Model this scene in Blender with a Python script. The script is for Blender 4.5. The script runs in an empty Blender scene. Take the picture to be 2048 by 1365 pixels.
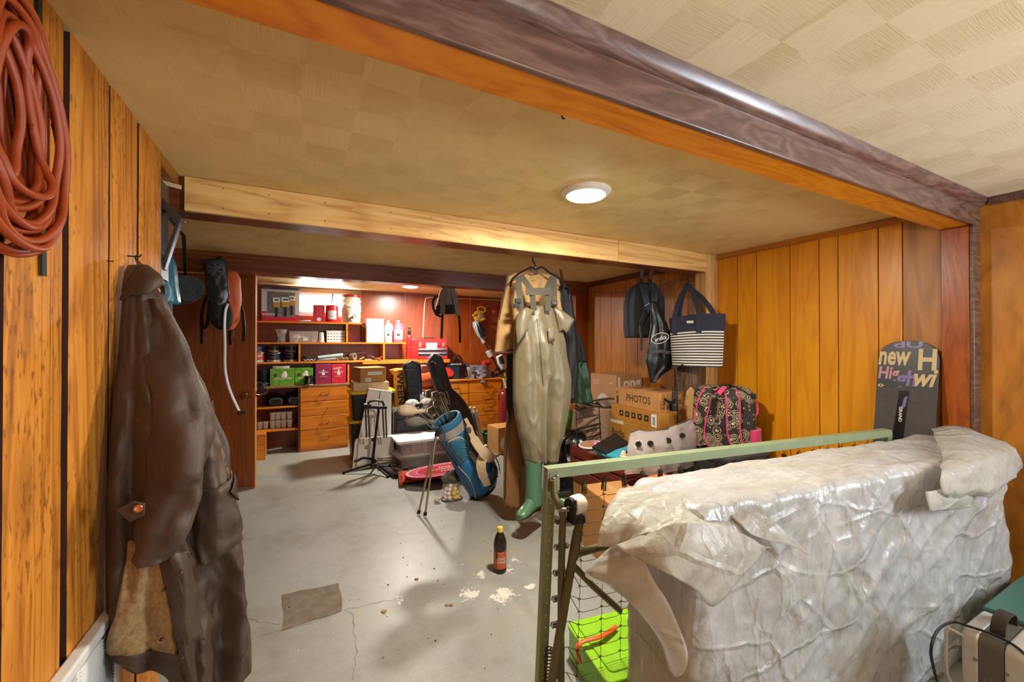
import bpy, math, random
from mathutils import Vector, Matrix, noise
V = Vector
PI = math.pi
random.seed(7)
SC = bpy.context.scene
COL = SC.collection

# ------------------------------------------------------------------ camera
FPX, YAW, PITCH, EYE = 813.0, math.radians(26.9), math.radians(.32), V((0, 0, 1.38))
FW = V((math.sin(YAW)*math.cos(PITCH), math.cos(YAW)*math.cos(PITCH), math.sin(PITCH)))
RT = V((math.cos(YAW), -math.sin(YAW), 0))
UP = RT.cross(FW)
cam = bpy.data.cameras.new('camera')
cam.sensor_width = 36.0
cam.lens = 36.0*FPX/2048
cam.clip_start = .02
camo = bpy.data.objects.new('camera', cam)
COL.objects.link(camo)
camo.matrix_world = Matrix(((RT.x, UP.x, -FW.x, EYE.x), (RT.y, UP.y, -FW.y, EYE.y), (RT.z, UP.z, -FW.z, EYE.z), (0, 0, 0, 1)))
SC.camera = camo

# ------------------------------------------------------------------ world, lamps, exposure
SC.view_settings.view_transform = 'Standard'
SC.view_settings.look = 'None'
SC.view_settings.gamma = 1.0
SC.view_settings.use_curve_mapping = False
SC.view_settings.exposure = 0.78
W = bpy.data.worlds.new('world')
SC.world = W
W.use_nodes = True
W.node_tree.nodes['Background'].inputs[0].default_value = (.86, .93, 1, 1)
W.node_tree.nodes['Background'].inputs[1].default_value = 15.0

def lamp(name, kind, loc, power, color, size=.2, size_y=None, aim=None, spread=None):
    d = bpy.data.lights.new(name, kind)
    d.energy = power
    d.color = color
    if kind == 'AREA':
        d.size = size
        if size_y:
            d.shape = 'RECTANGLE'
            d.size_y = size_y
        else:
            d.shape = 'DISK'
        if spread:
            d.spread = spread
    else:
        d.shadow_soft_size = size
    o = bpy.data.objects.new(name, d)
    o.location = loc
    if aim:
        o.rotation_euler = (V(aim)-V(loc)).to_track_quat('-Z', 'Y').to_euler()
    COL.objects.link(o)
    return o
lamp('main_ceiling_lamp_light', 'AREA', (1.264, 1.663, 2.112), 30, (1, .93, .80), .17, aim=(1.264, 1.663, 0))
lamp('back_ceiling_lamp_light', 'AREA', (1.232, 5.40, 2.112), 46, (1, .93, .82), .17, aim=(1.232, 5.40, 0))
lamp('near_fill_uplight', 'AREA', (.9, -1.5, 1.35), 29, (1, .93, .84), .6, aim=(1.0, -1.2, 2.15))  # added unseen fill light, bounced off the near ceiling
lamp('near_window_daylight', 'AREA', (3.25, -.9, 1.55), 85, (.74, .87, 1), .9, .8, aim=(1.0, -.2, 1.7))
lamp('back_window_daylight', 'AREA', (.29, 6.34, 1.94), 7, (.85, .93, 1), .62, .3, aim=(.3, 3.0, 1.2))

# ------------------------------------------------------------------ geometry helpers
def at(px, py, X=None, Y=None, Z=None):
    """point of the room that a photograph pixel shows on the plane X, Y or Z = const"""
    d = FW + RT*((px-1024)/FPX) + UP*((682.5-py)/FPX)
    if X is not None: t = (X-EYE.x)/d.x
    elif Y is not None: t = (Y-EYE.y)/d.y
    else: t = (Z-EYE.z)/d.z
    return EYE + d*t

def span(Y, x0, x1, yt, yb):
    ym, xm = (yt+yb)/2, (x0+x1)/2
    return at(x0, ym, Y=Y).x, at(x1, ym, Y=Y).x, at(xm, yb, Y=Y).z, at(xm, yt, Y=Y).z

def frame(n):
    n = n.normalized()
    a = V((0, 0, 1)) if abs(n.z) < .9 else V((1, 0, 0))
    u = n.cross(a).normalized()
    return u, n.cross(u).normalized()

class MB:
    def __init__(s):
        s.v, s.f, s.m = [], [], []
        s.cur = 0
    def mat(s, i):
        s.cur = i
        return s
    def add(s, vs, fs):
        b = len(s.v)
        s.v += [V(p) for p in vs]
        for f in fs:
            s.f.append([b+i for i in f])
            s.m.append(s.cur)
        return s
    def box(s, x0, x1, y0, y1, z0, z1, taper=0):
        t = taper
        vs = [(x0, y0, z0), (x1, y0, z0), (x1, y1, z0), (x0, y1, z0), (x0+t, y0+t, z1), (x1-t, y0+t, z1), (x1-t, y1-t, z1), (x0+t, y1-t, z1)]
        return s.add(vs, [(0, 3, 2, 1), (4, 5, 6, 7), (0, 1, 5, 4), (1, 2, 6, 5), (2, 3, 7, 6), (3, 0, 4, 7)])
    def obox(s, c, u, v, w):
        c, u, v, w = V(c), V(u), V(v), V(w)
        vs = [c-u-v-w, c+u-v-w, c+u+v-w, c-u+v-w, c-u-v+w, c+u-v+w, c+u+v+w, c-u+v+w]
        return s.add(vs, [(0, 3, 2, 1), (4, 5, 6, 7), (0, 1, 5, 4), (1, 2, 6, 5), (2, 3, 7, 6), (3, 0, 4, 7)])
    def bar(s, a, b, w, h, up=(0, 0, 1)):
        a, b = V(a), V(b)
        d = (b-a)
        n = d.normalized()
        u = n.cross(V(up))
        if u.length < 1e-4: u = n.cross(V((1, 0, 0)))
        u.normalize()
        v = u.cross(n)
        return s.obox((a+b)/2, d/2, u*w/2, v*h/2)
    def hexa(s, p):
        return s.add(p, [(0, 3, 2, 1), (4, 5, 6, 7), (0, 1, 5, 4), (1, 2, 6, 5), (2, 3, 7, 6), (3, 0, 4, 7)])
    def loft(s, rings, closed=True, cap0=True, cap1=True):
        n = len(rings[0])
        b = len(s.v)
        for r in rings: s.v += [V(p) for p in r]
        for i in range(len(rings)-1):
            for j in range(n if closed else n-1):
                k = (j+1) % n
                s.f.append([b+i*n+j, b+i*n+k, b+(i+1)*n+k, b+(i+1)*n+j])
                s.m.append(s.cur)
        if closed and cap0:
            s.f.append([b+j for j in range(n)][::-1]); s.m.append(s.cur)
        if closed and cap1:
            s.f.append([b+(len(rings)-1)*n+j for j in range(n)]); s.m.append(s.cur)
        return s
    def tube(s, pts, r, n=8, closed=False, caps=True, flat=1.0, up=None):
        pts = [V(p) for p in pts]
        N = len(pts)
        rr = r if isinstance(r, (list, tuple)) else [r]*N
        u = None
        rings = []
        for i in range(N):
            if closed: d = pts[(i+1) % N]-pts[i-1]
            else: d = pts[min(i+1, N-1)]-pts[max(i-1, 0)]
            if d.length < 1e-9: d = V((0, 0, 1))
            d.normalize()
            if up is not None:
                u = d.cross(V(up))
                if u.length < 1e-4: u = frame(d)[0]
                u.normalize()
            elif u is None: u = frame(d)[0]
            else:
                u = (u-d*u.dot(d))
                u = u.normalized() if u.length > 1e-6 else frame(d)[0]
            w = d.cross(u)
            rings.append([pts[i]+(u*math.cos(2*PI*j/n)+w*math.sin(2*PI*j/n)*flat)*rr[i] for j in range(n)])
        if closed:
            rings.append(rings[0])
            return s.loft(rings, True, False, False)
        return s.loft(rings, True, caps, caps)
    def strap(s, pts, w, t, side):
        """flat band through pts; side = width direction (vector or list of vectors)"""
        pts = [V(p) for p in pts]
        N = len(pts)
        rings = []
        for i in range(N):
            d = (pts[min(i+1, N-1)]-pts[max(i-1, 0)]).normalized()
            sd = V(side[i] if isinstance(side, list) else side)
            sd = (sd-d*sd.dot(d)).normalized()
            nn = d.cross(sd)
            ww = w[i] if isinstance(w, list) else w
            rings.append([pts[i]+sd*ww/2+nn*t/2, pts[i]-sd*ww/2+nn*t/2, pts[i]-sd*ww/2-nn*t/2, pts[i]+sd*ww/2-nn*t/2])
        return s.loft(rings)
    def lathe(s, prof, c=(0, 0, 0), n=24, axis=(0, 0, 1), sx=1.0, sy=1.0, caps=True):
        c, a = V(c), V(axis).normalized()
        if abs(a.z) > .999: u, w = V((1, 0, 0)), V((0, 1, 0))
        else: u, w = frame(a)
        rings = [[c+a*z+(u*math.cos(2*PI*j/n)*sx+w*math.sin(2*PI*j/n)*sy)*r for j in range(n)] for r, z in prof]
        return s.loft(rings, True, caps, caps)
    def cyl(s, a, b, r, n=16, r1=None):
        return s.tube([a, b], [r, r if r1 is None else r1], n)
    def ball(s, c, r, n=12, k=8, sx=1, sy=1, sz=1):
        rings = []
        for i in range(k+1):
            t = -PI/2+PI*i/k
            q = max(math.cos(t), .02)
            rings.append([(c[0]+r*sx*q*math.cos(2*PI*j/n), c[1]+r*sy*q*math.sin(2*PI*j/n), c[2]+r*sz*math.sin(t)) for j in range(n)])
        return s.loft(rings)
    def grid(s, fn, nu, nv):
        vs = [V(fn(i/nu, j/nv)) for j in range(nv+1) for i in range(nu+1)]
        fs = [(j*(nu+1)+i, j*(nu+1)+i+1, (j+1)*(nu+1)+i+1, (j+1)*(nu+1)+i) for j in range(nv) for i in range(nu)]
        return s.add(vs, fs)
    def poly(s, pts, d):
        """extrude planar polygon by vector d"""
        pts = [V(p) for p in pts]
        d = V(d)
        n = len(pts)
        fs = [list(range(n))[::-1], list(range(n, 2*n))]+[(i, (i+1) % n, n+(i+1) % n, n+i) for i in range(n)]
        return s.add(pts+[p+d for p in pts], fs)
    def rbox(s, c, hx, hy, hz, r, n=4, R=None):
        """box with rounded vertical edges"""
        pts = []
        for cx, cy, a0 in ((hx-r, hy-r, 0), (-hx+r, hy-r, 90), (-hx+r, -hy+r, 180), (hx-r, -hy+r, 270)):
            for k in range(n+1):
                a = math.radians(a0+90*k/n)
                pts.append((cx+r*math.cos(a), cy+r*math.sin(a)))
        R = R or Matrix.Identity(3)
        c = V(c)
        return s.loft([[c+R @ V((x*q, y*q, z)) for x, y in pts] for q, z in ((1, -hz), (1, hz))])

class Thing:
    def __init__(s, name, label=None, cat=None, loc=(0, 0, 0), rz=0, group=None, kind=None, R=None):
        s.o = bpy.data.objects.new(name, None)
        s.o.empty_display_size = .05
        COL.objects.link(s.o)
        s.M = Matrix.Translation(V(loc)) @ (R.to_4x4() if R else Matrix.Rotation(rz, 4, 'Z'))
        s.o.matrix_world = s.M
        s.inv = s.M.inverted()
        tag(s.o, label, cat, group, kind)

def tag(o, label=None, cat=None, group=None, kind=None):
    if label: o['label'] = label
    if cat: o['category'] = cat
    if group: o['group'] = group
    if kind: o['kind'] = kind
    return o

class Sub:
    """a mesh part that may parent sub-parts (world-built)"""
    def __init__(s, o, T): s.o, s.M, s.inv = o, T.M, T.inv

def obj(name, mb, mats, T=None, world=True, smooth=40, bevel=0, seg=2, solid=0, sub=0, label=None, cat=None, group=None, kind=None):
    me = bpy.data.meshes.new(name)
    vs = mb.v
    if T is not None and world: vs = [T.inv @ p for p in vs]
    me.from_pydata([tuple(p) for p in vs], [], mb.f)
    mats = mats if isinstance(mats, (list, tuple)) else [mats]
    for m in mats: me.materials.append(m)
    if len(mats) > 1: me.polygons.foreach_set('material_index', mb.m)
    me.polygons.foreach_set('use_smooth', [True]*len(me.polygons))
    me.validate()
    me.update()
    if smooth: me.set_sharp_from_angle(angle=math.radians(smooth))
    o = bpy.data.objects.new(name, me)
    COL.objects.link(o)
    if T is not None: o.parent = T.o
    if solid:
        md = o.modifiers.new('s', 'SOLIDIFY'); md.thickness = abs(solid); md.offset = 0 if solid > 0 else -1
    if bevel:
        md = o.modifiers.new('b', 'BEVEL'); md.width = bevel; md.segments = seg; md.limit_method = 'ANGLE'; md.angle_limit = math.radians(38)
    if sub:
        md = o.modifiers.new('u', 'SUBSURF'); md.levels = md.render_levels = sub
    tag(o, label, cat, group, kind)
    return o

def part(T, name, mb, mats, **k): return Sub(obj(name, mb, mats, T, **k), T)
def subpart(S, name, mb, mats, **k): return obj(name, mb, mats, S, **k)

def solo(name, mb, mats, label, cat, base=None, group=None, kind=None, **k):
    """a thing that is one mesh, its origin at its base"""
    if base is None:
        xs = [p.x for p in mb.v]; ys = [p.y for p in mb.v]
        base = V(((min(xs)+max(xs))/2, (min(ys)+max(ys))/2, min(p.z for p in mb.v)))
    base = V(base)
    mb.v = [p-base for p in mb.v]
    o = obj(name, mb, mats, None, **k)
    o.location = base
    return tag(o, label, cat, group, kind)

def dup(root, loc=None, rz=None, label=None, group=None):
    def cp(o, par):
        c = o.copy(); COL.objects.link(c)
        if par: c.parent = par
        for ch in [x for x in bpy.data.objects if x.parent == o]: cp(ch, c)
        return c
    r = cp(root, None)
    if loc is not None: r.location = loc
    if rz is not None: r.rotation_euler = (0, 0, rz)
    if label: r['label'] = label
    if group: r['group'] = group
    return r

_txt = {}
def text(T, body, c, right, up, w=None, h=None, mat=None, ext=.0006, name='lettering', bold=0, shear=0, bend=None, space=1.0, label=None):
    """lettering centred at c lying in the plane right/up, fitted to w x h"""
    cu = bpy.data.curves.new('t', 'FONT')
    cu.body = body
    cu.align_x = 'CENTER'
    cu.resolution_u = 2
    cu.offset = bold
    cu.shear = shear
    cu.space_character = space
    cu.space_line = .85
    o = bpy.data.objects.new('t', cu)
    COL.objects.link(o)
    me = bpy.data.meshes.new_from_object(o)
    pts = [v.co.copy() for v in me.vertices]
    fs = [list(p.vertices) for p in me.polygons]
    bpy.data.objects.remove(o)
    bpy.data.curves.remove(cu)
    bpy.data.meshes.remove(me)
    if not pts: return
    x0, x1 = min(p.x for p in pts), max(p.x for p in pts)
    y0, y1 = min(p.y for p in pts), max(p.y for p in pts)
    sx = w/(x1-x0) if w else None
    sy = h/(y1-y0) if h else None
    sx, sy = sx or sy, sy or sx
    R, U = V(right).normalized(), V(up).normalized()
    N = R.cross(U)
    c = V(c)
    mb = MB()
    q = []
    for p in pts:
        a, b = (p.x-(x0+x1)/2)*sx, (p.y-(y0+y1)/2)*sy
        q.append(bend(a, b) if bend else c+R*a+U*b+N*ext)
    mb.add(q, fs)
    return obj(name, mb, mat, T, smooth=0, label=label)

def spline(pts, n=6, closed=False):
    pts = [V(p) for p in pts]
    N = len(pts)
    out = []
    for i in range(N if closed else N-1):
        p1, p2 = pts[i], pts[(i+1) % N]
        p0 = pts[i-1] if (closed or i > 0) else p1*2-p2
        p3 = pts[(i+2) % N] if (closed or i+2 < N) else p2*2-p1
        for k in range(n):
            t = k/n
            out.append(.5*((2*p1)+(p2-p0)*t+(2*p0-5*p1+4*p2-p3)*t*t+(3*p1-p0-3*p2+p3)*t**3))
    if not closed: out.append(pts[-1])
    return out

def lerp(tab, t):
    """piecewise-linear table [(t, value...)]"""
    if t <= tab[0][0]: return tab[0][1:] if len(tab[0]) > 2 else tab[0][1]
    for a, b in zip(tab, tab[1:]):
        if t <= b[0]:
            q = (t-a[0])/(b[0]-a[0])
            q = q*q*(3-2*q)*.5+q*.5
            r = tuple(x+(y-x)*q for x, y in zip(a[1:], b[1:]))
            return r if len(r) > 1 else r[0]
    return tab[-1][1:] if len(tab[-1]) > 2 else tab[-1][1]

def nz(p, s=1.0, seed=0): return noise.noise(V(p)*s+V((seed*7.3, seed*3.1, seed*5.7)))
def ridge(p, s=1.0, seed=0): return 1-abs(2*nz(p, s, seed))

# ------------------------------------------------------------------ materials
def lin(c):
    if isinstance(c, str):
        c = [int(c[i:i+2], 16)/255 for i in (0, 2, 4)]
        c = [x/12.92 if x <= .04045 else ((x+.055)/1.055)**2.4 for x in c]
    return (c[0], c[1], c[2], 1)
_m = {}
def new_mat(name):
    m = bpy.data.materials.new(name)
    m.use_nodes = True
    nt = m.node_tree
    b = nt.nodes['Principled BSDF']
    return m, nt, b
def node(nt, kind, ins=None, **kw):
    n = nt.nodes.new(kind)
    for k, v in kw.items(): setattr(n, k, v)
    for k, v in (ins or {}).items():
        if isinstance(v, bpy.types.NodeSocket): nt.links.new(v, n.inputs[k])
        else: n.inputs[k].default_value = v
    return n
def ramp(nt, fac, stops):
    r = nt.nodes.new('ShaderNodeValToRGB')
    e = r.color_ramp.elements
    while len(e) < len(stops): e.new(.5)
    for i, (p, c) in enumerate(stops):
        e[i].position = p
        e[i].color = lin(c)
    nt.links.new(fac, r.inputs[0])
    return r.outputs[0]
def mixc(nt, fac, a, b, mode='MIX'):
    n = nt.nodes.new('ShaderNodeMix')
    n.data_type = 'RGBA'
    n.blend_type = mode
    for i, v in ((0, fac), (6, a), (7, b)):
        if isinstance(v, bpy.types.NodeSocket): nt.links.new(v, n.inputs[i])
        else: n.inputs[i].default_value = v
    return n.outputs[2]
def mth(nt, op, a, b=0.0, c=0.0):
    n = nt.nodes.new('ShaderNodeMath')
    n.operation = op
    for i, v in enumerate((a, b, c)):
        if isinstance(v, bpy.types.NodeSocket): nt.links.new(v, n.inputs[i])
        else: n.inputs[i].default_value = v
    return n.outputs[0]
def coords(nt, rnd=False, scale=(1, 1, 1)):
    tc = nt.nodes.new('ShaderNodeTexCoord').outputs['Object']
    if rnd:
        oi = nt.nodes.new('ShaderNodeObjectInfo')
        v = nt.nodes.new('ShaderNodeVectorMath'); v.operation = 'MULTIPLY_ADD'
        cx = nt.nodes.new('ShaderNodeCombineXYZ')
        for i in range(3): nt.links.new(oi.outputs['Random'], cx.inputs[i])
        nt.links.new(cx.outputs[0], v.inputs[0]); v.inputs[1].default_value = (13, 29, 17); nt.links.new(tc, v.inputs[2])
        tc = v.outputs[0]
    mp = node(nt, 'ShaderNodeMapping', {'Vector': tc, 'Scale': scale})
    return mp.outputs[0]
def bump(nt, b, h, strength=.3, dist=.002):
    n = node(nt, 'ShaderNodeBump', {'Strength': strength, 'Distance': dist, 'Height': h})
    nt.links.new(n.outputs[0], b.inputs['Normal'])

def M(name, c, rough=.5, metal=0.0, var=.0, vscale=8, bmp=0, bscale=60, spec=None, coat=0, sheen=0):
    """plain painted / plastic / fabric material with an optional mottled tone and fine relief"""
    if name in _m: return _m[name]
    m, nt, b = new_mat(name)
    b.inputs['Base Color'].default_value = lin(c)
    b.inputs['Roughness'].default_value = rough
    b.inputs['Metallic'].default_value = metal
    if spec is not None: b.inputs['Specular IOR Level'].default_value = spec
    if coat: b.inputs['Coat Weight'].default_value = coat
    if sheen: b.inputs['Sheen Weight'].default_value = sheen
    if var or bmp:
        co = coords(nt)
    if var:
        n = node(nt, 'ShaderNodeTexNoise', {'Vector': co, 'Scale': vscale, 'Detail': 5.0, 'Roughness': .6})
        L = lin(c)
        hi = tuple(min(1, x*(1+var)) for x in L[:3])+(1,)
        lo = tuple(x*(1-var) for x in L[:3])+(1,)
        f = mth(nt, 'MULTIPLY_ADD', n.outputs[0], 2.2, -.6)
        nt.links.new(mixc(nt, f, lo, hi), b.inputs['Base Color'])
    if bmp:
        n = node(nt, 'ShaderNodeTexNoise', {'Vector': co, 'Scale': bscale, 'Detail': 3.0})
        bump(nt, b, n.outputs[0], bmp, .003)
    _m[name] = m
    return m

def wood(name, dark, mid, light, axis=2, scale=1.0, rough=.4, speck=0, knots=True, bmp=.15, hue=.12, coat=0, stretch=16.0):
    if name in _m: return _m[name]
    m, nt, b = new_mat(name)
    s = [14.0*scale]*3
    s[axis] = 14.0*scale/stretch
    co = coords(nt, True, tuple(s))
    n1 = node(nt, 'ShaderNodeTexNoise', {'Vector': co, 'Scale': .5, 'Detail': 4.0, 'Distortion': .8})
    w = node(nt, 'ShaderNodeTexNoise', {'Vector': co, 'Scale': 4.0, 'Detail': 6.0, 'Roughness': .65})
    rings = mth(nt, 'FRACT', mth(nt, 'MULTIPLY', n1.outputs[0], 9.0))
    rings = mth(nt, 'ABSOLUTE', mth(nt, 'SUBTRACT', rings, .5))
    f = mth(nt, 'ADD', mth(nt, 'MULTIPLY', rings, .7), mth(nt, 'MULTIPLY', w.outputs[0], .65))
    col = ramp(nt, f, [(.18, dark), (.5, mid), (.85, light)])
    if knots:
        k = [3.0*scale]*3; k[axis] = 1.3*scale
        vo = node(nt, 'ShaderNodeTexVoronoi', {'Vector': coords(nt, True, tuple(k)), 'Scale': 1.0})
        kf = mth(nt, 'SUBTRACT', 1.0, mth(nt, 'MULTIPLY', vo.outputs['Distance'], 7.0))
        kf = mth(nt, 'MAXIMUM', mth(nt, 'MULTIPLY', kf, .75), 0.0)
        col = mixc(nt, kf, col, lin(dark))
    if speck:
        sp = [90.0, 90.0, 90.0]; sp[axis] = 30.0
        n3 = node(nt, 'ShaderNodeTexNoise', {'Vector': coords(nt, True, tuple(sp)), 'Scale': 1.0, 'Detail': 3.0})
        n4 = node(nt, 'ShaderNodeTexNoise', {'Vector': coords(nt, True, (7, 7, 2)), 'Scale': 1.0, 'Detail': 3.0})
        sf = mth(nt, 'MULTIPLY', mth(nt, 'SUBTRACT', mth(nt, 'ADD', n3.outputs[0], mth(nt, 'MULTIPLY', n4.outputs[0], .5)), .84), 9.0)
        col = mixc(nt, mth(nt, 'MULTIPLY', mth(nt, 'MINIMUM', mth(nt, 'MAXIMUM', sf, 0.0), 1.0), speck), col, lin(dark))
    if hue:
        oi = nt.nodes.new('ShaderNodeObjectInfo')
        hs = node(nt, 'ShaderNodeHueSaturation', {'Color': col, 'Value': mth(nt, 'MULTIPLY_ADD', oi.outputs['Random'], hue*2, 1-hue)})
        col = hs.outputs[0]
    nt.links.new(col, b.inputs['Base Color'])
    b.inputs['Roughness'].default_value = rough
    if coat: b.inputs['Coat Weight'].default_value = coat; b.inputs['Coat Roughness'].default_value = .25
    if bmp: bump(nt, b, w.outputs[0], bmp, .002)
    _m[name] = m
    return m

def cloth(name, c, rough=.8, weave=900, var=.18, sheen=.2, bmp=.25):
    if name in _m: return _m[name]
    m, nt, b = new_mat(name)
    co = coords(nt)
    n = node(nt, 'ShaderNodeTexNoise', {'Vector': co, 'Scale': 7.0, 'Detail': 6.0, 'Roughness': .6})
    L = lin(c)
    hi = tuple(min(1, x*(1+var)) for x in L[:3])+(1,)
    lo = tuple(x*(1-var) for x in L[:3])+(1,)
    nt.links.new(mixc(nt, mth(nt, 'MULTIPLY_ADD', n.outputs[0], 2.2, -.6), lo, hi), b.inputs['Base Color'])
    b.inputs['Roughness'].default_value = rough
    b.inputs['Sheen Weight'].default_value = sheen
    n2 = node(nt, 'ShaderNodeTexNoise', {'Vector': co, 'Scale': 25.0, 'Detail': 5.0})
    n3 = node(nt, 'ShaderNodeTexNoise', {'Vector': co, 'Scale': float(weave), 'Detail': 0.0})
    bump(nt, b, mth(nt, 'ADD', n2.outputs[0], mth(nt, 'MULTIPLY', n3.outputs[0], .15)), bmp, .006)
    _m[name] = m
    return m

def clear(name, c=(1, 1, 1), alpha=.3, rough=.1):
    """thin clear or milky plastic: part see-through, part glossy surface"""
    if name in _m: return _m[name]
    m, nt, b = new_mat(name)
    b.inputs['Base Color'].default_value = lin(c)
    b.inputs['Roughness'].default_value = rough
    tr = node(nt, 'ShaderNodeBsdfTransparent')
    tl = node(nt, 'ShaderNodeBsdfTranslucent', {'Color': lin(c)})
    m1 = node(nt, 'ShaderNodeMixShader', {0: .35, 1: b.outputs[0], 2: tl.outputs[0]})
    m2 = node(nt, 'ShaderNodeMixShader', {0: alpha, 1: tr.outputs[0], 2: m1.outputs[0]})
    nt.links.new(m2.outputs[0], nt.nodes['Material Output'].inputs[0])
    _m[name] = m
    return m

def emit(name, c, strength):
    if name in _m: return _m[name]
    m, nt, b = new_mat(name)
    b.inputs['Emission Color'].default_value = lin(c)
    b.inputs['Emission Strength'].default_value = strength
    _m[name] = m
    return m
# ================================================================== SETTING
H = 2.15
XL, XR, XN, YB = -.52, 3.21, 3.285, 6.25
cedar = wood('cedar_boards', '80480f', 'c87c20', 'da9438', 2, .8, .62, speck=.85, bmp=.35, hue=.08, stretch=12)
cedar_gap = wood('dark_recess_wood', '281206', '42200e', '502a14', 2, 1.0, .7)
gold = wood('golden_birch_boards', 'c4780c', 'da900f', 'e09c1a', 2, .55, .38, knots=False, bmp=.05, hue=.06, stretch=9, coat=.15)
gold_brown = wood('brown_birch_board', '8a5a26', 'a87034', 'b88040', 2, .6, .4, knots=False, bmp=.05, hue=.03, stretch=9)
shaded_gold = wood('shaded_birch_boards', '8a5418', 'b87426', 'c4863a', 2, .55, .42, knots=False, bmp=.05, hue=.12, stretch=9)  # golden boards darkened: shade behind the pine beam painted into the colour
redply = wood('red_stained_plywood', '80340b', '903f0e', 'a04c16', 2, .5, .33, knots=False, bmp=.06, hue=.03, stretch=5, coat=.2)
pine = wood('new_pine', 'b47c3c', 'e0b26a', 'ecc684', 0, .8, .55, bmp=.1, hue=.05)
pinez = wood('new_pine_upright', 'a87040', 'd0a264', 'dab47c', 2, 1.0, .55, bmp=.1, hue=.05)
darkbeam = wood('dark_red_beam', '5a2812', '763a1c', '864a28', 0, .8, .3, knots=False, bmp=.06, hue=.04, coat=.2)
brownbeam = wood('weathered_brown_board', '402a20', '60443a', '7c6054', 0, 1.2, .34, knots=False, bmp=.12, hue=.03, stretch=6, coat=.1)
soffit = wood('orange_soffit_board', 'b4600c', 'd07c14', 'da8c24', 0, .8, .4, knots=False, bmp=.08, hue=.05, stretch=7)
postred = wood('red_orange_post', '783408', '9c4c0e', 'ac5c1a', 2, .9, .33, knots=False, bmp=.25, hue=.03, stretch=5, coat=.1)
doorwood = wood('brown_door_veneer', '6a3414', '86461a', '965220', 2, 1.0, .35, knots=False, bmp=.04, hue=.02, coat=.15)
shelfwood = wood('orange_shelf_board', 'a85610', 'd27a1c', 'e09030', 0, .8, .42, knots=False, bmp=.05, hue=.06)
drawerwood = wood('orange_drawer_front', 'b8600c', 'd67c14', 'e08c22', 0, .6, .36, bmp=.04, hue=.05, coat=.15)
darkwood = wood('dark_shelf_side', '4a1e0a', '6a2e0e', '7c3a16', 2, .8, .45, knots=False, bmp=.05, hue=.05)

# floor ------------------------------------------------------------
def floor_mat():
    m, nt, b = new_mat('painted_concrete')
    co = coords(nt)
    n1 = node(nt, 'ShaderNodeTexNoise', {'Vector': co, 'Scale': 1.3, 'Detail': 7.0, 'Roughness': .65})
    n2 = node(nt, 'ShaderNodeTexNoise', {'Vector': co, 'Scale': 14.0, 'Detail': 6.0, 'Roughness': .7})
    n3 = node(nt, 'ShaderNodeTexNoise', {'Vector': co, 'Scale': 120.0, 'Detail': 3.0})
    f = mth(nt, 'ADD', mth(nt, 'MULTIPLY', n1.outputs[0], .7), mth(nt, 'MULTIPLY', n2.outputs[0], .3))
    col = ramp(nt, f, [(.30, '7c776b'), (.42, '8d8c81'), (.52, '989a95'), (.62, '9f9d8f'), (.75, 'a8aaa6')])
    # grey worn freckles
    fr = mth(nt, 'MULTIPLY', mth(nt, 'SUBTRACT', mth(nt, 'ADD', n3.outputs[0], mth(nt, 'MULTIPLY', n2.outputs[0], .7)), .98), 8.0)
    fr = mth(nt, 'MINIMUM', mth(nt, 'MAXIMUM', fr, 0.0), .3)
    col = mixc(nt, fr, col, lin('6e675a'))
    # white spilt stain by the bottle
    def blot(c, r, thr, colr, colo, scale=26.0):
        sep = node(nt, 'ShaderNodeVectorMath', {0: co, 1: (c[0], c[1], 0)}, operation='DISTANCE')
        d = mth(nt, 'DIVIDE', sep.outputs['Value'], r)
        nn = node(nt, 'ShaderNodeTexNoise', {'Vector': co, 'Scale': scale, 'Detail': 5.0, 'Roughness': .7})
        k = mth(nt, 'MULTIPLY', mth(nt, 'SUBTRACT', mth(nt, 'SUBTRACT', mth(nt, 'MULTIPLY', nn.outputs[0], 1.6), mth(nt, 'MULTIPLY', d, .6)), thr), 9.0)
        return mixc(nt, mth(nt, 'MINIMUM', mth(nt, 'MAXIMUM', k, 0.0), colr), colo, lin('e4e0d4'))
    for px, py, r, t in ((940, 1188, .09, .46), (1005, 1190, .11, .46), (960, 1150, .09, .6), (1010, 1140, .2, .72), (1030, 1120, .12, .68), (1060, 1175, .06, .55), (800, 1200, .18, .78)):
        p = at(px, py, Z=0)
        col = blot((p.x, p.y), r, t, .85, col)
    nt.links.new(col, b.inputs['Base Color'])
    rg = mth(nt, 'MULTIPLY_ADD', n1.outputs[0], .30, .26)
    b.inputs['Specular IOR Level'].default_value = .5
    nt.links.new(rg, b.inputs['Roughness'])
    bump(nt, b, mth(nt, 'ADD', n2.outputs[0], mth(nt, 'MULTIPLY', n3.outputs[0], .4)), .12, .004)
    return m
FLOOR = solo('floor', MB().box(-1.4, XN+.1, -2.6, YB+.1, -.06, 0), floor_mat(), 'grey painted concrete floor, worn and stained', 'floor', base=(0, 0, 0), kind='structure')
FT = Sub(FLOOR, type('q', (), dict(M=Matrix(), inv=Matrix()))())
pc = MB()
q = [at(565, 1190, Z=0), at(678, 1168, Z=0), at(686, 1222, Z=0), at(566, 1262, Z=0)]
edge = []
for a, c in zip(q, q[1:]+q[:1]):
    for k in range(6):
        p = a.lerp(c, k/6)
        edge.append(p+V((nz(p, 40, 1)*.012, nz(p, 40, 2)*.012, 0)))
pc.poly(edge[::-1], (0, 0, .0025))
obj('repair_patch', pc, M('bare_concrete', '766a5b', .75, var=.3, vscale=14, bmp=.3), FT, label='bare brown-grey concrete patch in the paint')
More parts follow.
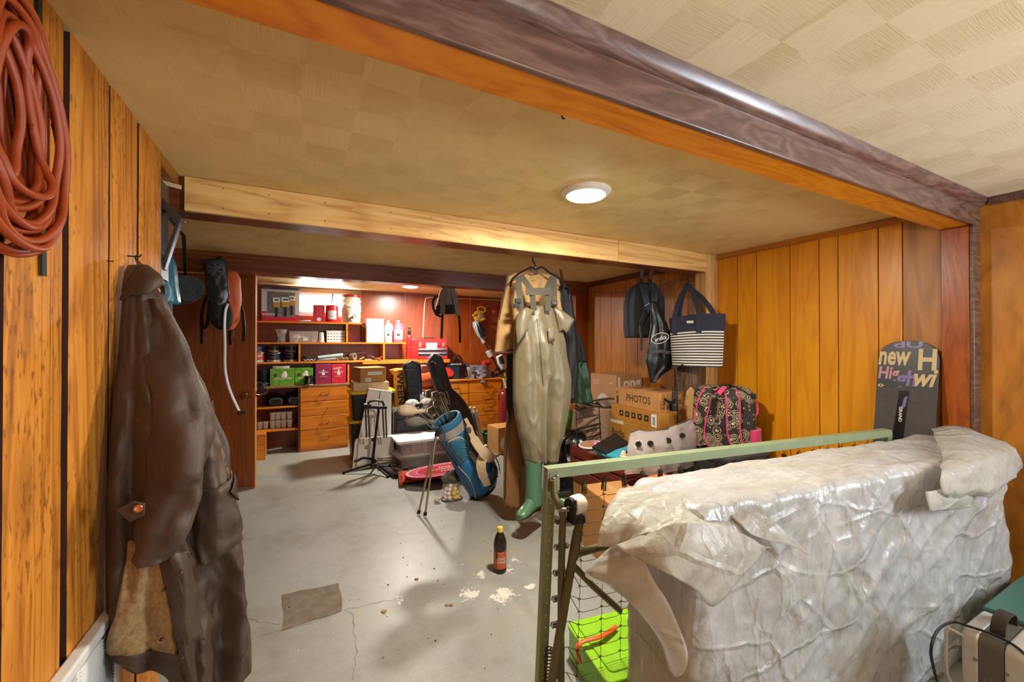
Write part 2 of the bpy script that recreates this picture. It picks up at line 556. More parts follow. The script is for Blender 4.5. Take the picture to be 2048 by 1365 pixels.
def crack(pts, w=.004):
    sp = spline([at(x, y, Z=0) for x, y in pts], 7)
    sp = [p+V((nz(p, 30, 3)*.014, nz(p, 30, 4)*.014, .0004)) for p in sp]
    mb = MB()
    mb.strap(sp, [w*(.5+abs(nz(p, 25, 5))*1.6) for p in sp], .0008, (0, 0, 1))
    rings = []
    mb = MB()
    for i, p in enumerate(sp):
        d = (sp[min(i+1, len(sp)-1)]-sp[max(i-1, 0)]).normalized()
        s = V((-d.y, d.x, 0))*w*(.3+abs(nz(p, 25, 5)))*.5
        rings.append([p+s, p-s])
    mb.loft(rings, closed=False)
    obj('crack', mb, M('crack_line', '5c5446', .9), FT, smooth=0)
crack([(495, 1282), (562, 1262), (640, 1242), (690, 1222), (760, 1205), (812, 1195)])
crack([(688, 1222), (704, 1230), (708, 1268), (712, 1310), (706, 1362)])
crack([(497, 1238), (530, 1246), (563, 1250)])
for i in range(46):   # grit and wood crumbs lying about
    px, py = random.choice([(random.uniform(520, 1050), random.uniform(1030, 1340)), (random.uniform(760, 1040), random.uniform(1040, 1230))])
    p = at(px, py, Z=0)
    mb = MB().ball((p.x, p.y, .002), random.uniform(.002, .0055), 6, 4, 1, random.uniform(.6, 1.6), .6)
    obj('floor_crumb', mb, random.choice([M('crumb_dark', '2a241c', .9), M('crumb_white', 'e6e2d8', .8), M('crumb_tan', '9a7a44', .8), M('crumb_white', 'e6e2d8')]), FT)
for px, py, s in ((768, 1225, .014), (833, 1160, .012), (902, 1212, .012), (893, 1212, .009)):
    p = at(px, py, Z=0)
    mb = MB()
    mb.loft([[(p.x+s*r*math.cos(a)*(1+.3*math.sin(3*a)), p.y+s*r*math.sin(a), z) for a in [k*PI/5 for k in range(10)]] for r, z in ((1, 0.0003), (.9, .004), (.4, .006))])
    obj('dry_leaf_scrap', mb, M('leaf_scrap', '94723c', .8, var=.3), FT)

# ceilings -----------------------------------------------------------
def ceil_mat(name, base, alt, amt):
    m, nt, b = new_mat(name)
    co = coords(nt)
    wn = node(nt, 'ShaderNodeTexNoise', {'Vector': co, 'Scale': 11.0, 'Detail': 4.0, 'Roughness': .7})
    ck = node(nt, 'ShaderNodeTexChecker', {'Vector': mixc(nt, .03, co, wn.outputs[1]), 'Scale': 1/.155})
    ck.inputs['Color1'].default_value = (1, 1, 1, 1); ck.inputs['Color2'].default_value = (0, 0, 0, 1)
    dis = node(nt, 'ShaderNodeTexNoise', {'Vector': co, 'Scale': 9.0, 'Detail': 3.0})
    wob = mixc(nt, .012, co, dis.outputs[1])
    nx = node(nt, 'ShaderNodeTexNoise', {'Vector': node(nt, 'ShaderNodeMapping', {'Vector': wob, 'Scale': (260, 10, 10)}).outputs[0], 'Scale': 1.0, 'Detail': 2.0})
    ny = node(nt, 'ShaderNodeTexNoise', {'Vector': node(nt, 'ShaderNodeMapping', {'Vector': wob, 'Scale': (10, 260, 10)}).outputs[0], 'Scale': 1.0, 'Detail': 2.0})
    comb = mixc(nt, ck.outputs['Fac'], nx.outputs[0], ny.outputs[0])
    cl = node(nt, 'ShaderNodeTexNoise', {'Vector': co, 'Scale': 1.1, 'Detail': 4.0})
    sq = node(nt, 'ShaderNodeTexWhiteNoise', {'Vector': node(nt, 'ShaderNodeVectorMath', {0: node(nt, 'ShaderNodeMapping', {'Vector': co, 'Scale': (1/.155, 1/.155, 0)}).outputs[0]}, operation='FLOOR').outputs[0]})
    f = mth(nt, 'MULTIPLY', ck.outputs['Fac'], mth(nt, 'MULTIPLY_ADD', sq.outputs[0], .9, .1))
    f = mth(nt, 'MULTIPLY', f, mth(nt, 'MULTIPLY', mth(nt, 'MAXIMUM', mth(nt, 'SUBTRACT', cl.outputs[0], .3), 0.0), amt*3))
    col = mixc(nt, mth(nt, 'MINIMUM', f, 1.0), lin(base), lin(alt))
    sc = node(nt, 'ShaderNodeTexNoise', {'Vector': co, 'Scale': 3.0, 'Detail': 8.0, 'Roughness': .7})
    col = mixc(nt, mth(nt, 'MULTIPLY', mth(nt, 'MAXIMUM', mth(nt, 'SUBTRACT', sc.outputs[0], .52), 0.0), 2.2), col, lin(alt))
    cg = mth(nt, 'MULTIPLY', mth(nt, 'MAXIMUM', mth(nt, 'SUBTRACT', comb, .56), 0.0), 2.0)
    col = mixc(nt, cg, col, lin(alt))
    nt.links.new(col, b.inputs['Base Color'])
    b.inputs['Roughness'].default_value = .55
    bump(nt, b, comb, .3, .0022)
    return m
CM = ceil_mat('combed_plaster', 'e2c88a', 'b89858', .45)
CM2 = ceil_mat('combed_plaster_near', 'dccdab', 'b49e72', .6)
solo('ceiling', MB().box(-1.4, XR+.1, .9, YB+.1, H, H+.05), CM, 'combed cream plaster ceiling in checkered squares beyond the large beam', 'ceiling', base=(0, 0, H), kind='structure')
solo('ceiling_near', MB().box(XL-.1, XN+.1, -2.6, .9, H+.015, H+.065), CM2, 'paler combed plaster ceiling on the camera side of the large beam', 'ceiling', base=(0, 0, H+.015), kind='structure')

# left wall: vertical cedar planks with dark recessed joints ----------
WL = Thing('wall_left', 'rough orange cedar board wall with dark gaps', 'wall', (XL, 0, 0), kind='structure')
obj('backing', MB().box(XL-.10, XL-.022, -2.55, 2.09, 0, H), cedar_gap, WL)
ys = [(-2.5, -2.26), (-2.23, -1.99), (-1.96, -1.72), (-1.69, -1.45), (-1.42, -1.18), (-1.15, -.90), (-.87, -.62), (-.59, -.34), (-.31, -.06), (-.03, .22), (.25, .50), (.53, .80), (.83, 1.134), (1.147, 1.356), (1.388, 1.609), (1.622, 1.834), (1.856, 2.094)]
for a, c in ys:
    mb = MB()
    N = 40
    rings = []
    for k in range(N+1):
        z = H*k/N
        w0, w1 = nz((a, z, 0), 9, 1)*.0018, nz((c, z, 3), 9, 2)*.0018
        rings.append([(XL-.02, a+w0, z), (XL-.002, a+w0, z), (XL, a+w0+.004, z), (XL, c+w1-.004, z), (XL-.002, c+w1, z), (XL-.02, c+w1, z)])
    mb.loft(rings)
    for f_ in range(N):
        mb.m[f_*6] = mb.m[f_*6+4] = 1
    obj('plank', mb, [cedar, cedar_gap], WL, smooth=30)
# little nail and number mark left on a plank
obj('nail', MB().cyl((XL, 1.60, 1.622), (XL+.012, 1.60, 1.622), .0016, 6).cyl((XL+.012, 1.60, 1.622), (XL+.0125, 1.60, 1.622), .003, 8), M('rusty_nail', '2c1d14', .7, .6), WL)

# hall wall far left, back wall, walls behind the camera
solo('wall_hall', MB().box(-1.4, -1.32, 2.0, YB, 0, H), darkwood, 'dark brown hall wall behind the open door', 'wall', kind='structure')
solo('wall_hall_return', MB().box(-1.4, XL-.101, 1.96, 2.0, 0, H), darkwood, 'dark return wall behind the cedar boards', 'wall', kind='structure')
solo('wall_behind', MB().box(XL-.1, XN+.1, -2.62, -2.55, 0, H+.06), cedar_gap, 'dark wood wall behind the camera', 'wall', kind='structure')
WX0, WX1, WZ0, WZ1 = -.12, .645, 1.755, 2.085
WB = Thing('wall_back', 'red-brown stained plywood back wall with a small high window', 'wall', (0, YB, 0), kind='structure')
for x0, x1, z0, z1 in ((-1.4, WX0, 0, H), (WX0, WX1, 0, WZ0), (WX0, WX1, WZ1, H), (WX1, 1.35, 0, H), (1.353, 2.40, 0, H), (2.403, XR+.1, 0, H)):
    obj('plywood_panel', MB().box(x0, x1, YB, YB+.05, z0, z1), redply, WB)
WN = Thing('window_1', 'small bright basement window with a white frame high on the back wall', 'window', (.26, YB, WZ0), kind='structure')
white = M('white_paint', 'e8e6e0', .45)
fr = MB()
for x0, x1, z0, z1 in ((WX0, WX1, WZ1-.03, WZ1), (WX0, WX1, WZ0, WZ0+.035), (WX0, WX0+.03, WZ0, WZ1), (WX1-.03, WX1, WZ0, WZ1)):
    fr.box(x0, x1, YB+.01, YB+.05, z0, z1)
obj('window_frame', fr, white, WN)
sash = MB()
for x0, x1, z0, z1 in ((WX0+.03, WX1-.03, WZ1-.045, WZ1-.03), (WX0+.03, WX1-.03, WZ0+.035, WZ0+.06), (WX0+.03, WX0+.05, WZ0, WZ1), (WX1-.05, WX1-.03, WZ0, WZ1)):
    sash.box(x0, x1, YB+.02, YB+.045, z0, z1)
obj('window_sash', sash, white, WN)
obj('glass_pane', MB().box(WX0+.04, WX1-.04, YB+.03, YB+.034, WZ0+.05, WZ1-.04), clear('window_glass', (.95, .98, 1), .12, .02), WN)
cas = wood('faded_casing', '7a5a40', 'a07c5a', 'b4906c', 0, .8, .5, knots=False)
obj('window_casing', MB().box(WX0-.06, WX1+.07, YB-.015, YB+.001, WZ1, H-.004).box(WX1+.001, WX1+.07, YB-.015, YB+.001, WZ0-.02, WZ1), cas, WN)

# right wall: golden birch boards
def boards(name, edges, X, mats, zt, T, depth=.018, gap=.003):
    for i, (a, c) in enumerate(zip(edges, edges[1:])):
        m = mats(a) if callable(mats) else mats
        obj(name, MB().box(X, X+depth, a+gap/2, c-gap/2, 0, zt), m, T, bevel=.0015, seg=1)
WR = Thing('wall_right', 'golden varnished birch plank wall with fine dark joints', 'wall', (XR, 0, 0), kind='structure')
obj('backing', MB().box(XR+.018, XR+.09, .90, YB, 0, H), cedar_gap, WR)
boards('plank', [.90, 1.119], XR, gold_brown, H, WR)
boards('plank', [1.119, 1.236, 1.453, 1.567, 1.759, 2.01, 2.171, 2.36, 2.47], XR, gold, H, WR, gap=.005)
boards('plank', [2.47, 2.66, 2.82, 3.0, 3.137, 3.316, 3.494, 3.746, 3.937, 4.053, 4.268, 4.5, 4.75, 5.0, 5.25, 5.5, 5.75, 6.0, 6.25], XR, shaded_gold, H, WR, gap=.005)
solo('trim_1', MB().box(XR-.02, XR, .957, 2.35, H-.042, H), wood('amber_trim', '7a420c', 'a4641a', 'b47428', 1, 1, .4, knots=False), 'narrow amber trim strip along the golden wall at the ceiling', 'trim', kind='structure')
solo('trim_2', MB().box(XR-.02, XR, 2.47, 4.16, H-.06, H), darkwood, 'dark trim strip on the far right wall at the ceiling', 'trim', kind='structure')
solo('trim_3', MB().box(XL-.05, XL+.0, 2.098, 2.338, H-.055, H-.001), wood('amber_trim', '', '', ''), 'short amber timber between the cedar wall and the pine beam', 'trim', kind='structure')

# near right wall (camera side), smooth plywood
WNr = Thing('wall_near_right', 'brown and gold plywood wall behind the wrapped mattress', 'wall', (XN, 0, 0), kind='structure')
nearply = wood('near_plywood', '8e5816', 'b8741e', 'c8882e', 2, .5, .4, knots=False, bmp=.05, hue=.04, stretch=4, coat=.15)
for a, c in ((-2.55, -1.25), (-1.25, -.29), (-.29, .95)):
    obj('plywood_panel', MB().box(XN, XN+.06, a+.0015, c-.0015, 0, H+.015), nearply, WNr)
solo('trim_4', MB().box(XN-.02, XN, -2.5, .785, H-.028, H+.015), brownbeam, 'brown trim on the near right wall at the ceiling', 'trim', kind='structure')

# big beam nearest the camera
B1 = Thing('ceiling_beam', 'large ceiling beam nearest the camera with a brown face and orange underside', 'beam', (1.3, .82, 2.018), kind='structure')
z1 = 2.018
obj('face_board', MB().box(XL, XN, .82, .838, z1, H+.014), brownbeam, B1, bevel=.004)
xs = at(1775, 398, Z=z1).x
for a, c in ((XL, xs-.001), (xs+.001, XN-.075)):
    obj('soffit_board', MB().box(a, c, .839, .955, z1+.003, z1+.02), soffit, B1, bevel=.002, seg=1)
obj('rear_board', MB().box(XL, XN, .939, .955, z1+.021, H), soffit, B1)
mo = MB()
prof = [(.82, H-.03), (.806, H-.026), (.796, H-.012), (.789, H+.004), (.786, H+.014), (.82, H+.014)]
mo.loft([[(x, y, z) for y, z in prof] for x in (XL, XN)])
obj('cove_moulding', mo, brownbeam, B1, smooth=60)
# post under its right end
P1 = Thing('post', 'red-orange wooden post under the right end of the large beam', 'post', (3.24, .885, 0), kind='structure')
obj('side_board', MB().box(3.19, 3.208, .838, .947, 0, z1-.001), postred, P1, bevel=.002, seg=1)
obj('face_board', MB().box(3.19, XN-.001, .82, .837, 0, z1-.001), brownbeam, P1, bevel=.003)
# hook screwed into the ceiling beside the beam
p = at(1124, 236, Z=2.13)
solo('ceiling_hook', MB().tube([(p.x, p.y, H), (p.x, p.y, H-.014), (p.x+.004, p.y, H-.022), (p.x+.01, p.y, H-.02)], .0028, 8), M('dark_steel', '3a3633', .4, .9), 'tiny dark screw hook in the ceiling next to the large beam', 'hook')

# middle beam with new pine fascia
B2 = Thing('ceiling_beam', 'middle beam faced with new yellow pine boards', 'beam', (1.3, 2.42, 1.992), kind='structure')
zb = 1.992
obj('beam_core', MB().box(-1.32, 3.054, 2.362, 2.51, zb, H), darkbeam, B2, bevel=.003)
xs = at(1237, 500, Y=2.34).x
for a, c in ((-.50, xs-.001), (xs+.001, 3.056)):
    obj('fascia_board', MB().box(a, c, 2.34, 2.361, zb-.002, H-.001), pine, B2, bevel=.002, seg=1)
kn = MB()
for i in range(14):
    x = -.4+i*.26+random.uniform(-.05, .05)
    for z in (zb+.03, zb+.125):
        kn.cyl((x, 2.3398, z), (x, 2.341, z), .0032, 6)
obj('nail_heads', kn, M('nail_head', '3a2a1c', .6, .5), B2)
P2 = Thing('post', 'pale pine post at the right end of the pine-faced beam', 'post', (3.13, 2.4, 0), kind='structure')
obj('post_timber', MB().box(3.057, XR-.001, 2.352, 2.462, 0, H-.001), pinez, P2, bevel=.004)
# old round log post
LG = Thing('post', 'old round bark-brown log post beside the pine post', 'post', (2.95, 2.43, 0), kind='structure')
barkm = wood('old_log', '2e2015', '5a432c', '7a6044', 2, 1.4, .75, bmp=.5, hue=.02, stretch=7)
mb = MB()
rings = []
for k in range(31):
    z = 1.5*k/30
    rings.append([(2.95+(.098+.008*nz((math.cos(a), math.sin(a), z*2), 2.2, 5))*math.cos(a), 2.43+(.098+.008*nz((math.cos(a), math.sin(a), z*2), 2.2, 5))*math.sin(a), z) for a in [2*PI*j/28 for j in range(28)]])
mb.loft(rings)
obj('log', mb, barkm, LG)
sp = MB()
d = V((-.74, -.67, 0)); s = V((.67, -.74, 0)); c0 = V((2.955, 2.43, 0))
pl = []
for zz, w in ((.0, .075), (.2, .078), (.8, .072), (.92, .05), (.98, .03), (1.01, .008)):
    pl.append((zz, w))
for zz, w in pl: pass
pts = [c0+d*.082-s*w+V((0, 0, z)) for z, w in pl]+[c0+d*.082+s*w+V((0, 0, z)) for z, w in reversed(pl)]
sp.poly(pts, d*.022)
obj('hewn_face', sp, pinez, LG, label='pale axe-cut flat on the lower log', bevel=.004)

# far beam and its pier
B3 = Thing('ceiling_beam', 'dark red-brown far beam in front of the back shelves', 'beam', (1.0, 4.2, 1.989), kind='structure')
obj('beam_board', MB().box(-1.32, XR, 4.17, 4.33, 1.989, H-.001), darkbeam, B3, bevel=.003)
obj('cap_strip', MB().box(-1.32, XR, 4.15, 4.169, H-.042, H-.001), wood('cap_strip_wood', '4a1e08', '783a10', '86481a', 0, .8, .35, knots=False), B3)
obj('pier_board', MB().box(3.02, XR-.001, 4.18, 4.32, 0, 1.988), redply, B3, bevel=.002)

# ceiling lamps
def disc_lamp(x, y, label):
    t = Thing('ceiling_light', label, 'ceiling light', (x, y, H), group=None)
    obj('trim_ring', MB().lathe([(.125, H), (.125, H-.006), (.112, H-.020), (.098, H-.024), (.098, H-.012)], (x, y, 0), 40), M('lamp_white', 'e0d8cc', .4), t)
    obj('diffuser', MB().lathe([(.096, H-.018), (.092, H-.028), (.06, H-.033), (.001, H-.034)], (x, y, 0), 40, caps=False), emit('lamp_glow', (1, .93, .8), 22), t)
disc_lamp(1.264, 1.663, 'round white flush LED light on the ceiling behind the large beam')
disc_lamp(1.232, 5.40, 'round flush LED light on the far ceiling above the shelves')
t = Thing('ceiling_light', 'added unseen glowing disc on the near ceiling above the camera, for fill light', 'ceiling light', (1.4, -1.3, H+.015))  # unseen glowing disc added to brighten the near room
obj('diffuser', MB().lathe([(.14, H+.015), (.13, H-.005), (.001, H-.012)], (1.4, -1.3, 0), 32, caps=False), emit('lamp_glow', (1, .93, .8), 22), t)
# ================================================================== FOREGROUND
black = M('black_plastic', '121212', .45)
blackcloth = cloth('black_nylon', '17171a', .75)
steel = M('steel', '8d8a86', .35, .9)
chrome = M('chrome', 'c8c8c8', .18, 1.0)

# orange extension cord coiled on the cedar wall
cordm = M('orange_cord', '94380a', .48, var=.15, vscale=20)
T = Thing('extension_cord', 'orange extension cord coiled and hung on the cedar boards', 'cord', (-.47, 1.05, 1.55))
mb = MB()
random.seed(3)
for i in range(17):
    yc = 1.035+random.uniform(-.010, .010)
    hw = .055+.0062*i+random.uniform(-.007, .007)
    zt, zbm = 1.93+.005*i+random.uniform(-.01, .01), 1.665-.0085*i+random.uniform(-.012, .012)
    x = -.506+.0034*((i*7) % 17)
    ph = random.uniform(0, 6)
    pts = []
    for k in range(16):
        a = 2*PI*k/16
        q = math.copysign(abs(math.cos(a))**.75, math.cos(a))
        zz = (zt+zbm)/2+(zt-zbm)/2*math.copysign(abs(math.sin(a))**.9, math.sin(a))
        w = hw*(1.0-.34*max(0, (zz-1.72)/.3))
        pts.append((x+.010*math.sin(a*2+ph)+(.012 if math.sin(a) < -.7 else 0), yc+w*q+.007*math.sin(3*a+ph), zz))
    last = spline(pts, 5, True)
    mb.tube(last, .0070, 8, True)
part(T, 'coil', mb, cordm, smooth=0)
rs_ = [p for p in last if p.y > 1.05]
for z in (1.90, 1.79):
    k = min(range(len(rs_)), key=lambda q: abs(rs_[q].z-z))
    part(T, 'tape_band', MB().tube(rs_[max(0, k-2):k+3], .0085, 8), black, label='black tape wrapped around the cord')
T = Thing('hanging_strap', 'black webbing strip hanging down behind the orange cord coil', 'strap', (-.515, 1.08, 1.48))
a, c = at(78, -10, X=-.514), at(87, 552, X=-.514)
part(T, 'webbing', MB().strap([a, a.lerp(c, .5), c], .017, .004, (0, 1, 0)), M('dark_webbing', '14201c', .6))

# brown oilskin coat ------------------------------------------------------------
coatm = cloth('brown_oilskin', '443226', .46, 1200, .3, .05, .55)
coatdark = cloth('brown_oilskin_dark', '3c281a', .5, 1200, .25, .05, .4)
fleecem = M('sheepskin_lining', '9c8058', .95, var=.35, vscale=70, bmp=.9, bscale=110)
LT = [(528, 258), (545, 252), (580, 249), (600, 247), (700, 240), (800, 228), (900, 222), (1000, 216), (1100, 215), (1200, 215), (1320, 216), (1420, 220)]
RTb = [(528, 292), (545, 302), (580, 309), (600, 330), (700, 371), (800, 411), (900, 448), (1000, 464), (1100, 479), (1200, 487), (1285, 496), (1420, 500)]
TH = [(528, .022), (580, .04), (700, .075), (900, .105), (1200, .12), (1400, .12)]
def coat_pt(f, y, off=0.0, back=False):
    L = at(lerp(LT, y), y, X=-.497)
    R = at(lerp(RTb, y), y, Y=1.72)
    c, u = (L+R)/2, (R-L)/2
    ca = max(-1, min(1, 2*f-1))
    sa = math.sqrt(1-ca*ca)
    n = V((u.y, -u.x, 0)).normalized()
    t = lerp(TH, y)
    amp = min(1.0, (y-528)/260)
    a = math.acos(ca)
    q = y*.0042
    fold = .032*math.sin(6.2*a+.9*math.sin(q*1.3)+q*.5)+.012*math.sin(13*a-q*1.2+1.7)+.020*nz((a*1.5, q*1.5, 0), 1.3, 2)+.012*nz((a*4, q*4, 0), 1.0, 3)
    fold += .020*max(0, ridge((a*2.0+q*.5, q*1.9, 1), 1.0, 9)-.55)*2+.014*max(0, ridge((a*3.2-q*1.1, q*4.2, 5), 1.0, 14)-.62)*2+.006*nz((a*7, q*9, 0), 1.0, 6)
    fold *= amp*(.35+.65*min(1, (y-528)/500))
    s = -1 if back else 1
    p = c+u*ca+n*s*sa*t
    d = (u*ca/max(u.length, .01)*.35+n*s*sa)
    if d.length > 1e-5: d.normalize()
    p = p+d*(fold*(sa if not back else .3*sa)+off)
    if p.x < -.516: p.x = -.516
    return p
def hem(f):
    return lerp([(0, 1302), (.12, 1312), (.28, 1322), (.36, 1370), (.5, 1405), (.75, 1362), (.93, 1305), (1, 1285)], f)
T = Thing('oilskin_coat', 'long dark brown oilskin coat hung from a nail on the cedar wall', 'coat', (-.4, 1.66, .2))
NB, NV = 72, 110
rings = []
for j in range(NV+1):
    r = []
    for i in range(NB):
        a = PI*i/NB
        f = .5+.5*math.cos(a)
        r.append(coat_pt(f, 530+(hem(f)-530)*j/NV))
    for i in range(NB):
        a = PI+PI*i/NB
        f = .5+.5*math.cos(a)
        r.append(coat_pt(f, 530+(hem(f)-530)*j/NV, back=True))
    rings.append(r)
mb = MB().loft(rings, cap1=False)
body = part(T, 'coat_body', mb, coatm, smooth=0)
# turned collar
def sheet(rows, nu=4, nv=4, amp=.0, sc=8.0, seed=0):
    """smooth sheet through rows of control points"""
    R = [spline(r, nu) for r in rows]
    cols = [spline([r[i] for r in R], nv) for i in range(len(R[0]))]
    g = [[cols[i][j] for i in range(len(cols))] for j in range(len(cols[0]))]
    mb = MB()
    if amp:
        g = [[p+V((nz(p, sc, seed), nz(p, sc, seed+1), nz(p, sc, seed+2)))*amp+V((0, -1, .3))*(amp*1.1*max(0, ridge(p, sc*.9, seed+4)-.6)*2) for p in r] for r in g]
    mb.loft(g, closed=False)
    return mb
mb = sheet([[coat_pt(f, y, o) for f, y, o in row] for row in (
    [(.02, 560, .004), (.3, 534, .01), (.7, 536, .012), (.98, 552, .006)],
    [(.0, 600, .008), (.25, 560, .026), (.7, 556, .03), (1.0, 565, .012)],
    [(.03, 592, .006), (.3, 590, .022), (.7, 572, .026), (.99, 590, .008)])], 5, 4, .002, 30)
part(T, 'collar', mb, coatdark, smooth=0, solid=.004)
hk = at(267, 513, X=-.505)
mb = MB().tube([(XL, hk.y, hk.z), (-.49, hk.y, hk.z), (-.485, hk.y, hk.z+.008)], .0025, 6)
tag(solo('wall_nail', mb, M('rusty_nail', ''), 'bent nail in the cedar wall that the brown coat hangs from', 'nail', base=(XL, hk.y, hk.z)))
c0, c1 = coat_pt(.35, 540), coat_pt(.65, 540)
part(T, 'hanging_loop', MB().strap(spline([c0, hk+V((.008, -.006, -.012)), hk+V((.008, 0, .004)), hk+V((.008, .006, -.012)), c1], 4), .005, .0025, (1, 0, 0)), coatdark)
# sleeves
def sleeve(tab, name, mat, n=24, flat=.62, amp=.008):
    rings = []
    for k, (px, py, w, off) in enumerate(tab):
        f = (px-lerp(LT, py))/(lerp(RTb, py)-lerp(LT, py))
        c = coat_pt(max(.02, min(.98, f)), py, off)
        fwd = c.dot(FW)
        rr = w/2/FPX*fwd
        side = V((RT.x, RT.y, 0)).normalized()
        nn = V((-FW.x, -FW.y, 0)).normalized()
        nxt = tab[min(k+1, len(tab)-1)]
        tilt = V((0, 0, 0))
        ring = []
        for j in range(n):
            a = 2*PI*j/n
            p = c+side*math.cos(a)*rr+nn*math.sin(a)*rr*flat
            q = amp*(ridge((a*1.2, py*.03, k*.0), 1.0, 12)-.4)*2.4+amp*1.0*math.sin(3*a+py*.02)
            ring.append(p+(side*math.cos(a)+nn*math.sin(a))*q)
        rings.append(ring)
    # smooth along the length
    cols = [spline([r[j] for r in rings], 5) for j in range(n)]
    rings = [[cols[j][k]+V((.3, -1, 0))*(.022*max(0, ridge((cols[j][k].x*9+cols[j][k].z*5, cols[j][k].z*13, 2), 1.0, 5)-.5)) for j in range(n)] for k in range(len(cols[0]))]
    return part(T, name, MB().loft(rings), mat, smooth=0)
sl = sleeve([(292, 600, 20, -.01), (300, 660, 48, .0), (306, 730, 84, .012), (312, 800, 108, .028), (312, 860, 116, .04), (303, 920, 98, .045), (296, 970, 90, .045), (283, 1020, 92, .045), (273, 1055, 80, .045), (268, 1082, 62, .045), (268, 1094, 44, .045)], 'sleeve', coatm)
sleeve([(395, 740, 14, -.06), (410, 800, 34, -.055), (430, 870, 46, -.05), (448, 930, 48, -.045), (460, 975, 44, -.04)], 'sleeve', cloth('brown_oilskin_back', '6a4a2e', .6, 1200, .25, .05, .25), amp=.003)
def patch(name, poly, off, mat, th=.004, par=None, lab=None, n=10):
    """patch of cloth lying on the coat; poly = pixel corners (4)"""
    a, b_, c_, d_ = poly
    def fn(u, v):
        x = (a[0]*(1-u)+b_[0]*u)*(1-v)+(d_[0]*(1-u)+c_[0]*u)*v
        y = (a[1]*(1-u)+b_[1]*u)*(1-v)+(d_[1]*(1-u)+c_[1]*u)*v
        f = (x-lerp(LT, y))/(lerp(RTb, y)-lerp(LT, y))
        return coat_pt(f, y, off)
    mb = MB().grid(fn, n, n)
    return (part if par is None else lambda P, *q, **k: subpart(par, *q, **k))(T, name, mb, mat, smooth=0, solid=th, label=lab)
pk = patch('pocket', [(342, 972), (436, 935), (432, 1060), (352, 1112)], .016, coatm, .006)
patch('pocket_flap', [(396, 968), (420, 938), (436, 972), (424, 988)], .028, coatdark, .004, pk)
lin_ = patch('lining', [(236, 1072), (282, 1078), (305, 1262), (219, 1296)], .010, fleecem, .012, None, 'tan sheepskin lining showing inside the open coat', 14)
pl = patch('placket', [(276, 1090), (297, 1090), (350, 1372), (318, 1320)], .026, coatdark, .006)
patch('hem_turn', [(219, 1296), (312, 1258), (322, 1312), (250, 1318)], .016, coatdark, .005)
patch('front_fold', [(286, 1075), (318, 1075), (352, 1240), (300, 1240)], .028, coatm, .004)
patch('pocket', [(375, 838), (404, 800), (412, 848), (385, 846)], .012, coatdark, .006)
for px, py, c, r in ((302, 1110, '3a2a24', .0045), (284, 1150, '2e221c', .0045), (309, 1263, '3a2c22', .0045), (284, 1246, 'a08078', .0085), (284, 1246, '3c1c18', .0055)):
    f = (px-lerp(LT, py))/(lerp(RTb, py)-lerp(LT, py))
    p = coat_pt(f, py, .036)
    d = (EYE-p).normalized()
    subpart(pl, 'snap_button', MB().lathe([(r, 0), (r, .003), (r*.6, .0045), (.0005, .0045)], p+d*(.001 if r != .0055 else .004), 14, d), M('snap_'+c, c, .4, .3))
# cuff strap with its orange button
cs = [at(x, y, Y=1.42) for x, y in ((231, 1021), (266, 1003), (288, 1009), (287, 1031), (260, 1046))]
ctr = coat_pt(.22, 1030, .088)
cs = [at(x, y, Y=ctr.y-.02) for x, y in ((231, 1021), (266, 1003), (288, 1009), (287, 1031), (260, 1046))]
st = subpart(sl, 'cuff_strap', MB().poly(cs[::-1], FW*.005), coatdark, bevel=.001, seg=1)
p = at(276, 1018, Y=ctr.y-.024)
subpart(sl, 'button', MB().lathe([(.0095, 0), (.0095, .004), (.007, .006), (.003, .0045), (.0005, .0045)], p, 18, (EYE-p).normalized()), M('orange_button', 'a8501c', .3))

# white wall register --------------------------------------------------------------
T = Thing('wall_register', 'white metal floor register grille on the cedar wall below the coat', 'vent', (XL, 1.37, .27))
wm = M('white_enamel', 'dcdcd8', .35)
Y0, Y1, Z0, Z1, X1 = 1.13, 1.605, .27, .612, XL+.032
mb = MB()
mb.box(XL, X1, Y0, Y1, Z1-.03, Z1).box(XL, X1, Y0, Y1, Z0, Z0+.03).box(XL, X1, Y0, Y0+.03, Z0+.03, Z1-.03).box(XL, X1, Y1-.03, Y1, Z0+.03, Z1-.03).box(XL, X1-.002, 1.36, 1.375, Z0+.03, Z1-.03)
part(T, 'register_frame', mb, wm, bevel=.006, seg=3)
part(T, 'dark_back', MB().box(XL, XL+.004, Y0+.03, Y1-.03, Z0+.03, Z1-.03), black)
lv = MB()
z = Z0+.034
while z < Z1-.036:
    for a, c in ((Y0+.03, 1.36), (1.375, Y1-.03)):
        lv.obox((X1-.009, (a+c)/2, z), (.007, 0, -.0022), (0, (c-a)/2-.004, 0), (.0004, 0, .0013))
    z += .0095
part(T, 'louvers', lv, wm, smooth=0, kind='stuff')
part(T, 'screw', MB().lathe([(.004, 0), (.003, .002), (.0005, .002)], (X1, Y1-.014, .5), 10, (1, 0, 0)), steel)

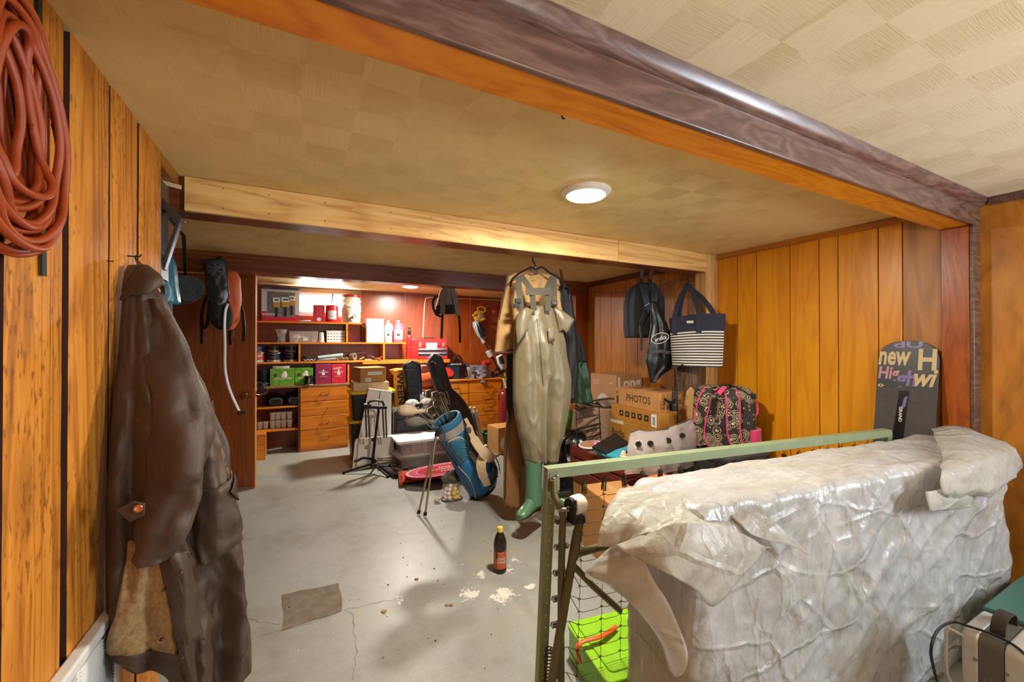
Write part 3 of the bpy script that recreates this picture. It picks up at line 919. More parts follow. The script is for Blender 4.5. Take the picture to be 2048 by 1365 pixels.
# steel wall bracket past the end of the cedar wall
T = Thing('steel_bracket', 'bare steel angle bracket fixed past the end of the cedar wall', 'bracket', (-.53, 2.15, 1.72))
iron = M('dull_steel', '4e4f54', .38, .85, var=.3, vscale=30)
A, B, C_ = at(322, 404, Y=2.14), at(364, 446, Y=2.14), at(327, 540, Y=2.14)
part(T, 'wall_plate', MB().box(-.532, -.521, 2.10, 2.20, C_.z-.04, A.z+.08), iron, bevel=.001)
part(T, 'arm', MB().bar(A, B, .05, .028, (0, 0, 1)), iron, bevel=.003)
part(T, 'brace', MB().bar(B+V((-.006, 0, .01)), C_, .035, .014, (1, 0, 0)), iron, bevel=.002)
mb = MB()
for i in range(3):
    mb.tube([(-.50, 2.3, 2.075+.006*i), (-.6, 2.28, 2.085+.007*i), (-.75, 2.26, 2.09+.004*i)], .003, 6)
mb.v = [p+V((0, 0, 0)) for p in mb.v]
solo('wire_bundle', mb, M('cream_wire', 'd8c49a', .5), 'three pale wires running into the dark gap beside the pine beam', 'wire')

# mattress in plastic ------------------------------------------------------------------
def plastic_mat(name, c, alpha):
    m, nt, b = new_mat(name)
    co = coords(nt)
    n = node(nt, 'ShaderNodeTexNoise', {'Vector': co, 'Scale': 4.0, 'Detail': 8.0, 'Roughness': .7})
    n2 = node(nt, 'ShaderNodeTexNoise', {'Vector': node(nt, 'ShaderNodeMapping', {'Vector': co, 'Scale': (3, 14, 3)}).outputs[0], 'Scale': 4.0, 'Detail': 6.0, 'Roughness': .7})
    f = mth(nt, 'ADD', mth(nt, 'MULTIPLY', n.outputs[0], .5), mth(nt, 'MULTIPLY', n2.outputs[0], .5))
    L = lin(c)
    nt.links.new(ramp(nt, f, [(.33, '96907f'), (.5, c), (.68, 'bfbebc')]), b.inputs['Base Color'])
    b.inputs['Roughness'].default_value = .30
    b.inputs['Specular IOR Level'].default_value = .55
    h = mth(nt, 'MULTIPLY', n.outputs[0], 1.2)
    for k, (rot, sc, thin, q) in enumerate((((0, .7, .2), (3.2, 4, 6.5), 16.0, .9), ((.4, -.8, .2), (8, 8, 4), 11.0, .6), ((0, 1.3, .5), (17, 15, 9), 8.0, .3))):
        mp = node(nt, 'ShaderNodeMapping', {'Vector': mixc(nt, .035, co, n.outputs[1]), 'Rotation': rot, 'Scale': sc, 'Location': (k*3.1, k*1.7, 0)})
        vv = node(nt, 'ShaderNodeTexVoronoi', {'Vector': mp.outputs[0], 'Scale': 1.0}, feature='DISTANCE_TO_EDGE')
        line = mth(nt, 'MAXIMUM', mth(nt, 'SUBTRACT', 1.0, mth(nt, 'MULTIPLY', vv.outputs['Distance'], thin)), 0.0)
        mk = node(nt, 'ShaderNodeTexNoise', {'Vector': co, 'Scale': 3.0+2*k, 'Detail': 2.0})
        line = mth(nt, 'MULTIPLY', line, mth(nt, 'MULTIPLY', mth(nt, 'MAXIMUM', mth(nt, 'SUBTRACT', mk.outputs[0], .36), 0.0), 4.0*q))
        h = mth(nt, 'ADD', h, line)
    bump(nt, b, h, .7, .009)
    if alpha < 1:
        tr = node(nt, 'ShaderNodeBsdfTransparent')
        tl = node(nt, 'ShaderNodeBsdfTranslucent', {'Color': lin(c)})
        m1 = node(nt, 'ShaderNodeMixShader', {0: .4, 1: b.outputs[0], 2: tl.outputs[0]})
        m2 = node(nt, 'ShaderNodeMixShader', {0: alpha, 1: tr.outputs[0], 2: m1.outputs[0]})
        nt.links.new(m2.outputs[0], nt.nodes['Material Output'].inputs[0])
    return m
PLA = plastic_mat('dusty_plastic_wrap', 'a5a4a3', 1)
PLF = plastic_mat('milky_plastic_film', 'd2cfc6', .82)
MFL, MFR, MH, MT = V((1.03, .815, 0)), V((2.93, .645, 0)), .895, .325
md = (MFR-MFL).normalized()
mn = V((-md.y, md.x, 0))
mlen = (MFR-MFL).length
def mat_pt(s, k, K):
    """s along the length 0..1, k = index round the section"""
    r = .035
    segs = [(0, 0), (0, MH), (MT, MH), (MT, 0)]
    per = [MH, MT, MH, MT]
    tot = sum(per)
    q = k/K*tot
    for e in range(4):
        if q <= per[e] or e == 3: break
        q -= per[e]
    a, c = segs[e], segs[(e+1) % 4]
    x = a[0]+(c[0]-a[0])*q/per[e]
    z = a[1]+(c[1]-a[1])*q/per[e]
    # round the section's corners
    cx, cz = min(max(x, r), MT-r), min(max(z, r), MH-r)
    dx, dz = x-cx, z-cz
    nrm = V((dx, dz, 0))
    if nrm.length > r: nrm *= r/nrm.length
    x, z = cx+nrm.x, cz+nrm.y
    nv = V((dx, dz, 0)).normalized() if nrm.length > 1e-6 else V((0, 0, 0))
    # the ends draw in
    e0 = min(s, 1-s)*mlen
    sh = 1-.5*max(0, (.05-e0)/.05)**2*.18
    x = MT/2+(x-MT/2)*sh
    z = MH/2+(z-MH/2)*(1-(1-sh)*.35)
    sag = -.018*math.sin(PI*s)*(z/MH)
    p = MFL+md*(s*mlen)+mn*x+V((0, 0, z+sag*0))
    out = mn*nv.x+V((0, 0, nv.y))
    front = 1 if nv.x < -.5 else 0
    w = .014*(nz(p, 3.2, 1))+.010*(ridge(V((p.x*3.2+p.z*1.4, p.y*3, p.z*2.2)), 1.0, 2)**3)+.010*max(0, ridge(V((p.x*4-p.z*5, p.y*4, p.z*3)), 1.0, 3)-.72)*3+.004*ridge(p, 14, 4)+.004*nz(p, 24, 5)
    w += .014*(noise.voronoi(V((p.x*4+p.z*3, p.y*5, p.z*5-p.x*2)))[0][0]-.45)
    if nv.y > .5: w = w*.45+.010*nz((p.x*2, p.y*9, 0), 2.0, 8)
    else: w += .012*math.sin(p.x*9+2*math.sin(p.z*7))*max(0, (p.z-.55))*1.2*ridge(p, 5, 6)
    return p+out*(w-.006)
K, NS = 190, 240
rings = []
for i in range(NS+1):
    s = i/NS
    rings.append([mat_pt(s, k, K) for k in range(K)])
for s0, idx in ((0, 0), (1, -1)):      # close both ends with shrinking rings
    base = rings[idx]
    cc = sum(base, V((0, 0, 0)))/len(base)
    caps = []
    for q, push in ((.93, .014), (.80, .02), (.6, .022), (.35, .022), (.1, .022)):
        sg = -1 if s0 == 0 else 1
        caps.append([cc+(p-cc)*q+md*sg*(push+.006*nz(p*q, 8, 9)+.008*ridge(V((p.z*2, p.y*9*q, 0)), 1.5, 3)) for p in base])
    rings = (caps[::-1]+rings) if s0 == 0 else (rings+caps)
T = Thing('mattress', 'mattress standing on its long edge wrapped in dusty white plastic', 'mattress', MFL+md*mlen/2+mn*MT/2)
part(T, 'wrapped_body', MB().loft(rings), PLA, smooth=0)
def film(name, rows, amp=.006, sc=9, seed=0, nu=7, nv=7):
    return part(T, name, sheet([[at(x, y, Y=d) for x, y, d in r] for r in rows], nu, nv, amp, sc, seed), PLF, smooth=0, solid=.0012)
film('loose_film', [
    [(1236, 978, 1.08), (1300, 972, 1.06), (1380, 985, .97), (1450, 1000, .90), (1512, 1004, .84)],
    [(1212, 1020, 1.0), (1262, 1016, .95), (1345, 985, .93), (1425, 1030, .83), (1500, 1040, .79)],
    [(1200, 1060, .96), (1255, 1050, .90), (1318, 1045, .86), (1400, 1048, .80), (1497, 1060, .775)],
    [(1197, 1095, .95), (1238, 1088, .90), (1300, 1064, .84), (1395, 1055, .785), (1500, 1076, .77)]], .008, 10, 1)
film('corner_flap', [
    [(1230, 1090, .90), (1300, 1064, .84), (1360, 1043, .795), (1440, 1052, .775), (1500, 1074, .77)],
    [(1243, 1100, .87), (1315, 1090, .80), (1380, 1085, .765), (1450, 1085, .755), (1516, 1086, .76)],
    [(1262, 1110, .85), (1325, 1128, .78), (1395, 1135, .745), (1462, 1122, .74), (1530, 1102, .755)],
    [(1275, 1116, .845), (1335, 1148, .77), (1388, 1178, .735), (1427, 1214, .725), (1480, 1158, .74)]], .003, 7, 5)
film('end_flap', [
    [(1243, 1080, .93), (1256, 1088, .88), (1272, 1104, .84)],
    [(1200, 1115, .97), (1240, 1128, .89), (1290, 1128, .82)],
    [(1172, 1143, .99), (1228, 1160, .89), (1312, 1168, .79)],
    [(1178, 1160, .99), (1262, 1180, .85), (1340, 1215, .755)],
    [(1228, 1172, .94), (1300, 1245, .79), (1370, 1290, .725)],
    [(1300, 1230, .82), (1335, 1310, .755), (1374, 1322, .715)],
    [(1338, 1340, .755), (1350, 1354, .745), (1364, 1347, .73)]], .004, 8, 8)
film('small_flap', [
    [(1462, 1032, .80), (1490, 1012, .81), (1522, 1028, .78), (1548, 1042, .76)],
    [(1482, 1052, .775), (1512, 1050, .765), (1545, 1062, .75), (1582, 1076, .74)],
    [(1500, 1070, .76), (1545, 1085, .745), (1580, 1092, .735), (1620, 1112, .73)]], .003, 9, 12)
film('end_bunch', [
    [(1862, 858, .91), (1915, 852, .85), (1962, 868, .765), (2008, 884, .69)],
    [(1880, 905, .74), (1940, 886, .72), (2000, 892, .68), (2036, 905, .64)],
    [(1880, 950, .64), (1945, 930, .625), (2005, 918, .62), (2044, 936, .63)],
    [(1885, 985, .635), (1950, 975, .615), (1995, 975, .60), (2020, 960, .62)],
    [(1900, 1005, .65), (1945, 990, .635), (1975, 995, .62), (1990, 985, .64)]], .007, 11, 15, 9, 8)
film('tape_flap', [
    [(1850, 985, .652), (1895, 975, .645), (1938, 965, .64)],
    [(1855, 1008, .648), (1900, 1000, .641), (1945, 998, .636)],
    [(1858, 1024, .652), (1905, 1020, .645), (1940, 1016, .64)]], .003, 9, 18)

# folding bed frame ---------------------------------------------------------------------
green = M('sage_green_enamel', '7e8a68', .42, var=.08, vscale=15)
olive = M('olive_bronze_tube', '5e5836', .38, .35, var=.15, vscale=12)
wirem = M('dark_spring_wire', '4a4030', .45, .7)
FA, FB = V((.785, 1.264, .923)), V((2.76, 1.012, .923))
fd = (FB-FA).normalized(); fn_ = V((-fd.y, fd.x, 0)); flen = (FB-FA).length
T = Thing('folding_bed_frame', 'sage green folding bed frame with wire springs stood on edge behind the mattress', 'bed frame', (FA+FB)/2*1-V((0, 0, .923)))
prof = [(-.003, 0), (.038, 0), (.042, -.002), (.042, -.006), (.002, -.006), (.001, -.038), (-.003, -.038)]
mb = MB().loft([[FA+fd*s+fn_*y+V((0, 0, z)) for y, z in prof] for s in (0, flen)])
part(T, 'top_rail', mb, green, bevel=.0015)
UB = V((.745, 1.275, 0.0))
def channel(a, b, w=.036, dpt=.03):
    d = (b-a).normalized(); sx = fd; ny = fn_
    pr = [(0, 0), (w, 0), (w, .004), (.004, .004), (.004, dpt), (0, dpt)]
    return MB().loft([[p+sx*x+ny*y for x, y in pr] for p in (a, b)])
part(T, 'side_rail', channel(FA+V((0, 0, -.012)), UB), green, bevel=.001)
part(T, 'side_rail', channel(FB+V((-.03, 0, -.012)), V((2.72, 1.02, 0))), green, bevel=.001)
part(T, 'bottom_rail', MB().loft([[V((.745, 1.275, .0))+fd*s+fn_*y+V((0, 0, z)) for y, z in ((0, 0), (.04, 0), (.04, .005), (.004, .005), (.004, .035), (0, .035))] for s in (0, flen)]), green)
def onup(z, off=0): # point on the left upright
    t = (FA.z-z)/FA.z
    return FA.lerp(UB, t)+fd*off
part(T, 'corner_plate', MB().obox(FA+fd*.028+fn_*-.004+V((0, 0, -.05)), fd*.02, fn_*.0015, V((0, 0, .034))), M('plate_green', '8a8d72', .4, .4), bevel=.001)
mb = MB()
for x, z in ((.022, -.035), (.022, -.065), (.036, -.028)):
    c = FA+fd*x+V((0, 0, z))-fn_*.007
    mb.lathe([(.006, 0), (.006, .004), (.003, .006), (.0004, .006)], c, 10, -fn_)
part(T, 'rivets', mb, steel)
mb = MB()
z = .84
while z > .05:
    c = onup(z, .02)-fn_*.0006
    mb.lathe([(.0028, 0), (.0004, .0008)], c, 8, -fn_)
    z -= .045
part(T, 'punched_holes', mb, M('hole_light', 'cfcabb', .7), kind='stuff')
# springs
def spring_mb(L=.05, r=.0095, turns=13, w=.0013):
    mb = MB()
    pts = []
    for i in range(turns*10+1):
        a = 2*PI*i/10
        pts.append((r*math.cos(a), r*math.sin(a), -L*i/(turns*10)))
    mb.tube([(0, 0, .026), (0, .004, .02), (.002, 0, .012), (0, 0, .006), (r*.6, 0, .002)]+pts+[(0, 0, -L-.004), (0, 0, -L-.014)], w, 5)
    return mb
sm = None
def put_spring(p, R, sc=1.0):
    global sm
    if sm is None:
        o = obj('spring', spring_mb(), wirem, None, smooth=0)
        sm = o.data
    else:
        o = bpy.data.objects.new('spring', sm)
        COL.objects.link(o)
    o.parent = T.o
    o.matrix_local = T.inv @ (Matrix.Translation(p) @ R.to_4x4() @ Matrix.Scale(sc, 4))
    return o
tops = []
k = 0
s = .155
while s < flen-.05:
    p = FA+fd*s+V((0, 0, -.058))+fn_*.004
    put_spring(p, Matrix.Rotation(.1*math.sin(k*2), 3, 'Y'))
    tops.append((s, p+V((0, 0, -.065))))
    s += .088 if s < .5 else .1
    k += 1
# side springs lie nearly level, pulling toward the mesh
ups = []
z = .815
RY = Matrix.Rotation(PI/2, 3, 'Y')
while z > .04:
    p = onup(z, .05)+fn_*.01
    Rm = Matrix((fd, fn_, V((0, 0, 1)))).transposed() @ Matrix.Rotation(-PI/2, 3, 'Y')
    put_spring(p, Rm, 1.05)
    ups.append(p+fd*.07)
    z -= .095
mb = MB()
step = .0475
cols = [(s, p.z) for s, p in tops]
def node_pt(ci, j):
    s, z0 = cols[ci]
    t = (FA.z-(z0-j*step))/FA.z
    return FA+fd*(s-.04*t*(1 if ci == 0 else .6))+fn_*.004+V((0, 0, z0-j*step-FA.z))
NJ = int((cols[0][1]-.05)/step)
for ci in range(len(cols)):
    for j in range(NJ):
        a, c = node_pt(ci, j), node_pt(ci, j+1)
        mb.tube([a, a.lerp(c, .5)+fd*.003, c], .0013, 4)
        mb.tube([a+fd*.007*math.cos(q)+V((0, 0, .004*math.sin(q))) for q in [0, 1.25, 2.5, 3.75, 5.0]], .0012, 4, True)
        if ci+1 < len(cols):
            b_ = node_pt(ci+1, j)
            mb.tube([a, a.lerp(b_, .2)+V((0, 0, -.006)), a.lerp(b_, .8)+V((0, 0, -.006)), b_], .0013, 4)
for i, u in enumerate(ups):
    for j in (2*i, 2*i+1):
        if j <= NJ: mb.tube([u, node_pt(0, j)], .0014, 4)
part(T, 'link_wires', mb, wirem, smooth=0, kind='stuff')
# folded leg with its white caster, link bar, cross tube and brace
DL = 1.19
cp = at(1152, 1012, Y=DL)
leg = [at(1160, 1042, Y=DL), at(1148, 1100, Y=DL), at(1126, 1230, Y=DL), at(1102, 1372, Y=DL), at(1085, 1480, Y=DL)]
L1 = part(T, 'folding_leg', MB().tube(leg, .0155, 16), olive)
part(T, 'leg_collar', MB().tube([at(1156, 1062, Y=DL), at(1146, 1118, Y=DL)], .018, 16), olive)
subpart(L1, 'caster_bracket', MB().obox(cp+V((-.022, -.004, -.012)), (.004, 0, 0), (0, .022, 0), (.004, 0, .042)).lathe([(.03, -.003), (.03, .003)], cp+V((-.026, 0, 0)), 20, (1, .1, 0)).tube([at(1160, 1042, Y=DL)+V((-.0, 0, -.004)), at(1158, 1032, Y=DL)], .021, 14), black, bevel=.001)
subpart(L1, 'caster_wheel', MB().lathe([(.012, -.024), (.028, -.023), (.033, -.015), (.033, .016), (.028, .024), (.012, .025)], cp+V((.006, 0, .004)), 28, (1, .1, 0)), M('ivory_wheel', 'dcd6cc', .35, var=.1, vscale=30))
subpart(L1, 'axle_bolt', MB().lathe([(.006, -.04), (.006, -.028), (.003, -.027)], cp, 10, (1, .1, 0)).tube([cp+V((-.03, 0, -.008)), cp+V((-.062, .02, -.012))], .008, 10), steel)
part(T, 'link_bar', MB().tube(spline([at(1107, 962, Y=1.235), at(1108, 990, Y=1.225), at(1116, 1008, Y=1.215), at(1125, 1030, Y=1.21), at(1124, 1080, Y=1.21), at(1122, 1200, Y=1.215), at(1122, 1380, Y=1.22), at(1122, 1480, Y=1.22)], 5), .0125, 14), olive)
part(T, 'cross_tube', MB().tube(spline([at(1150, 1108, Y=DL+.01), at(1165, 1104, Y=DL+.012), at(1195, 1096, Y=DL+.012), at(1300, 1072, Y=DL-.02)], 4), .0150, 14), olive)
part(T, 'diagonal_brace', MB().tube([at(1143, 1128, Y=DL+.01), at(1185, 1172, Y=DL+.01), at(1240, 1222, Y=DL+.0)], .0118, 14), olive)
big = []
for i in range(22*10):
    a = 2*PI*i/10
    q = i/220
    c = at(1098-8*q, 1298+150*q, Y=1.25)
    big.append(c+V((.012*math.cos(a), .012*math.sin(a), 0)))
part(T, 'tension_spring', MB().tube(big, .0022, 5), wirem, smooth=0)

# lime green case with an orange handle on the floor behind the frame
a, b_, c_ = at(1132, 1246, Z=.145), at(1232, 1222, Z=.145), at(1206, 1372, Z=.145)
u = (b_-a); u.z = 0; u = u.normalized(); v = V((u.y, -u.x, 0))
ang = math.atan2(u.y, u.x)
cc = a+u*.20+v*.17
T = Thing('storage_case', 'lime green plastic case with an orange handle behind the bed springs', 'case', (cc.x, cc.y, 0), ang)
lime = M('lime_plastic', '74c212', .35, var=.12, vscale=12)
part(T, 'case_body', MB().rbox((0, 0, .068), .195, .165, .062, .02), lime, world=False, bevel=.006)
part(T, 'case_lid', MB().rbox((0, 0, .136), .20, .17, .009, .025).rbox((0, .0, .148), .165, .135, .004, .02), M('lime_plastic_lid', '8ac41c', .4, var=.15, vscale=9), world=False, bevel=.004)
part(T, 'case_foot', MB().box(-.19, -.15, -.16, .16, 0, .008).box(.15, .19, -.16, .16, 0, .008), lime, world=False)
hp = [V((-.17, -.175, .10)), V((-.172, -.19, .15)), V((-.13, -.16, .172)), V((0, -.06, .178)), V((.12, .02, .178)), V((.18, .06, .165))]
hl = [T.inv @ at(x, y, Z=z) for x, y, z in ((1160, 1325, .10), (1154, 1298, .155), (1166, 1284, .17), (1196, 1276, .175), (1216, 1266, .172), (1232, 1254, .165))]
part(T, 'handle', MB().tube(spline(hl, 5), .0115, 10, flat=.6), M('orange_handle', 'e0581e', .4), world=False)
part(T, 'latch', MB().box(.08, .14, .168, .178, .11, .15), M('brown_latch', '8a7a66', .5), world=False, bevel=.003)

# tall plain carton behind the bed springs
bx0 = at(1165, 970, Z=.41); bx1 = at(1218, 1008, Z=.41)
uu = (bx1-bx0); uu.z = 0; uu.normalize(); vv = V((-uu.y, uu.x, 0))
card = M('cardboard', 'b8834a', .8, var=.08, vscale=6, bmp=.05)
cardd = M('cardboard_dark', '9c6a30', .8, var=.08, vscale=6)
tape = M('packing_tape', 'c8a06a', .25)
def carton(T, w, d, h, flaps=True, mat=None, tp=True):
    """closed carton in the local frame of T: w along x, d along y"""
    mat = mat or card
    part(T, 'carton_body', MB().box(-w/2, w/2, -d/2, d/2, 0, h-.004), mat, world=False, bevel=.003)
    part(T, 'carton_flap', MB().box(-w/2+.001, w/2-.001, -d/2+.001, -.0015, h-.004, h), mat, world=False, bevel=.0012, seg=1)
    part(T, 'carton_flap', MB().box(-w/2+.001, w/2-.001, .0015, d/2-.001, h-.004, h), mat, world=False, bevel=.0012, seg=1)
    if tp: part(T, 'packing_tape', MB().box(-w/2-.0008, w/2+.0008, -.025, .025, h, h+.0006).box(-w/2-.0012, -w/2-.0004, -.025, .025, h-.06, h).box(w/2+.0004, w/2+.0012, -.025, .025, h-.06, h), tape, world=False)
w, d = .42, .30
c0 = bx0+uu*w/2+vv*d/2
T = Thing('cardboard_box', 'tall plain cardboard box standing behind the bed springs', 'box', (c0.x, c0.y, 0), math.atan2(uu.y, uu.x))
carton(T, w, d, .41)
ink = M('black_print', '2a2018', .7)
part(T, 'printed_marks', MB().box(.09, .092, -d/2-.0006, -d/2, .20, .26).box(.115, .117, -d/2-.0006, -d/2, .20, .26).box(.09, .117, -d/2-.0006, -d/2, .20, .202).box(.09, .117, -d/2-.0006, -d/2, .228, .231).box(.09, .117, -d/2-.0006, -d/2, .258, .26), ink, world=False)

# grey-white portable case, bottom right
T = Thing('portable_case', 'scuffed white metal portable case with a dark centre band and strap handle', 'case', (2.075, .46, 0))
wmet = M('scuffed_white_metal', 'b4b0a8', .38, .2, var=.12, vscale=10)
band = M('grey_band', '55504a', .45)
X0, X1, Ya, Yb, Hh = 1.965, 2.185, .375, .54, .425
def rprof(x0, x1, z0, z1, r=.03, n=5):
    pts = [(x0, z0), (x1, z0)]
    for cx, cz, a0 in ((x1-r, z1-r, 0), (x0+r, z1-r, 90)):
        for k in range(n+1):
            a = math.radians(a0+90*k/n)
            pts.append((cx+r*math.cos(a), cz+r*math.sin(a)))
    return pts
pr = rprof(X0, X1, .012, Hh)
for a, c in ((Ya, .446), (.502, Yb)):
    part(T, 'side_shell', MB().loft([[(x, y, z) for x, z in pr] for y in (a, c)]), wmet, bevel=.006, seg=3)
pb = rprof(X0+.003, X1-.003, .012, Hh-.003)
part(T, 'centre_band', MB().loft([[(x, y, z) for x, z in pb] for y in (.447, .501)]), band)
part(T, 'foot', MB().box(X0+.02, X1-.02, Ya+.02, Yb-.02, 0, .0125), black)
hd = spline([(2.03, .474, Hh-.004), (2.035, .474, Hh+.02), (2.06, .474, Hh+.042), (2.10, .474, Hh+.046), (2.135, .474, Hh+.038), (2.15, .474, Hh+.02), (2.15, .474, Hh-.004)], 4)
part(T, 'strap_handle', MB().strap(hd, .034, .005, (0, 1, 0)), M('dark_leather', '2e2620', .5), solid=0)
mb = MB()
for y in (.44, .508):
    for z in (.34, .2): mb.lathe([(.0055, 0), (.0045, .003), (.0004, .0035)], (X0, y, z), 10, (-1, 0, 0))
    for x in (2.0, 2.14): mb.lathe([(.0055, 0), (.0045, .003), (.0004, .0035)], (x, y, Hh), 10)
part(T, 'rivets', mb, steel)
part(T, 'wire_catch', MB().tube(spline([(1.967, .535, .40), (1.955, .57, .405), (1.952, .572, .37), (1.953, .57, .25), (1.96, .545, .22)], 4), .005, 8), wmet)
grey_ink = M('pale_print', '8f8a80', .6)
for i, y in enumerate((.486, .475, .464)):
    text(T, ('PORTABLE ELECTRIC', 'VOLTS 120  WATTS 60', 'MODEL 60 CYCLES')[i], (X0+.0022, y, .24), (0, 0, 1), (0, 1, 0), .12, .006, grey_ink)
cd = spline([at(1880, 1385, Y=.58), at(1868, 1340, Y=.57), at(1862, 1300, Y=.57), at(1875, 1262, Y=.57), at(1905, 1245, Y=.565), V((1.975, .53, .434)), V((2.0, .48, .43)), V((1.985, .43, .431)), V((1.96, .38, .415)), V((1.95, .33, .40))], 6)
solo('power_cord', MB().tube(cd, .0042, 8), M('black_rubber', '0e0e0e', .4), 'black power cord looping over the white portable case', 'cord')
T = Thing('plastic_box', 'teal plastic box on the floor between white case and plywood wall', 'box', (2.75, .44, 0))
part(T, 'box_body', MB().box(2.45, 3.05, .26, .60, 0, .30, .01), M('teal_plastic', '3c6a5e', .4), bevel=.008)
part(T, 'box_lid', MB().box(2.44, 3.06, .25, .61, .30, .32), M('teal_plastic', ''), bevel=.006)
# ================================================================== THINGS THAT HANG
def silh(tab, Y, y):
    """left and right edge of a silhouette at photograph row y, standing at depth Y"""
    l, r = lerp(tab, y)
    a, b = at(l, y, Y=Y), at(r, y, Y=Y)
    return a, b
def garment(tab, Y, y0, y1, thick=.05, amp=.012, freq=5, n=56, nv=50, seed=1, tf=None, fold=0, pinch=None):
    rings = []
    for k in range(nv+1):
        y = y0+(y1-y0)*k/nv
        a, b = silh(tab, Y, y)
        c, u = (a+b)/2, (b-a)/2
        nn = V((u.y, -u.x, 0)).normalized()
        t = thick if tf is None else tf(k/nv)*thick
        r = []
        for j in range(n):
            q = 2*PI*j/n
            ca, sa = math.cos(q), math.sin(q)
            f = amp*(math.sin(freq*q+seed+2*nz((k/nv*2, seed, 0)))*.6+nz((ca*2.5, k/nv*3.5, seed), 1.3, seed)*1.2+fold*.5*math.sin(ca*11+1.2*math.sin(k/nv*3+seed)+seed)+max(0, ridge((ca*3, k/nv*5, seed), 1.0, seed+3)-.6)*1.5)*min(1, .25+k/nv*2)
            tt = t*(1-pinch(k/nv)*math.exp(-((ca-.08)/.13)**2)) if pinch else t
            p = c+u*ca*(1+.0*f)+nn*(math.copysign(abs(sa)**.8, sa)*tt+f*(1 if sa > 0 else -.5)*abs(sa))
            r.append(p)
        rings.append(r)
    return MB().loft(rings)

# chest waders on a black hanger -------------------------------------------------
WY = 2.60
wad = cloth('olive_wader_nylon', '6e644c', .36, 700, .12, .1, .35)
T = Thing('chest_waders', 'olive khaki chest waders with green rubber boots hung under the pine beam', 'waders', at(1075, 1020, Y=WY))
chest = [(612, 1056, 1114), (622, 1040, 1118), (640, 1030, 1122), (700, 1028, 1130), (760, 1027, 1140), (800, 1027, 1139), (830, 1031, 1134), (860, 1037, 1128), (900, 1046, 1117), (922, 1050, 1114)]
part(T, 'wader_body', garment(chest, WY, 612, 921, .088, .013, 7, 132, 100, 3, lambda t: .35+.65*min(1, t*4.2), 1.6, lambda t: .96*max(0, min(1, (t-.44)/.14))), wad, smooth=0)
part(T, 'bib_wing', sheet([[at(x, y, Y=d) for x, y, d in r] for r in ([(1104, 612, 2.57), (1125, 622, 2.53), (1149, 640, 2.50)], [(1112, 632, 2.55), (1128, 640, 2.51), (1147, 643, 2.50)], [(1118, 665, 2.54), (1126, 660, 2.52), (1134, 668, 2.52)])], 4, 4, .002, 20), wad, smooth=0, solid=.003)
part(T, 'bib_fold', sheet([[at(x, y, Y=d) for x, y, d in r] for r in ([(1032, 632, 2.50), (1050, 616, 2.47), (1068, 622, 2.48)], [(1031, 660, 2.48), (1046, 640, 2.45), (1060, 634, 2.47)], [(1034, 690, 2.49), (1044, 676, 2.46), (1056, 660, 2.48)])], 4, 4, .003, 20), wad, smooth=0, solid=.003)
pocket = part(T, 'chest_pocket', sheet([[at(x, y, Y=2.485) for x, y in r] for r in ([(1096, 655), (1110, 655)], [(1097, 684), (1109, 682)])], 3, 3), wad, solid=.006)
part(T, 'centre_seam', MB().tube([at(x, y, Y=d) for x, y, d in ((1078, 628, 2.50), (1082, 690, 2.485), (1086, 740, 2.49), (1087, 770, 2.50))], .003, 6), wad)
boot = M('green_rubber', '4f7a5c', .32, var=.06, vscale=6)
solem = M('muddy_sole', '6e5c48', .9, var=.4, vscale=30)
def rubber_boot(cx, ytop, ybot, Y, toe, w=36):
    """one gumboot: shaft, foot towards toe direction"""
    rings = []
    for k in range(15):
        t = k/14
        y = ytop+(ybot-18-ytop)*t
        c = at(cx, y, Y=Y)
        rr = w/2/FPX*c.dot(FW)*(1-.12*math.sin(PI*t)+(.05 if k == 0 else 0))
        rr *= 1+(.05 if k in (1,) else 0)+(.02 if k in (3, 5) else 0)
        rings.append([c+V((math.cos(q), math.sin(q), 0))*rr for q in [2*PI*j/20 for j in range(20)]])
    b = at(cx, ybot, Y=Y)
    R0 = w/2/FPX*b.dot(FW)
    toe = V(toe).normalized()
    sd = V((-toe.y, toe.x, 0))
    f = MB()
    prof = [(-.075, .045, .105), (-.03, .048, .13), (.03, .046, .125), (.09, .047, .085), (.14, .05, .065), (.175, .044, .05), (.195, .025, .035)]
    fr = []
    for d, hw, h in prof:
        c = b+toe*d
        fr.append([c+sd*hw*math.cos(q)*(1 if math.sin(q) < 0 else .92)+V((0, 0, h/2+h/2*math.sin(q)+.012)) for q in [2*PI*j/16 for j in range(16)]])
    mb = MB().loft(rings)
    mb.loft(fr)
    P = part(T, 'boot', mb, boot, smooth=50, label='green rubber wader boot')
    sr = []
    for z in (0, .016):
        sr.append([b+toe*d+sd*s*hw*1.06+V((0, 0, z)) for s, pp in ((1, prof), (-1, prof[::-1])) for d, hw, h in pp])
    subpart(P, 'boot_sole', MB().loft(sr), solem)
rubber_boot(1067, 920, 1025, WY-.01, (-.80, -.45, 0))
rubber_boot(1101, 912, 1012, WY+.05, (.55, -.75, 0), 28)
sus = cloth('grey_webbing', '4a4438', .8, 1500, .1)
def px3(lst): return [at(x, y, Y=d) for x, y, d in lst]
SX = V((RT.x, RT.y, 0))
for pts, w in (([(1037, 553, 2.60), (1038, 575, 2.56), (1040, 600, 2.53), (1044, 630, 2.53)], .042), ([(1042, 552, 2.60), (1052, 565, 2.56), (1064, 583, 2.52)], .042), ([(1106, 553, 2.60), (1099, 566, 2.56), (1092, 583, 2.52)], .042), ([(1108, 555, 2.60), (1109, 580, 2.56), (1109, 612, 2.54)], .036), ([(1064, 586, 2.51), (1066, 602, 2.515), (1068, 622, 2.52)], .042), ([(1097, 586, 2.51), (1096, 602, 2.515), (1096, 622, 2.52)], .042)):
    part(T, 'suspender', MB().strap(spline(px3(pts), 4), w, .004, SX), sus)
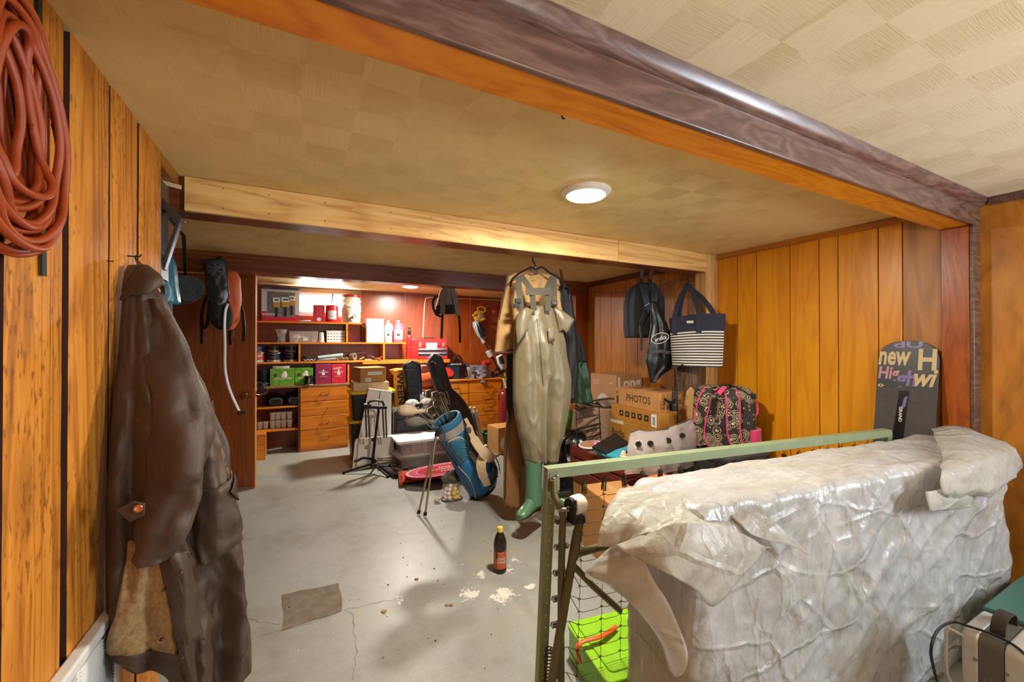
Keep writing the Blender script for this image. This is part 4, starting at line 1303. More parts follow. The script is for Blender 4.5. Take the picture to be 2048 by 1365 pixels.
part(T, 'back_yoke', MB().strap(px3([(1052, 584, 2.505), (1078, 583, 2.50), (1104, 583, 2.505)]), .05, .005, V((0, 0, 1))), sus)
for x, y in ((1036, 602), (1109, 606), (1033, 612)):
    c = at(x, y, Y=2.525)
    part(T, 'buckle', MB().obox(c, SX*.022, V((0, .005, 0)), V((0, 0, .016))), black, bevel=.003)
T = Thing('clothes_hanger', 'black plastic clothes hanger with the waders on it', 'hanger', at(1072, 545, Y=2.6))
part(T, 'hanger_bar', MB().tube(spline(px3([(1021, 574, 2.6), (1024, 560, 2.6), (1036, 549, 2.6), (1050, 541, 2.6), (1062, 535, 2.6), (1072, 539, 2.6), (1084, 535, 2.6), (1098, 545, 2.6), (1112, 553, 2.6), (1124, 562, 2.6), (1129, 577, 2.6)]), 4), .0125, 10, flat=.6), M('black_hanger', '1c1a18', .3))
part(T, 'hook', MB().tube(spline(px3([(1071, 538, 2.6), (1070, 530, 2.6), (1066, 522, 2.575), (1065, 514, 2.545), (1067, 512, 2.52)]), 4), .0065, 8), M('black_hanger', ''))
part(T, 'swivel_ring', MB().tube([at(1072, 546, Y=2.59)+SX*.014*math.cos(q)+V((0, 0, .014*math.sin(q))) for q in [2*PI*k/14 for k in range(14)]], .0028, 6, True), M('black_hanger', ''))

# tan canvas vest and coats behind ------------------------------------------------
tan = cloth('tan_canvas', 'b8905a', .8, 900, .15, .2, .3)
T = Thing('canvas_vest', 'tan canvas work vest hanging behind the waders', 'vest', at(1050, 706, Y=2.72))
part(T, 'vest_body', garment([(536, 1066, 1082), (545, 1034, 1104), (552, 1016, 1116), (575, 1010, 1120), (610, 1002, 1124), (650, 995, 1128), (680, 992, 1126), (708, 989, 1124)], 2.755, 536, 706, .06, .012, 6, 64, 40, 6, lambda t: .5+.5*min(1, t*3)), tan, smooth=0)
part(T, 'armhole_binding', MB().tube(spline(px3([(1014, 551, 2.66), (1011, 575, 2.64), (1006, 600, 2.64), (998, 640, 2.65)]), 4), .005, 6), cloth('brown_binding', '3e2a18', .8))
part(T, 'hem_band', MB().strap(spline(px3([(989, 707, 2.69), (1000, 705, 2.655), (1015, 702, 2.65), (1030, 700, 2.655)]), 4), .012, .004, V((0, 0, 1))), cloth('brown_binding', ''))
bc = cloth('brown_duck_canvas', '80552a', .75, 900, .2, .2, .4)
T = Thing('canvas_coat', 'long brown canvas coat hanging lowest behind the waders', 'coat', at(1025, 1016, Y=2.80))
part(T, 'coat_body', garment([(560, 1040, 1100), (700, 1022, 1100), (800, 1018, 1090), (830, 1014, 1080), (900, 1008, 1075), (1000, 1008, 1062), (1016, 1010, 1052)], 2.82, 560, 1014, .05, .018, 5, 56, 50, 11, lambda t: .6+.5*t), bc, smooth=0)
part(T, 'front_zip', MB().tube(spline(px3([(1022, 720, 2.765), (1019, 820, 2.755), (1013, 900, 2.745), (1010, 1000, 2.745)]), 5), .005, 6), M('brass_zip', '4a3a22', .4, .7))
part(T, 'dark_strip', MB().strap(spline(px3([(1020, 708, 2.75), (1020, 760, 2.745), (1019, 810, 2.745), (1022, 850, 2.76)]), 4), [.05]*9+[.035, .02, .008, .003], .006, SX), M('dark_strip_cloth', '1a1410', .8))  # near-black strip down the upper left edge, tapering out below
T = Thing('rain_jacket', 'black jacket hanging just right of the waders', 'jacket', at(1135, 725, Y=2.74))
part(T, 'jacket_body', garment([(570, 1116, 1130), (580, 1112, 1138), (600, 1110, 1143), (640, 1115, 1148), (690, 1120, 1153), (725, 1120, 1155), (800, 1122, 1150)], 2.76, 570, 800, .05, .014, 5, 44, 36, 15), M('black_shell', '0b0b0c', .65, bmp=.2), smooth=0)
part(T, 'hood_sheen', MB().tube(spline(px3([(1118, 580, 2.70), (1127, 574, 2.70), (1136, 582, 2.71), (1139, 600, 2.72)]), 4), .010, 8), M('gloss_black', '101010', .12))
part(T, 'hanging_loop', MB().tube(px3([(1124, 574, 2.74), (1122, 555, 2.70), (1119, 536, 2.52)]), .004, 6), black)
T = Thing('jacket', 'dark green jacket with a black yoke hanging right of the waders', 'jacket', at(1162, 806, Y=3.0))
part(T, 'jacket_body', garment([(700, 1142, 1164), (720, 1139, 1170), (750, 1138, 1176), (806, 1140, 1184)], 3.0, 700, 806, .06, .02, 6, 44, 30, 21), cloth('bottle_green_shell', '1d3a26', .45, 500, .2, .0, .4), smooth=0)
part(T, 'yoke', garment([(600, 1128, 1136), (660, 1132, 1150), (684, 1143, 1160), (700, 1141, 1165), (724, 1139, 1171)], 2.995, 600, 724, .063, .012, 5, 40, 26, 23), M('black_shell', ''), smooth=0)
part(T, 'hanging_loop', MB().tube(px3([(1132, 602, 3.0), (1126, 560, 2.8), (1122, 538, 2.52)]), .004, 6), black)

# navy rucksack behind the pine beam ----------------------------------------------
navy = cloth('navy_nylon', '1c2433', .6, 900, .15, .1, .2)
nblk = cloth('charcoal_mesh', '1d1b1a', .85, 600, .15, .1, .3)
c = at(1288, 640, Y=2.80)
rz = math.radians(-22)
zb_, zt_ = at(1285, 676, Y=2.74).z, at(1292, 566, Y=2.80).z
T = Thing('rucksack', 'navy rucksack with its padded straps to the front, hung behind the pine beam', 'backpack', (c.x, c.y, zb_), rz)
hh = zt_-zb_
rings = []
for k in range(23):
    t = k/22
    w = .185*(1 if t < .55 else math.sqrt(max(0.02, 1-((t-.55)/.46)**2.2)))*(.93+.07*min(1, t*4))
    d = .085*(1 if t < .6 else math.sqrt(max(.05, 1-((t-.6)/.45)**2)))
    r = []
    for j in range(36):
        a = 2*PI*j/36
        x = math.copysign(abs(math.cos(a))**.45, math.cos(a))*w
        y = math.copysign(abs(math.sin(a))**.55, math.sin(a))*d
        r.append((x+.004*nz((x*9, y*9, t*4), 1, 2), y+.005*nz((x*9, y*9, t*4), 1, 3), hh*t))
    rings.append(r)
part(T, 'pack_body', MB().loft(rings), navy, world=False, smooth=0)
def fpt(x, t, off): return (x, -.088*(1 if t < .6 else math.sqrt(max(.05, 1-((t-.6)/.45)**2)))-off, hh*t)
mb = MB().grid(lambda u, v: fpt((u-.5)*.25*(1-.25*max(0, v-.6)/.4), .03+.87*v, .004+.006*math.sin(PI*u)), 10, 14)
part(T, 'back_panel', mb, nblk, world=False, smooth=0, solid=.006)
for s in (-1, 1):
    st = spline([fpt(s*.045, .98, .0), fpt(s*.055, .88, .03), fpt(s*.04, .70, .045), fpt(s*.03, .52, .045), fpt(s*.055, .36, .035), fpt(s*.085, .22, .02)], 5)
    P = part(T, 'shoulder_strap', MB().strap(st, [.06 if q < len(st)*.7 else .045 for q in range(len(st))], .014, (1, 0, 0)), navy, world=False, bevel=.004)
    part(T, 'reflective_bar', MB().bar(fpt(s*.012, .60, .054), fpt(s*.052, .55, .054), .004, .006, (0, -1, 0)), M('reflective_white', 'cfcac0', .3), world=False)
    part(T, 'adjuster_strap', MB().strap(spline([fpt(s*.085, .24, .02), fpt(s*.088, .12, .026), fpt(s*.075, .0, .03), (s*.07, -.11, -.12 if s < 0 else -.02)], 4), .02, .003, (1, 0, 0)), sus, world=False)
    part(T, 'hang_strap', MB().strap([fpt(s*.05, .96, .0), (s*.035, -.02, hh*1.06), T.inv @ V((at(1293+s*10, 547, Y=2.515).x, 2.505, 1.993))], .03, .006, (1, 0, 0)), nblk, world=False)
part(T, 'strap_ladder', MB().obox((.0, -.118, hh*.2), (.012, 0, 0), (0, .003, 0), (0, 0, .03)), black, world=False, bevel=.002)
part(T, 'side_piping', MB().tube([(-.163, -.03, hh*.52), (-.167, -.02, hh*.60)], .003, 6), M('reflective_white', ''), world=False)

# black drawstring bag with an oval mark -------------------------------------------
DYb = 2.56
db = [(604, 1303, 1312), (625, 1302, 1320), (650, 1303, 1332), (690, 1297, 1351), (706, 1295, 1358), (722, 1293, 1357), (736, 1296, 1343), (752, 1299, 1322), (767, 1302, 1306)]
T = Thing('drawstring_bag', 'thin black drawstring bag with a white oval mark in front of the navy rucksack', 'bag', at(1320, 766, Y=DYb))
part(T, 'bag_body', garment(db, DYb, 604, 766, .05, .012, 6, 48, 44, 31, lambda t: .2+.8*math.sin(PI*min(1, t*1.1)*.9)), M('black_ripstop', '191715', .36, bmp=.25), smooth=0)
oc = at(1320, 677, Y=DYb-.062)
wh = M('white_print', 'd8d4cc', .5)
U1 = SX; U2 = V((0, 0, 1))
rt_, ut_ = (SX*1+V((0, 0, .28))).normalized(), (V((0, 0, 1))-SX*.28).normalized()
part(T, 'oval_mark', MB().tube([oc+rt_*.075*math.cos(q)+ut_*.042*math.sin(q) for q in [2*PI*k/32 for k in range(32)]], .003, 6, True), wh)
text(T, 'ardica', oc+V((0, -.004, 0)), rt_, ut_, .10, .034, wh, shear=.4, bold=.01)
part(T, 'print_band', MB().strap(px3([(1300, 704, 2.497), (1318, 703, 2.485), (1336, 705, 2.488), (1350, 708, 2.505)]), .026, .001, V((0, 0, 1))), M('grey_print', '4c4842', .3, var=.6, vscale=40))
for x in (1304, 1309):
    part(T, 'drawcord', MB().tube(spline(px3([(x, 608, DYb), (x-4, 580, 2.6), (x-6, 556, 2.58), (x-6, 547, 2.53)]), 4), .0025, 6), black)
part(T, 'cord_tail', MB().strap(spline(px3([(1297, 690, 2.55), (1292, 710, 2.55), (1288, 735, 2.55)]), 3), .014, .003, SX), sus)

# striped tote -----------------------------------------------------------------------
TA, TB = V((2.785, 2.50, 0)), V((2.965, 2.105, 0))   # left and right ends of its front face
tu = (TB-TA).normalized(); tn = V((tu.y, -tu.x, 0))
if tn.dot(EYE-TA) < 0: tn = -tn
zt, zl = at(1390, 634, Y=2.3).z, at(1400, 733, Y=2.3).z
tw = (TB-TA).length
T = Thing('tote_bag', 'navy tote bag with white stripes hanging on the pine post', 'bag', (TA+TB)/2+V((0, 0, zl)))
def tote_pt(u, v, off=0, back=0):
    w = 1-.10*(1-v)
    x = tw/2+(u-.5)*tw*w
    bul = (.05+.04*(1-v))*math.sin(PI*u)**.6*(1 if not back else -.5)
    bul += .010*nz((u*3, v*2.4, back), 1, 4)+.008*math.sin(u*8+v*2)
    z = zl+(zt-zl)*v+.012*math.sin(PI*u)*v+.02*(u-.2)*v
    return TA+tu*x+tn*(bul+off)+V((0, 0, z))
nvy = cloth('navy_canvas', '1d2236', .8, 900, .12, .15, .2)
strp = cloth('cream_stripe', 'ddd6c4', .8, 900, .06, .15, .2)
n = 22
edges = [0.0]
fr = .70      # top of the stripes
k = 13
h = fr/(k*2)
rng = [(0.0, .025, 0)]
v = .025
hh_ = (fr-.025)/(2*k)
for i in range(k):
    rng.append((v, v+hh_, 1)); v += hh_
    rng.append((v, v+hh_, 0)); v += hh_
rng.append((v, 1.0, 0))
mb = MB()
for v0, v1, m in rng:
    mb.mat(m)
    sub = 1 if v1-v0 < .2 else 8
    mb.grid(lambda u, w: tote_pt(u, v0+(v1-v0)*w), n, sub)
mb.mat(0)
mb.grid(lambda u, w: tote_pt(u, w, 0, 1), n, 16)
mb.grid(lambda u, w: tote_pt(u, 0, 0, 0).lerp(tote_pt(u, 0, 0, 1), w), n, 2)
for u0 in (0, 1):
    mb.grid(lambda u, w: tote_pt(u0, w).lerp(tote_pt(u0, w, 0, 1), u), 2, 16)
part(T, 'bag_body', mb, [nvy, strp], smooth=0)
apex = at(1376, 570, X=2.985)
for back in (0, 1):
    for u0, u1 in ((.12, .52), ):
        a, b_ = tote_pt(u0+.05*back, .98, .004, back), tote_pt(u1+.28+.05*back-.2*back, .98, .004, back)
        if not back: b_ = tote_pt(.58, .98, .004, 0)
        else: b_ = tote_pt(.80, .98, -.002, 1)
        pts = spline([tote_pt(u0+.05*back, .65, .004, back), a, a.lerp(apex, .5)+tu*-.015+tn*.02, apex+tu*-.02+V((0, 0, -.03)), apex+V((0, 0, .0)), apex+tu*.02+V((0, 0, -.03)), b_.lerp(apex, .5)+tu*.02+tn*.02, b_, tote_pt(.58 if not back else .8, .65, .004, back)], 5)
        part(T, 'carry_handle', MB().strap(pts, .042, .005, tu), nvy)
part(T, 'label_patch', MB().obox(tote_pt(.42, .86, .012), tu*.026, tn*.001, V((0, 0, .010))), M('cream_patch', 'd0c4a8', .7), label='small cream label')
solo('wall_nail', MB().tube([apex+V((.075, .0, .004)), apex+V((0, 0, -.004)), apex+V((-.02, 0, .004))], .003, 6), M('rusty_nail', ''), 'nail in the pine post that the striped tote hangs from', 'nail')

# hydration pack at the far left --------------------------------------------------------
HY = 4.06
T = Thing('hydration_pack', 'orange and black hydration pack hung by its grey bladder on the far beam', 'backpack', at(445, 660, Y=HY))
orange = cloth('orange_nylon', 'c2521c', .6, 900, .12, .1, .25)
part(T, 'pack_body', garment([(545, 440, 476), (560, 428, 481), (600, 416, 483), (640, 418, 479), (656, 428, 470), (661, 440, 462)], HY+.02, 545, 661, .10, .012, 5, 44, 30, 41, lambda t: .5+.6*math.sin(PI*min(1, t+.12)*.9)), orange, smooth=0)
part(T, 'mesh_pocket', garment([(602, 415, 462), (630, 415, 466), (650, 424, 464), (660, 438, 458)], HY-.055, 602, 660, .06, .01, 5, 36, 20, 43), M('black_mesh', '15120f', .8, bmp=.3), smooth=0)
blad = M('smoke_bladder', '2c2a28', .28)
bl = part(T, 'bladder', garment([(519, 412, 450), (526, 407, 453), (560, 410, 457), (590, 414, 459), (606, 420, 455), (612, 428, 450)], HY-.10, 519, 612, .025, .006, 4, 36, 26, 45), blad, smooth=0)
cc = at(431, 539, Y=HY-.13)
dv = (EYE-cc).normalized()
subpart(bl, 'fill_cap', MB().lathe([(.062, -.006), (.062, .01), (.05, .012), (.05, .004), (.038, .004), (.038, .022), (.0005, .024)], cc, 24, dv), black)
mb = MB()
for k in range(6):
    a = k*PI/3
    u_, w_ = frame(dv)
    mb.tube([cc+dv*.018+(u_*math.cos(a)+w_*math.sin(a))*.02, cc+dv*.018+(u_*math.cos(a)+w_*math.sin(a))*.044], .009, 6)
subpart(bl, 'cap_grip', mb, black)
tube = px3([(456, 608, HY-.13), (451, 622, HY-.14), (449, 650, HY-.14), (450, 690, HY-.13), (450, 735, HY-.12), (455, 765, HY-.12), (464, 792, HY-.12), (478, 822, HY-.12)])
P = part(T, 'drink_tube', MB().tube(spline(tube, 5), .0098, 8), M('clear_tube', 'd4d2ce', .25))
subpart(P, 'bite_valve', MB().cyl(at(477, 829, Y=HY-.12), at(491, 825, Y=HY-.12), .011, 10).cyl(at(478, 822, Y=HY-.12), at(479, 830, Y=HY-.12), .012, 10), black)
for pts in ([(414, 590, HY+.05), (405, 620, HY+.03), (403, 650, HY), (404, 688, HY)], [(478, 600, HY+.05), (486, 630, HY+.03), (488, 660, HY), (487, 683, HY)], [(462, 655, HY), (460, 670, HY), (461, 690, HY)], [(418, 620, HY+.02), (414, 650, HY-.02), (408, 655, HY-.02), (404, 640, HY)]):
    part(T, 'web_strap', MB().strap(spline(px3(pts), 4), .024, .004, SX), black)
part(T, 'zip_pull', MB().bar(at(468, 661, Y=HY-.05), at(469, 676, Y=HY-.05), .006, .003), steel)
part(T, 'hang_loop', MB().strap(px3([(436, 522, HY-.08), (438, 515, HY+.06), (440, 513, 4.145)]), .03, .004, SX), black)

# blue dry bag and rolled mat past the cedar wall ---------------------------------------
DB = 3.0
T = Thing('dry_bag', 'translucent teal bag hanging past the end of the cedar wall', 'bag', at(340, 608, Y=DB))
teal = M('teal_vinyl', '2f6f80', .3, var=.1, vscale=8)
part(T, 'bag_body', garment([(500, 326, 340), (530, 318, 352), (560, 316, 355), (608, 314, 361)], DB, 500, 608, .07, .006, 4, 40, 24, 51), teal, smooth=0)
part(T, 'tail_strap', MB().strap(px3([(341, 606, DB-.05), (342, 630, DB-.04), (345, 672, DB-.02)]), .016, .003, SX), M('pale_teal', '7aa2ac', .5))
part(T, 'hang_strap', MB().strap([at(333, 502, Y=DB), V((-.78, 2.7, 2.02)), V((-.75, 2.52, 2.0))], .02, .003, (1, 0, 0)), M('pale_teal', ''))
RYy = 3.25
T = Thing('sleeping_mat', 'rolled black sleeping mat strapped up beside the teal bag', 'mat', at(375, 600, Y=RYy))
cc = at(377, 577, Y=RYy)
ax = V((.35, -.94, 0))
R_ = .083
mb = MB().tube([cc, cc-ax*.45], R_, 28)
part(T, 'mat_roll', mb, M('black_foam', '17191c', .7, bmp=.2))
sp_ = []
u_, w_ = V((-ax.y, ax.x, 0)), V((0, 0, 1))
for k in range(120):
    a = 2*PI*k/24
    r = .012+.068*k/120
    sp_.append(cc+ax*.002+u_*r*math.cos(a)+w_*r*math.sin(a))
part(T, 'mat_spiral', MB().tube(sp_, .0042, 6), M('black_foam_edge', '2b2f34', .6))
part(T, 'carry_strap', MB().tube([cc-ax*.1+(u_*math.cos(q)+w_*math.sin(q))*(R_+.002) for q in [2*PI*k/24 for k in range(24)]], .006, 6, True).strap([cc-ax*.1+w_*R_, V((-.62, 2.9, 1.99)), V((-.60, 2.52, 2.0))], .018, .003, (1, 0, 0)), black)

# grey pack under the far beam, in front of the back wall ---------------------------------
GY = 4.42
T = Thing('daypack', 'small grey pack with long black strap ends hung behind the far beam', 'backpack', at(895, 630, Y=GY))
grey = cloth('warm_grey_nylon', '8a7c74', .7, 800, .12, .1, .3)
part(T, 'pack_body', garment([(560, 888, 902), (575, 884, 908), (590, 878, 914), (612, 873, 917), (627, 872, 912)], GY, 560, 627, .09, .010, 5, 40, 24, 61, lambda t: .35+.65*t), grey, smooth=0)
part(T, 'bottom_panel', garment([(611, 872, 912), (622, 871, 911), (629, 874, 908)], GY-.035, 611, 629, .075, .006, 5, 40, 8, 62), blackcloth, smooth=0)
for pts, w in (([(890, 574, GY-.04), (886, 600, GY-.10), (885, 628, GY-.12)], .055), ([(902, 574, GY-.04), (910, 600, GY-.09), (917, 632, GY-.10)], .05)):
    part(T, 'shoulder_strap', MB().strap(spline(px3(pts), 4), w, .012, SX), grey, bevel=.003)
for pts in ([(885, 628, GY-.115), (884, 650, GY-.11), (883, 678, GY-.10)], [(917, 630, GY-.10), (920, 655, GY-.10), (920, 686, GY-.10)], [(877, 592, GY-.02), (868, 598, GY-.02), (866, 612, GY-.02), (872, 628, GY-.03), (882, 634, GY-.08)], [(913, 625, GY-.05), (908, 620, GY-.05), (916, 632, GY-.09)]):
    part(T, 'strap_end', MB().strap(spline(px3(pts), 4), .026, .004, SX), black)
part(T, 'hang_loop', MB().strap([at(895, 563, Y=GY), at(895, 556, Y=GY-.02)+V((0, 0, .0)), V((at(895, 556, Y=GY).x, 4.335, 2.0))], .03, .004, (1, 0, 0)), black)

# open door ----------------------------------------------------------------------------
DH = V((-.425, 4.575, 0)); dd = V((-.966, .259, 0)).normalized(); dn = V((dd.y, -dd.x, 0))
if dn.dot(EYE-DH) < 0: dn = -dn
T = Thing('door_1', 'open brown flush door with a brass knob in front of the shelves', 'door', DH+dd*.38, kind='structure')
mb = MB().obox(DH+dd*.385+V((0, 0, 1.02)), dd*.385, dn*.018, V((0, 0, 1.01)))
part(T, 'door_leaf', mb, doorwood, bevel=.002)
part(T, 'door_edge', MB().obox(DH-dd*.001+V((0, 0, 1.02)), dd*.001, dn*.0175, V((0, 0, 1.0095))), wood('raw_door_edge', 'a86a34', 'c88a50', 'd8a068', 2, 1, .5, knots=False), label='pale raw wood edge')
kp = DH+dd*.07+V((0, 0, .955))+dn*.018
kp = V((kp.x, kp.y, at(488, 790, Y=kp.y).z))
brass = M('brass', 'a8823c', .25, .95)
part(T, 'door_knob', MB().lathe([(.03, 0), (.03, .006), (.012, .01), (.012, .03), (.024, .038), (.028, .05), (.022, .062), (.0005, .066)], kp, 24, dn), brass)
part(T, 'latch_plate', MB().obox(DH-dd*.003+V((0, 0, kp.z)), dd*.001, dn*.012, V((0, 0, .028))), brass)
mb = MB()
for k in range(4):
    c = at(455+8.5*k, 858, Y=4.59)
    mb.lathe([(.006, 0), (.006, .001)], DH+dd*(.12+.047*k)+dn*.0178+V((0, 0, .62)), 8, dn)
part(T, 'screw_holes', mb, M('hole_dark', '0a0806', .9))
# ================================================================== BACK SHELVES, CABINETS AND WHAT STANDS ON THEM
S1, S2, S3, CT = 1.662, 1.392, 1.142, .847
SY = 5.95
T = Thing('shelf_unit', 'built-in orange wood wall shelves with dividers on the back wall', 'shelves', (.3, 6.1, 1.1))
part(T, 'shelf_board', MB().box(-.70, .69, SY, YB-.001, S1-.021, S1), shelfwood, bevel=.002, seg=1)
part(T, 'shelf_board', MB().box(-.70, 1.30, SY, YB-.001, S2-.021, S2), shelfwood, bevel=.002, seg=1)
part(T, 'shelf_board', MB().box(-.70, 1.02, SY, YB-.001, S3-.024, S3), shelfwood, bevel=.002, seg=1)
part(T, 'shelf_board', MB().box(.70, 1.95, SY-.03, YB-.001, S3-.052, S3-.026), shelfwood, bevel=.002, seg=1)
part(T, 'shelf_board', MB().box(1.021, 1.95, SY-.03, YB-.001, S3-.025, S3), shelfwood, bevel=.002, seg=1)
for px, z0, z1 in ((694, S2, S1-.021), (599, S3, S2-.021), (768, S3, S2-.021), (697, CT+.001, S3-.053)):
    x = at(px, 680, Y=SY).x
    part(T, 'divider', MB().box(x-.011, x+.011, SY+.003, YB-.002, z0+.0005, z1-.0005), shelfwood)
part(T, 'shelf_bracket', MB().poly([(.705, YB-.03, S2+.0005), (.705, YB-.03, S1-.03), (.705, SY+.05, S1-.03), (.705, SY+.05, S1-.05), (.705, YB-.05, S2+.03), (.705, YB-.05, S2+.0005)], (.02, 0, 0)), darkwood)
# base cabinet: open bay and drawer stack
T = Thing('drawer_cabinet', 'orange wood base cabinet with four drawers and wire loop handles', 'cabinet', (.22, 6.0, 0))
xa, xb = -.062, .492
part(T, 'carcass', MB().box(xa, xb, 5.82, YB-.002, 0, CT-.027), darkwood)
part(T, 'side_board', MB().box(xa-.022, xa-.0005, 5.80, YB-.003, 0, CT-.027), darkwood)
part(T, 'side_board', MB().box(xb+.0005, xb+.02, 5.80, YB-.003, 0, CT-.027), drawerwood)
part(T, 'plinth', MB().box(xa, xb, 5.81, 5.8195, .0, .055), drawerwood)
part(T, 'top_board', MB().box(xa-.022, xb+.03, 5.79, YB-.003, CT-.026, CT), wood('worn_counter', '5a3418', '8a5a30', 'a07040', 0, .8, .6, knots=False), bevel=.002, seg=1)
zs = [at(650, y, Y=5.80).z for y in (769.5, 802, 830, 858, 893)]
zs[0] = CT-.03
copper = M('dull_copper_wire', '9a6a48', .35, .9)
def loop_handle(P, x, y, z, w=.105, drop=.05, mat=copper):
    mb = MB().tube(spline([(x-w/2, y, z), (x-w/2, y-.018, z-.004), (x-w/2+.008, y-.024, z-drop*.6), (x-w*.2, y-.026, z-drop), (x+w*.15, y-.026, z-drop*.8), (x+w/2, y-.02, z-.006), (x+w/2, y, z+.004)], 4), .0032, 6)
    mb.tube([(x-w/2, y-.012, z), (x+w/2, y-.012, z+.005)], .0032, 6)
    return subpart(P, 'loop_handle', mb, mat)
for i in range(4):
    z0, z1 = zs[i+1]+.003, zs[i]-.003
    P = part(T, 'drawer', MB().box(xa+.003, xb-.003, 5.792, 5.812, z0, z1), drawerwood, bevel=.003)
    if i != 1: loop_handle(P, .235, 5.792, (z0+z1)/2+.022)
    else: subpart(P, 'knob', MB().tube([(.26, 5.792, (z0+z1)/2), (.262, 5.77, (z0+z1)/2+.006)], .005, 8).ball((.262, 5.768, (z0+z1)/2+.006), .008, 8, 6), copper)
T = Thing('open_cabinet', 'open bay of orange shelves left of the drawer cabinet', 'cabinet', (-.4, 6.0, 0))
part(T, 'top_board', MB().box(-.80, xa-.0235, 5.79, YB-.003, CT-.026, CT), wood('worn_counter', '', '', ''), bevel=.002, seg=1)
B1z, B2z = at(560, 814, Y=5.81).z, at(560, 860, Y=5.81).z
for z in (B1z, B2z):
    part(T, 'shelf_board', MB().box(-.80, xa-.0235, 5.81, YB-.003, z-.02, z), shelfwood, bevel=.002, seg=1)
part(T, 'side_board', MB().box(-.82, -.801, 5.80, YB-.003, 0, CT-.027), darkwood)

card2 = M('brown_box_card', 'b08044', .8, var=.06, vscale=6)
def box_thing(name, label, px0, px1, pyt, Y, d, z0, mat, cat='box', group=None, rz=0, dz=0):
    """box whose front is at depth Y between photograph columns px0..px1, standing at z0, top at row pyt"""
    a, b = at(px0, pyt, Y=Y), at(px1, pyt, Y=Y)
    zt = (a.z+b.z)/2
    T = Thing(name, label, cat, ((a.x+b.x)/2, Y+d/2, z0), rz, group)
    T.w, T.d, T.h = (b.x-a.x), d, zt-z0
    return T
def bface(T, u, v, off=.0008):
    """point on the front of a box thing: u,v in -.5..5 / 0..1 local"""
    return V((u*T.w, -T.d/2-off, v*T.h))
def btext(T, body, u, v, w, h, mat, **k):
    o = text(None, body, bface(T, u, v, .001), (1, 0, 0), (0, 0, 1), w*T.w, h*T.h if h else None, mat, **k)
    if o: o.parent = T.o
    return o
def bpanel(T, name, u0, u1, v0, v1, mat, off=.0006, th=.0012, label=None):
    a, b = bface(T, u0, v0, off), bface(T, u1, v1, off)
    return part(T, name, MB().box(a.x, b.x, a.y-th, a.y+off, a.z, b.z), mat, world=False, label=label)
wprint = M('white_print', '')
# --- top shelf
T = box_thing('paint_set_box', 'blue and white boxed painting set with a picture window and red band', 523, 599, 575, 6.0, .10, S1, None)
blue = M('carton_blue', '2a3f6e', .4); lgrey = M('carton_grey', 'c9c9d0', .45); redc = M('carton_red', 'c4202c', .4)
part(T, 'carton_body', MB().box(-T.w/2, T.w/2, -T.d/2, T.d/2, 0, T.h), blue, world=False, bevel=.002, seg=1)
bpanel(T, 'front_print', -.5, .5, .18, .93, lgrey)
bpanel(T, 'red_band', -.49, .49, .0, .20, redc, .0012)
bpanel(T, 'red_house_print', -.49, -.12, .2, .28, redc, .0012)
win = bpanel(T, 'window', -.36, .38, .13, .86, M('window_print', '6e7078', .3, var=.4, vscale=25), .0014)
for k in range(9):
    u = -.46+k*.05
    if k < 5: bpanel(T, 'house_window_print', -.47+k*.065, -.425+k*.065, .17, .23, lgrey, .0018)
cream = M('bristle', 'b8964a', .8)
tool = M('label_white', 'dfe4e8', .5)
for i, (u, v, w) in enumerate(((-.20, .55, .18), (.02, .57, .22), (.22, .62, .16))):
    P = part(T, 'paint_brush', MB().box(u*T.w, (u+w)*T.w, -T.d/2-.010, -T.d/2-.004, (v-.15)*T.h, v*T.h), cream, world=False, bevel=.002, seg=1)
    subpart(P, 'brush_sleeve', MB().box(u*T.w-.002, (u+w)*T.w+.002, -T.d/2-.012, -T.d/2-.003, v*T.h, (v+.14)*T.h), tool, world=False)
    subpart(P, 'brush_mark', MB().box((u+.04)*T.w, (u+w-.04)*T.w, -T.d/2-.0135, -T.d/2-.011, (v+.05)*T.h, (v+.09)*T.h), blue, world=False)
    subpart(P, 'brush_handle', MB().box((u+w*.38)*T.w, (u+w*.62)*T.w, -T.d/2-.010, -T.d/2-.004, (v-.42)*T.h, (v-.15)*T.h), black, world=False)
btext(T, '22 Pc. Painting Set', -.14, .895, .62, .045, M('dark_print', '20242e', .6))
btext(T, 'great gift idea', .30, .895, .28, .04, M('dark_print', ''))
btext(T, 'For all Your Painting needs', .12, .115, .52, .05, wprint)
btext(T, 'plus more than 20 included for free', .1, .05, .66, .04, wprint)
btext(T, 'craft home', -.36, .965, .2, .03, wprint)
t = at(612, 641, Y=5.99)
mb = MB()
tube_ = MB().tube([at(596, 642, Y=5.99).xy.to_3d()+V((0, 0, S1+.008)), at(622, 640, Y=6.02).xy.to_3d()+V((0, 0, S1+.010))], [.002, .011], 8)
solo('marker_pen', tube_, M('blue_grey_plastic', '5a6e8e', .35), 'blue-grey tapered tube lying on the top shelf', 'tube')
T = box_thing('red_box', 'upright red box with pale vertical lettering on the top shelf', 626, 650, 610, 5.99, .10, S1, None)
part(T, 'carton_body', MB().box(-T.w/2, T.w/2, -T.d/2, T.d/2, 0, T.h), M('crimson_carton', 'a81f34', .4), world=False, bevel=.002, seg=1)
o = text(None, 'thermo mug set', bface(T, -.1, .6), (0, 0, 1), (-1, 0, 0), T.h*.6, .012, M('pink_print', 'd89a9a', .6)); o.parent = T.o
o = text(None, 'stainless steel', bface(T, .12, .6), (0, 0, 1), (-1, 0, 0), T.h*.5, .008, M('pink_print', '')); o.parent = T.o
part(T, 'mug_print', MB().lathe([(.026, 0), (.026, .0008), (.0005, .0008)], bface(T, .0, .16), 16, (0, -1, 0)), lgrey, world=False)
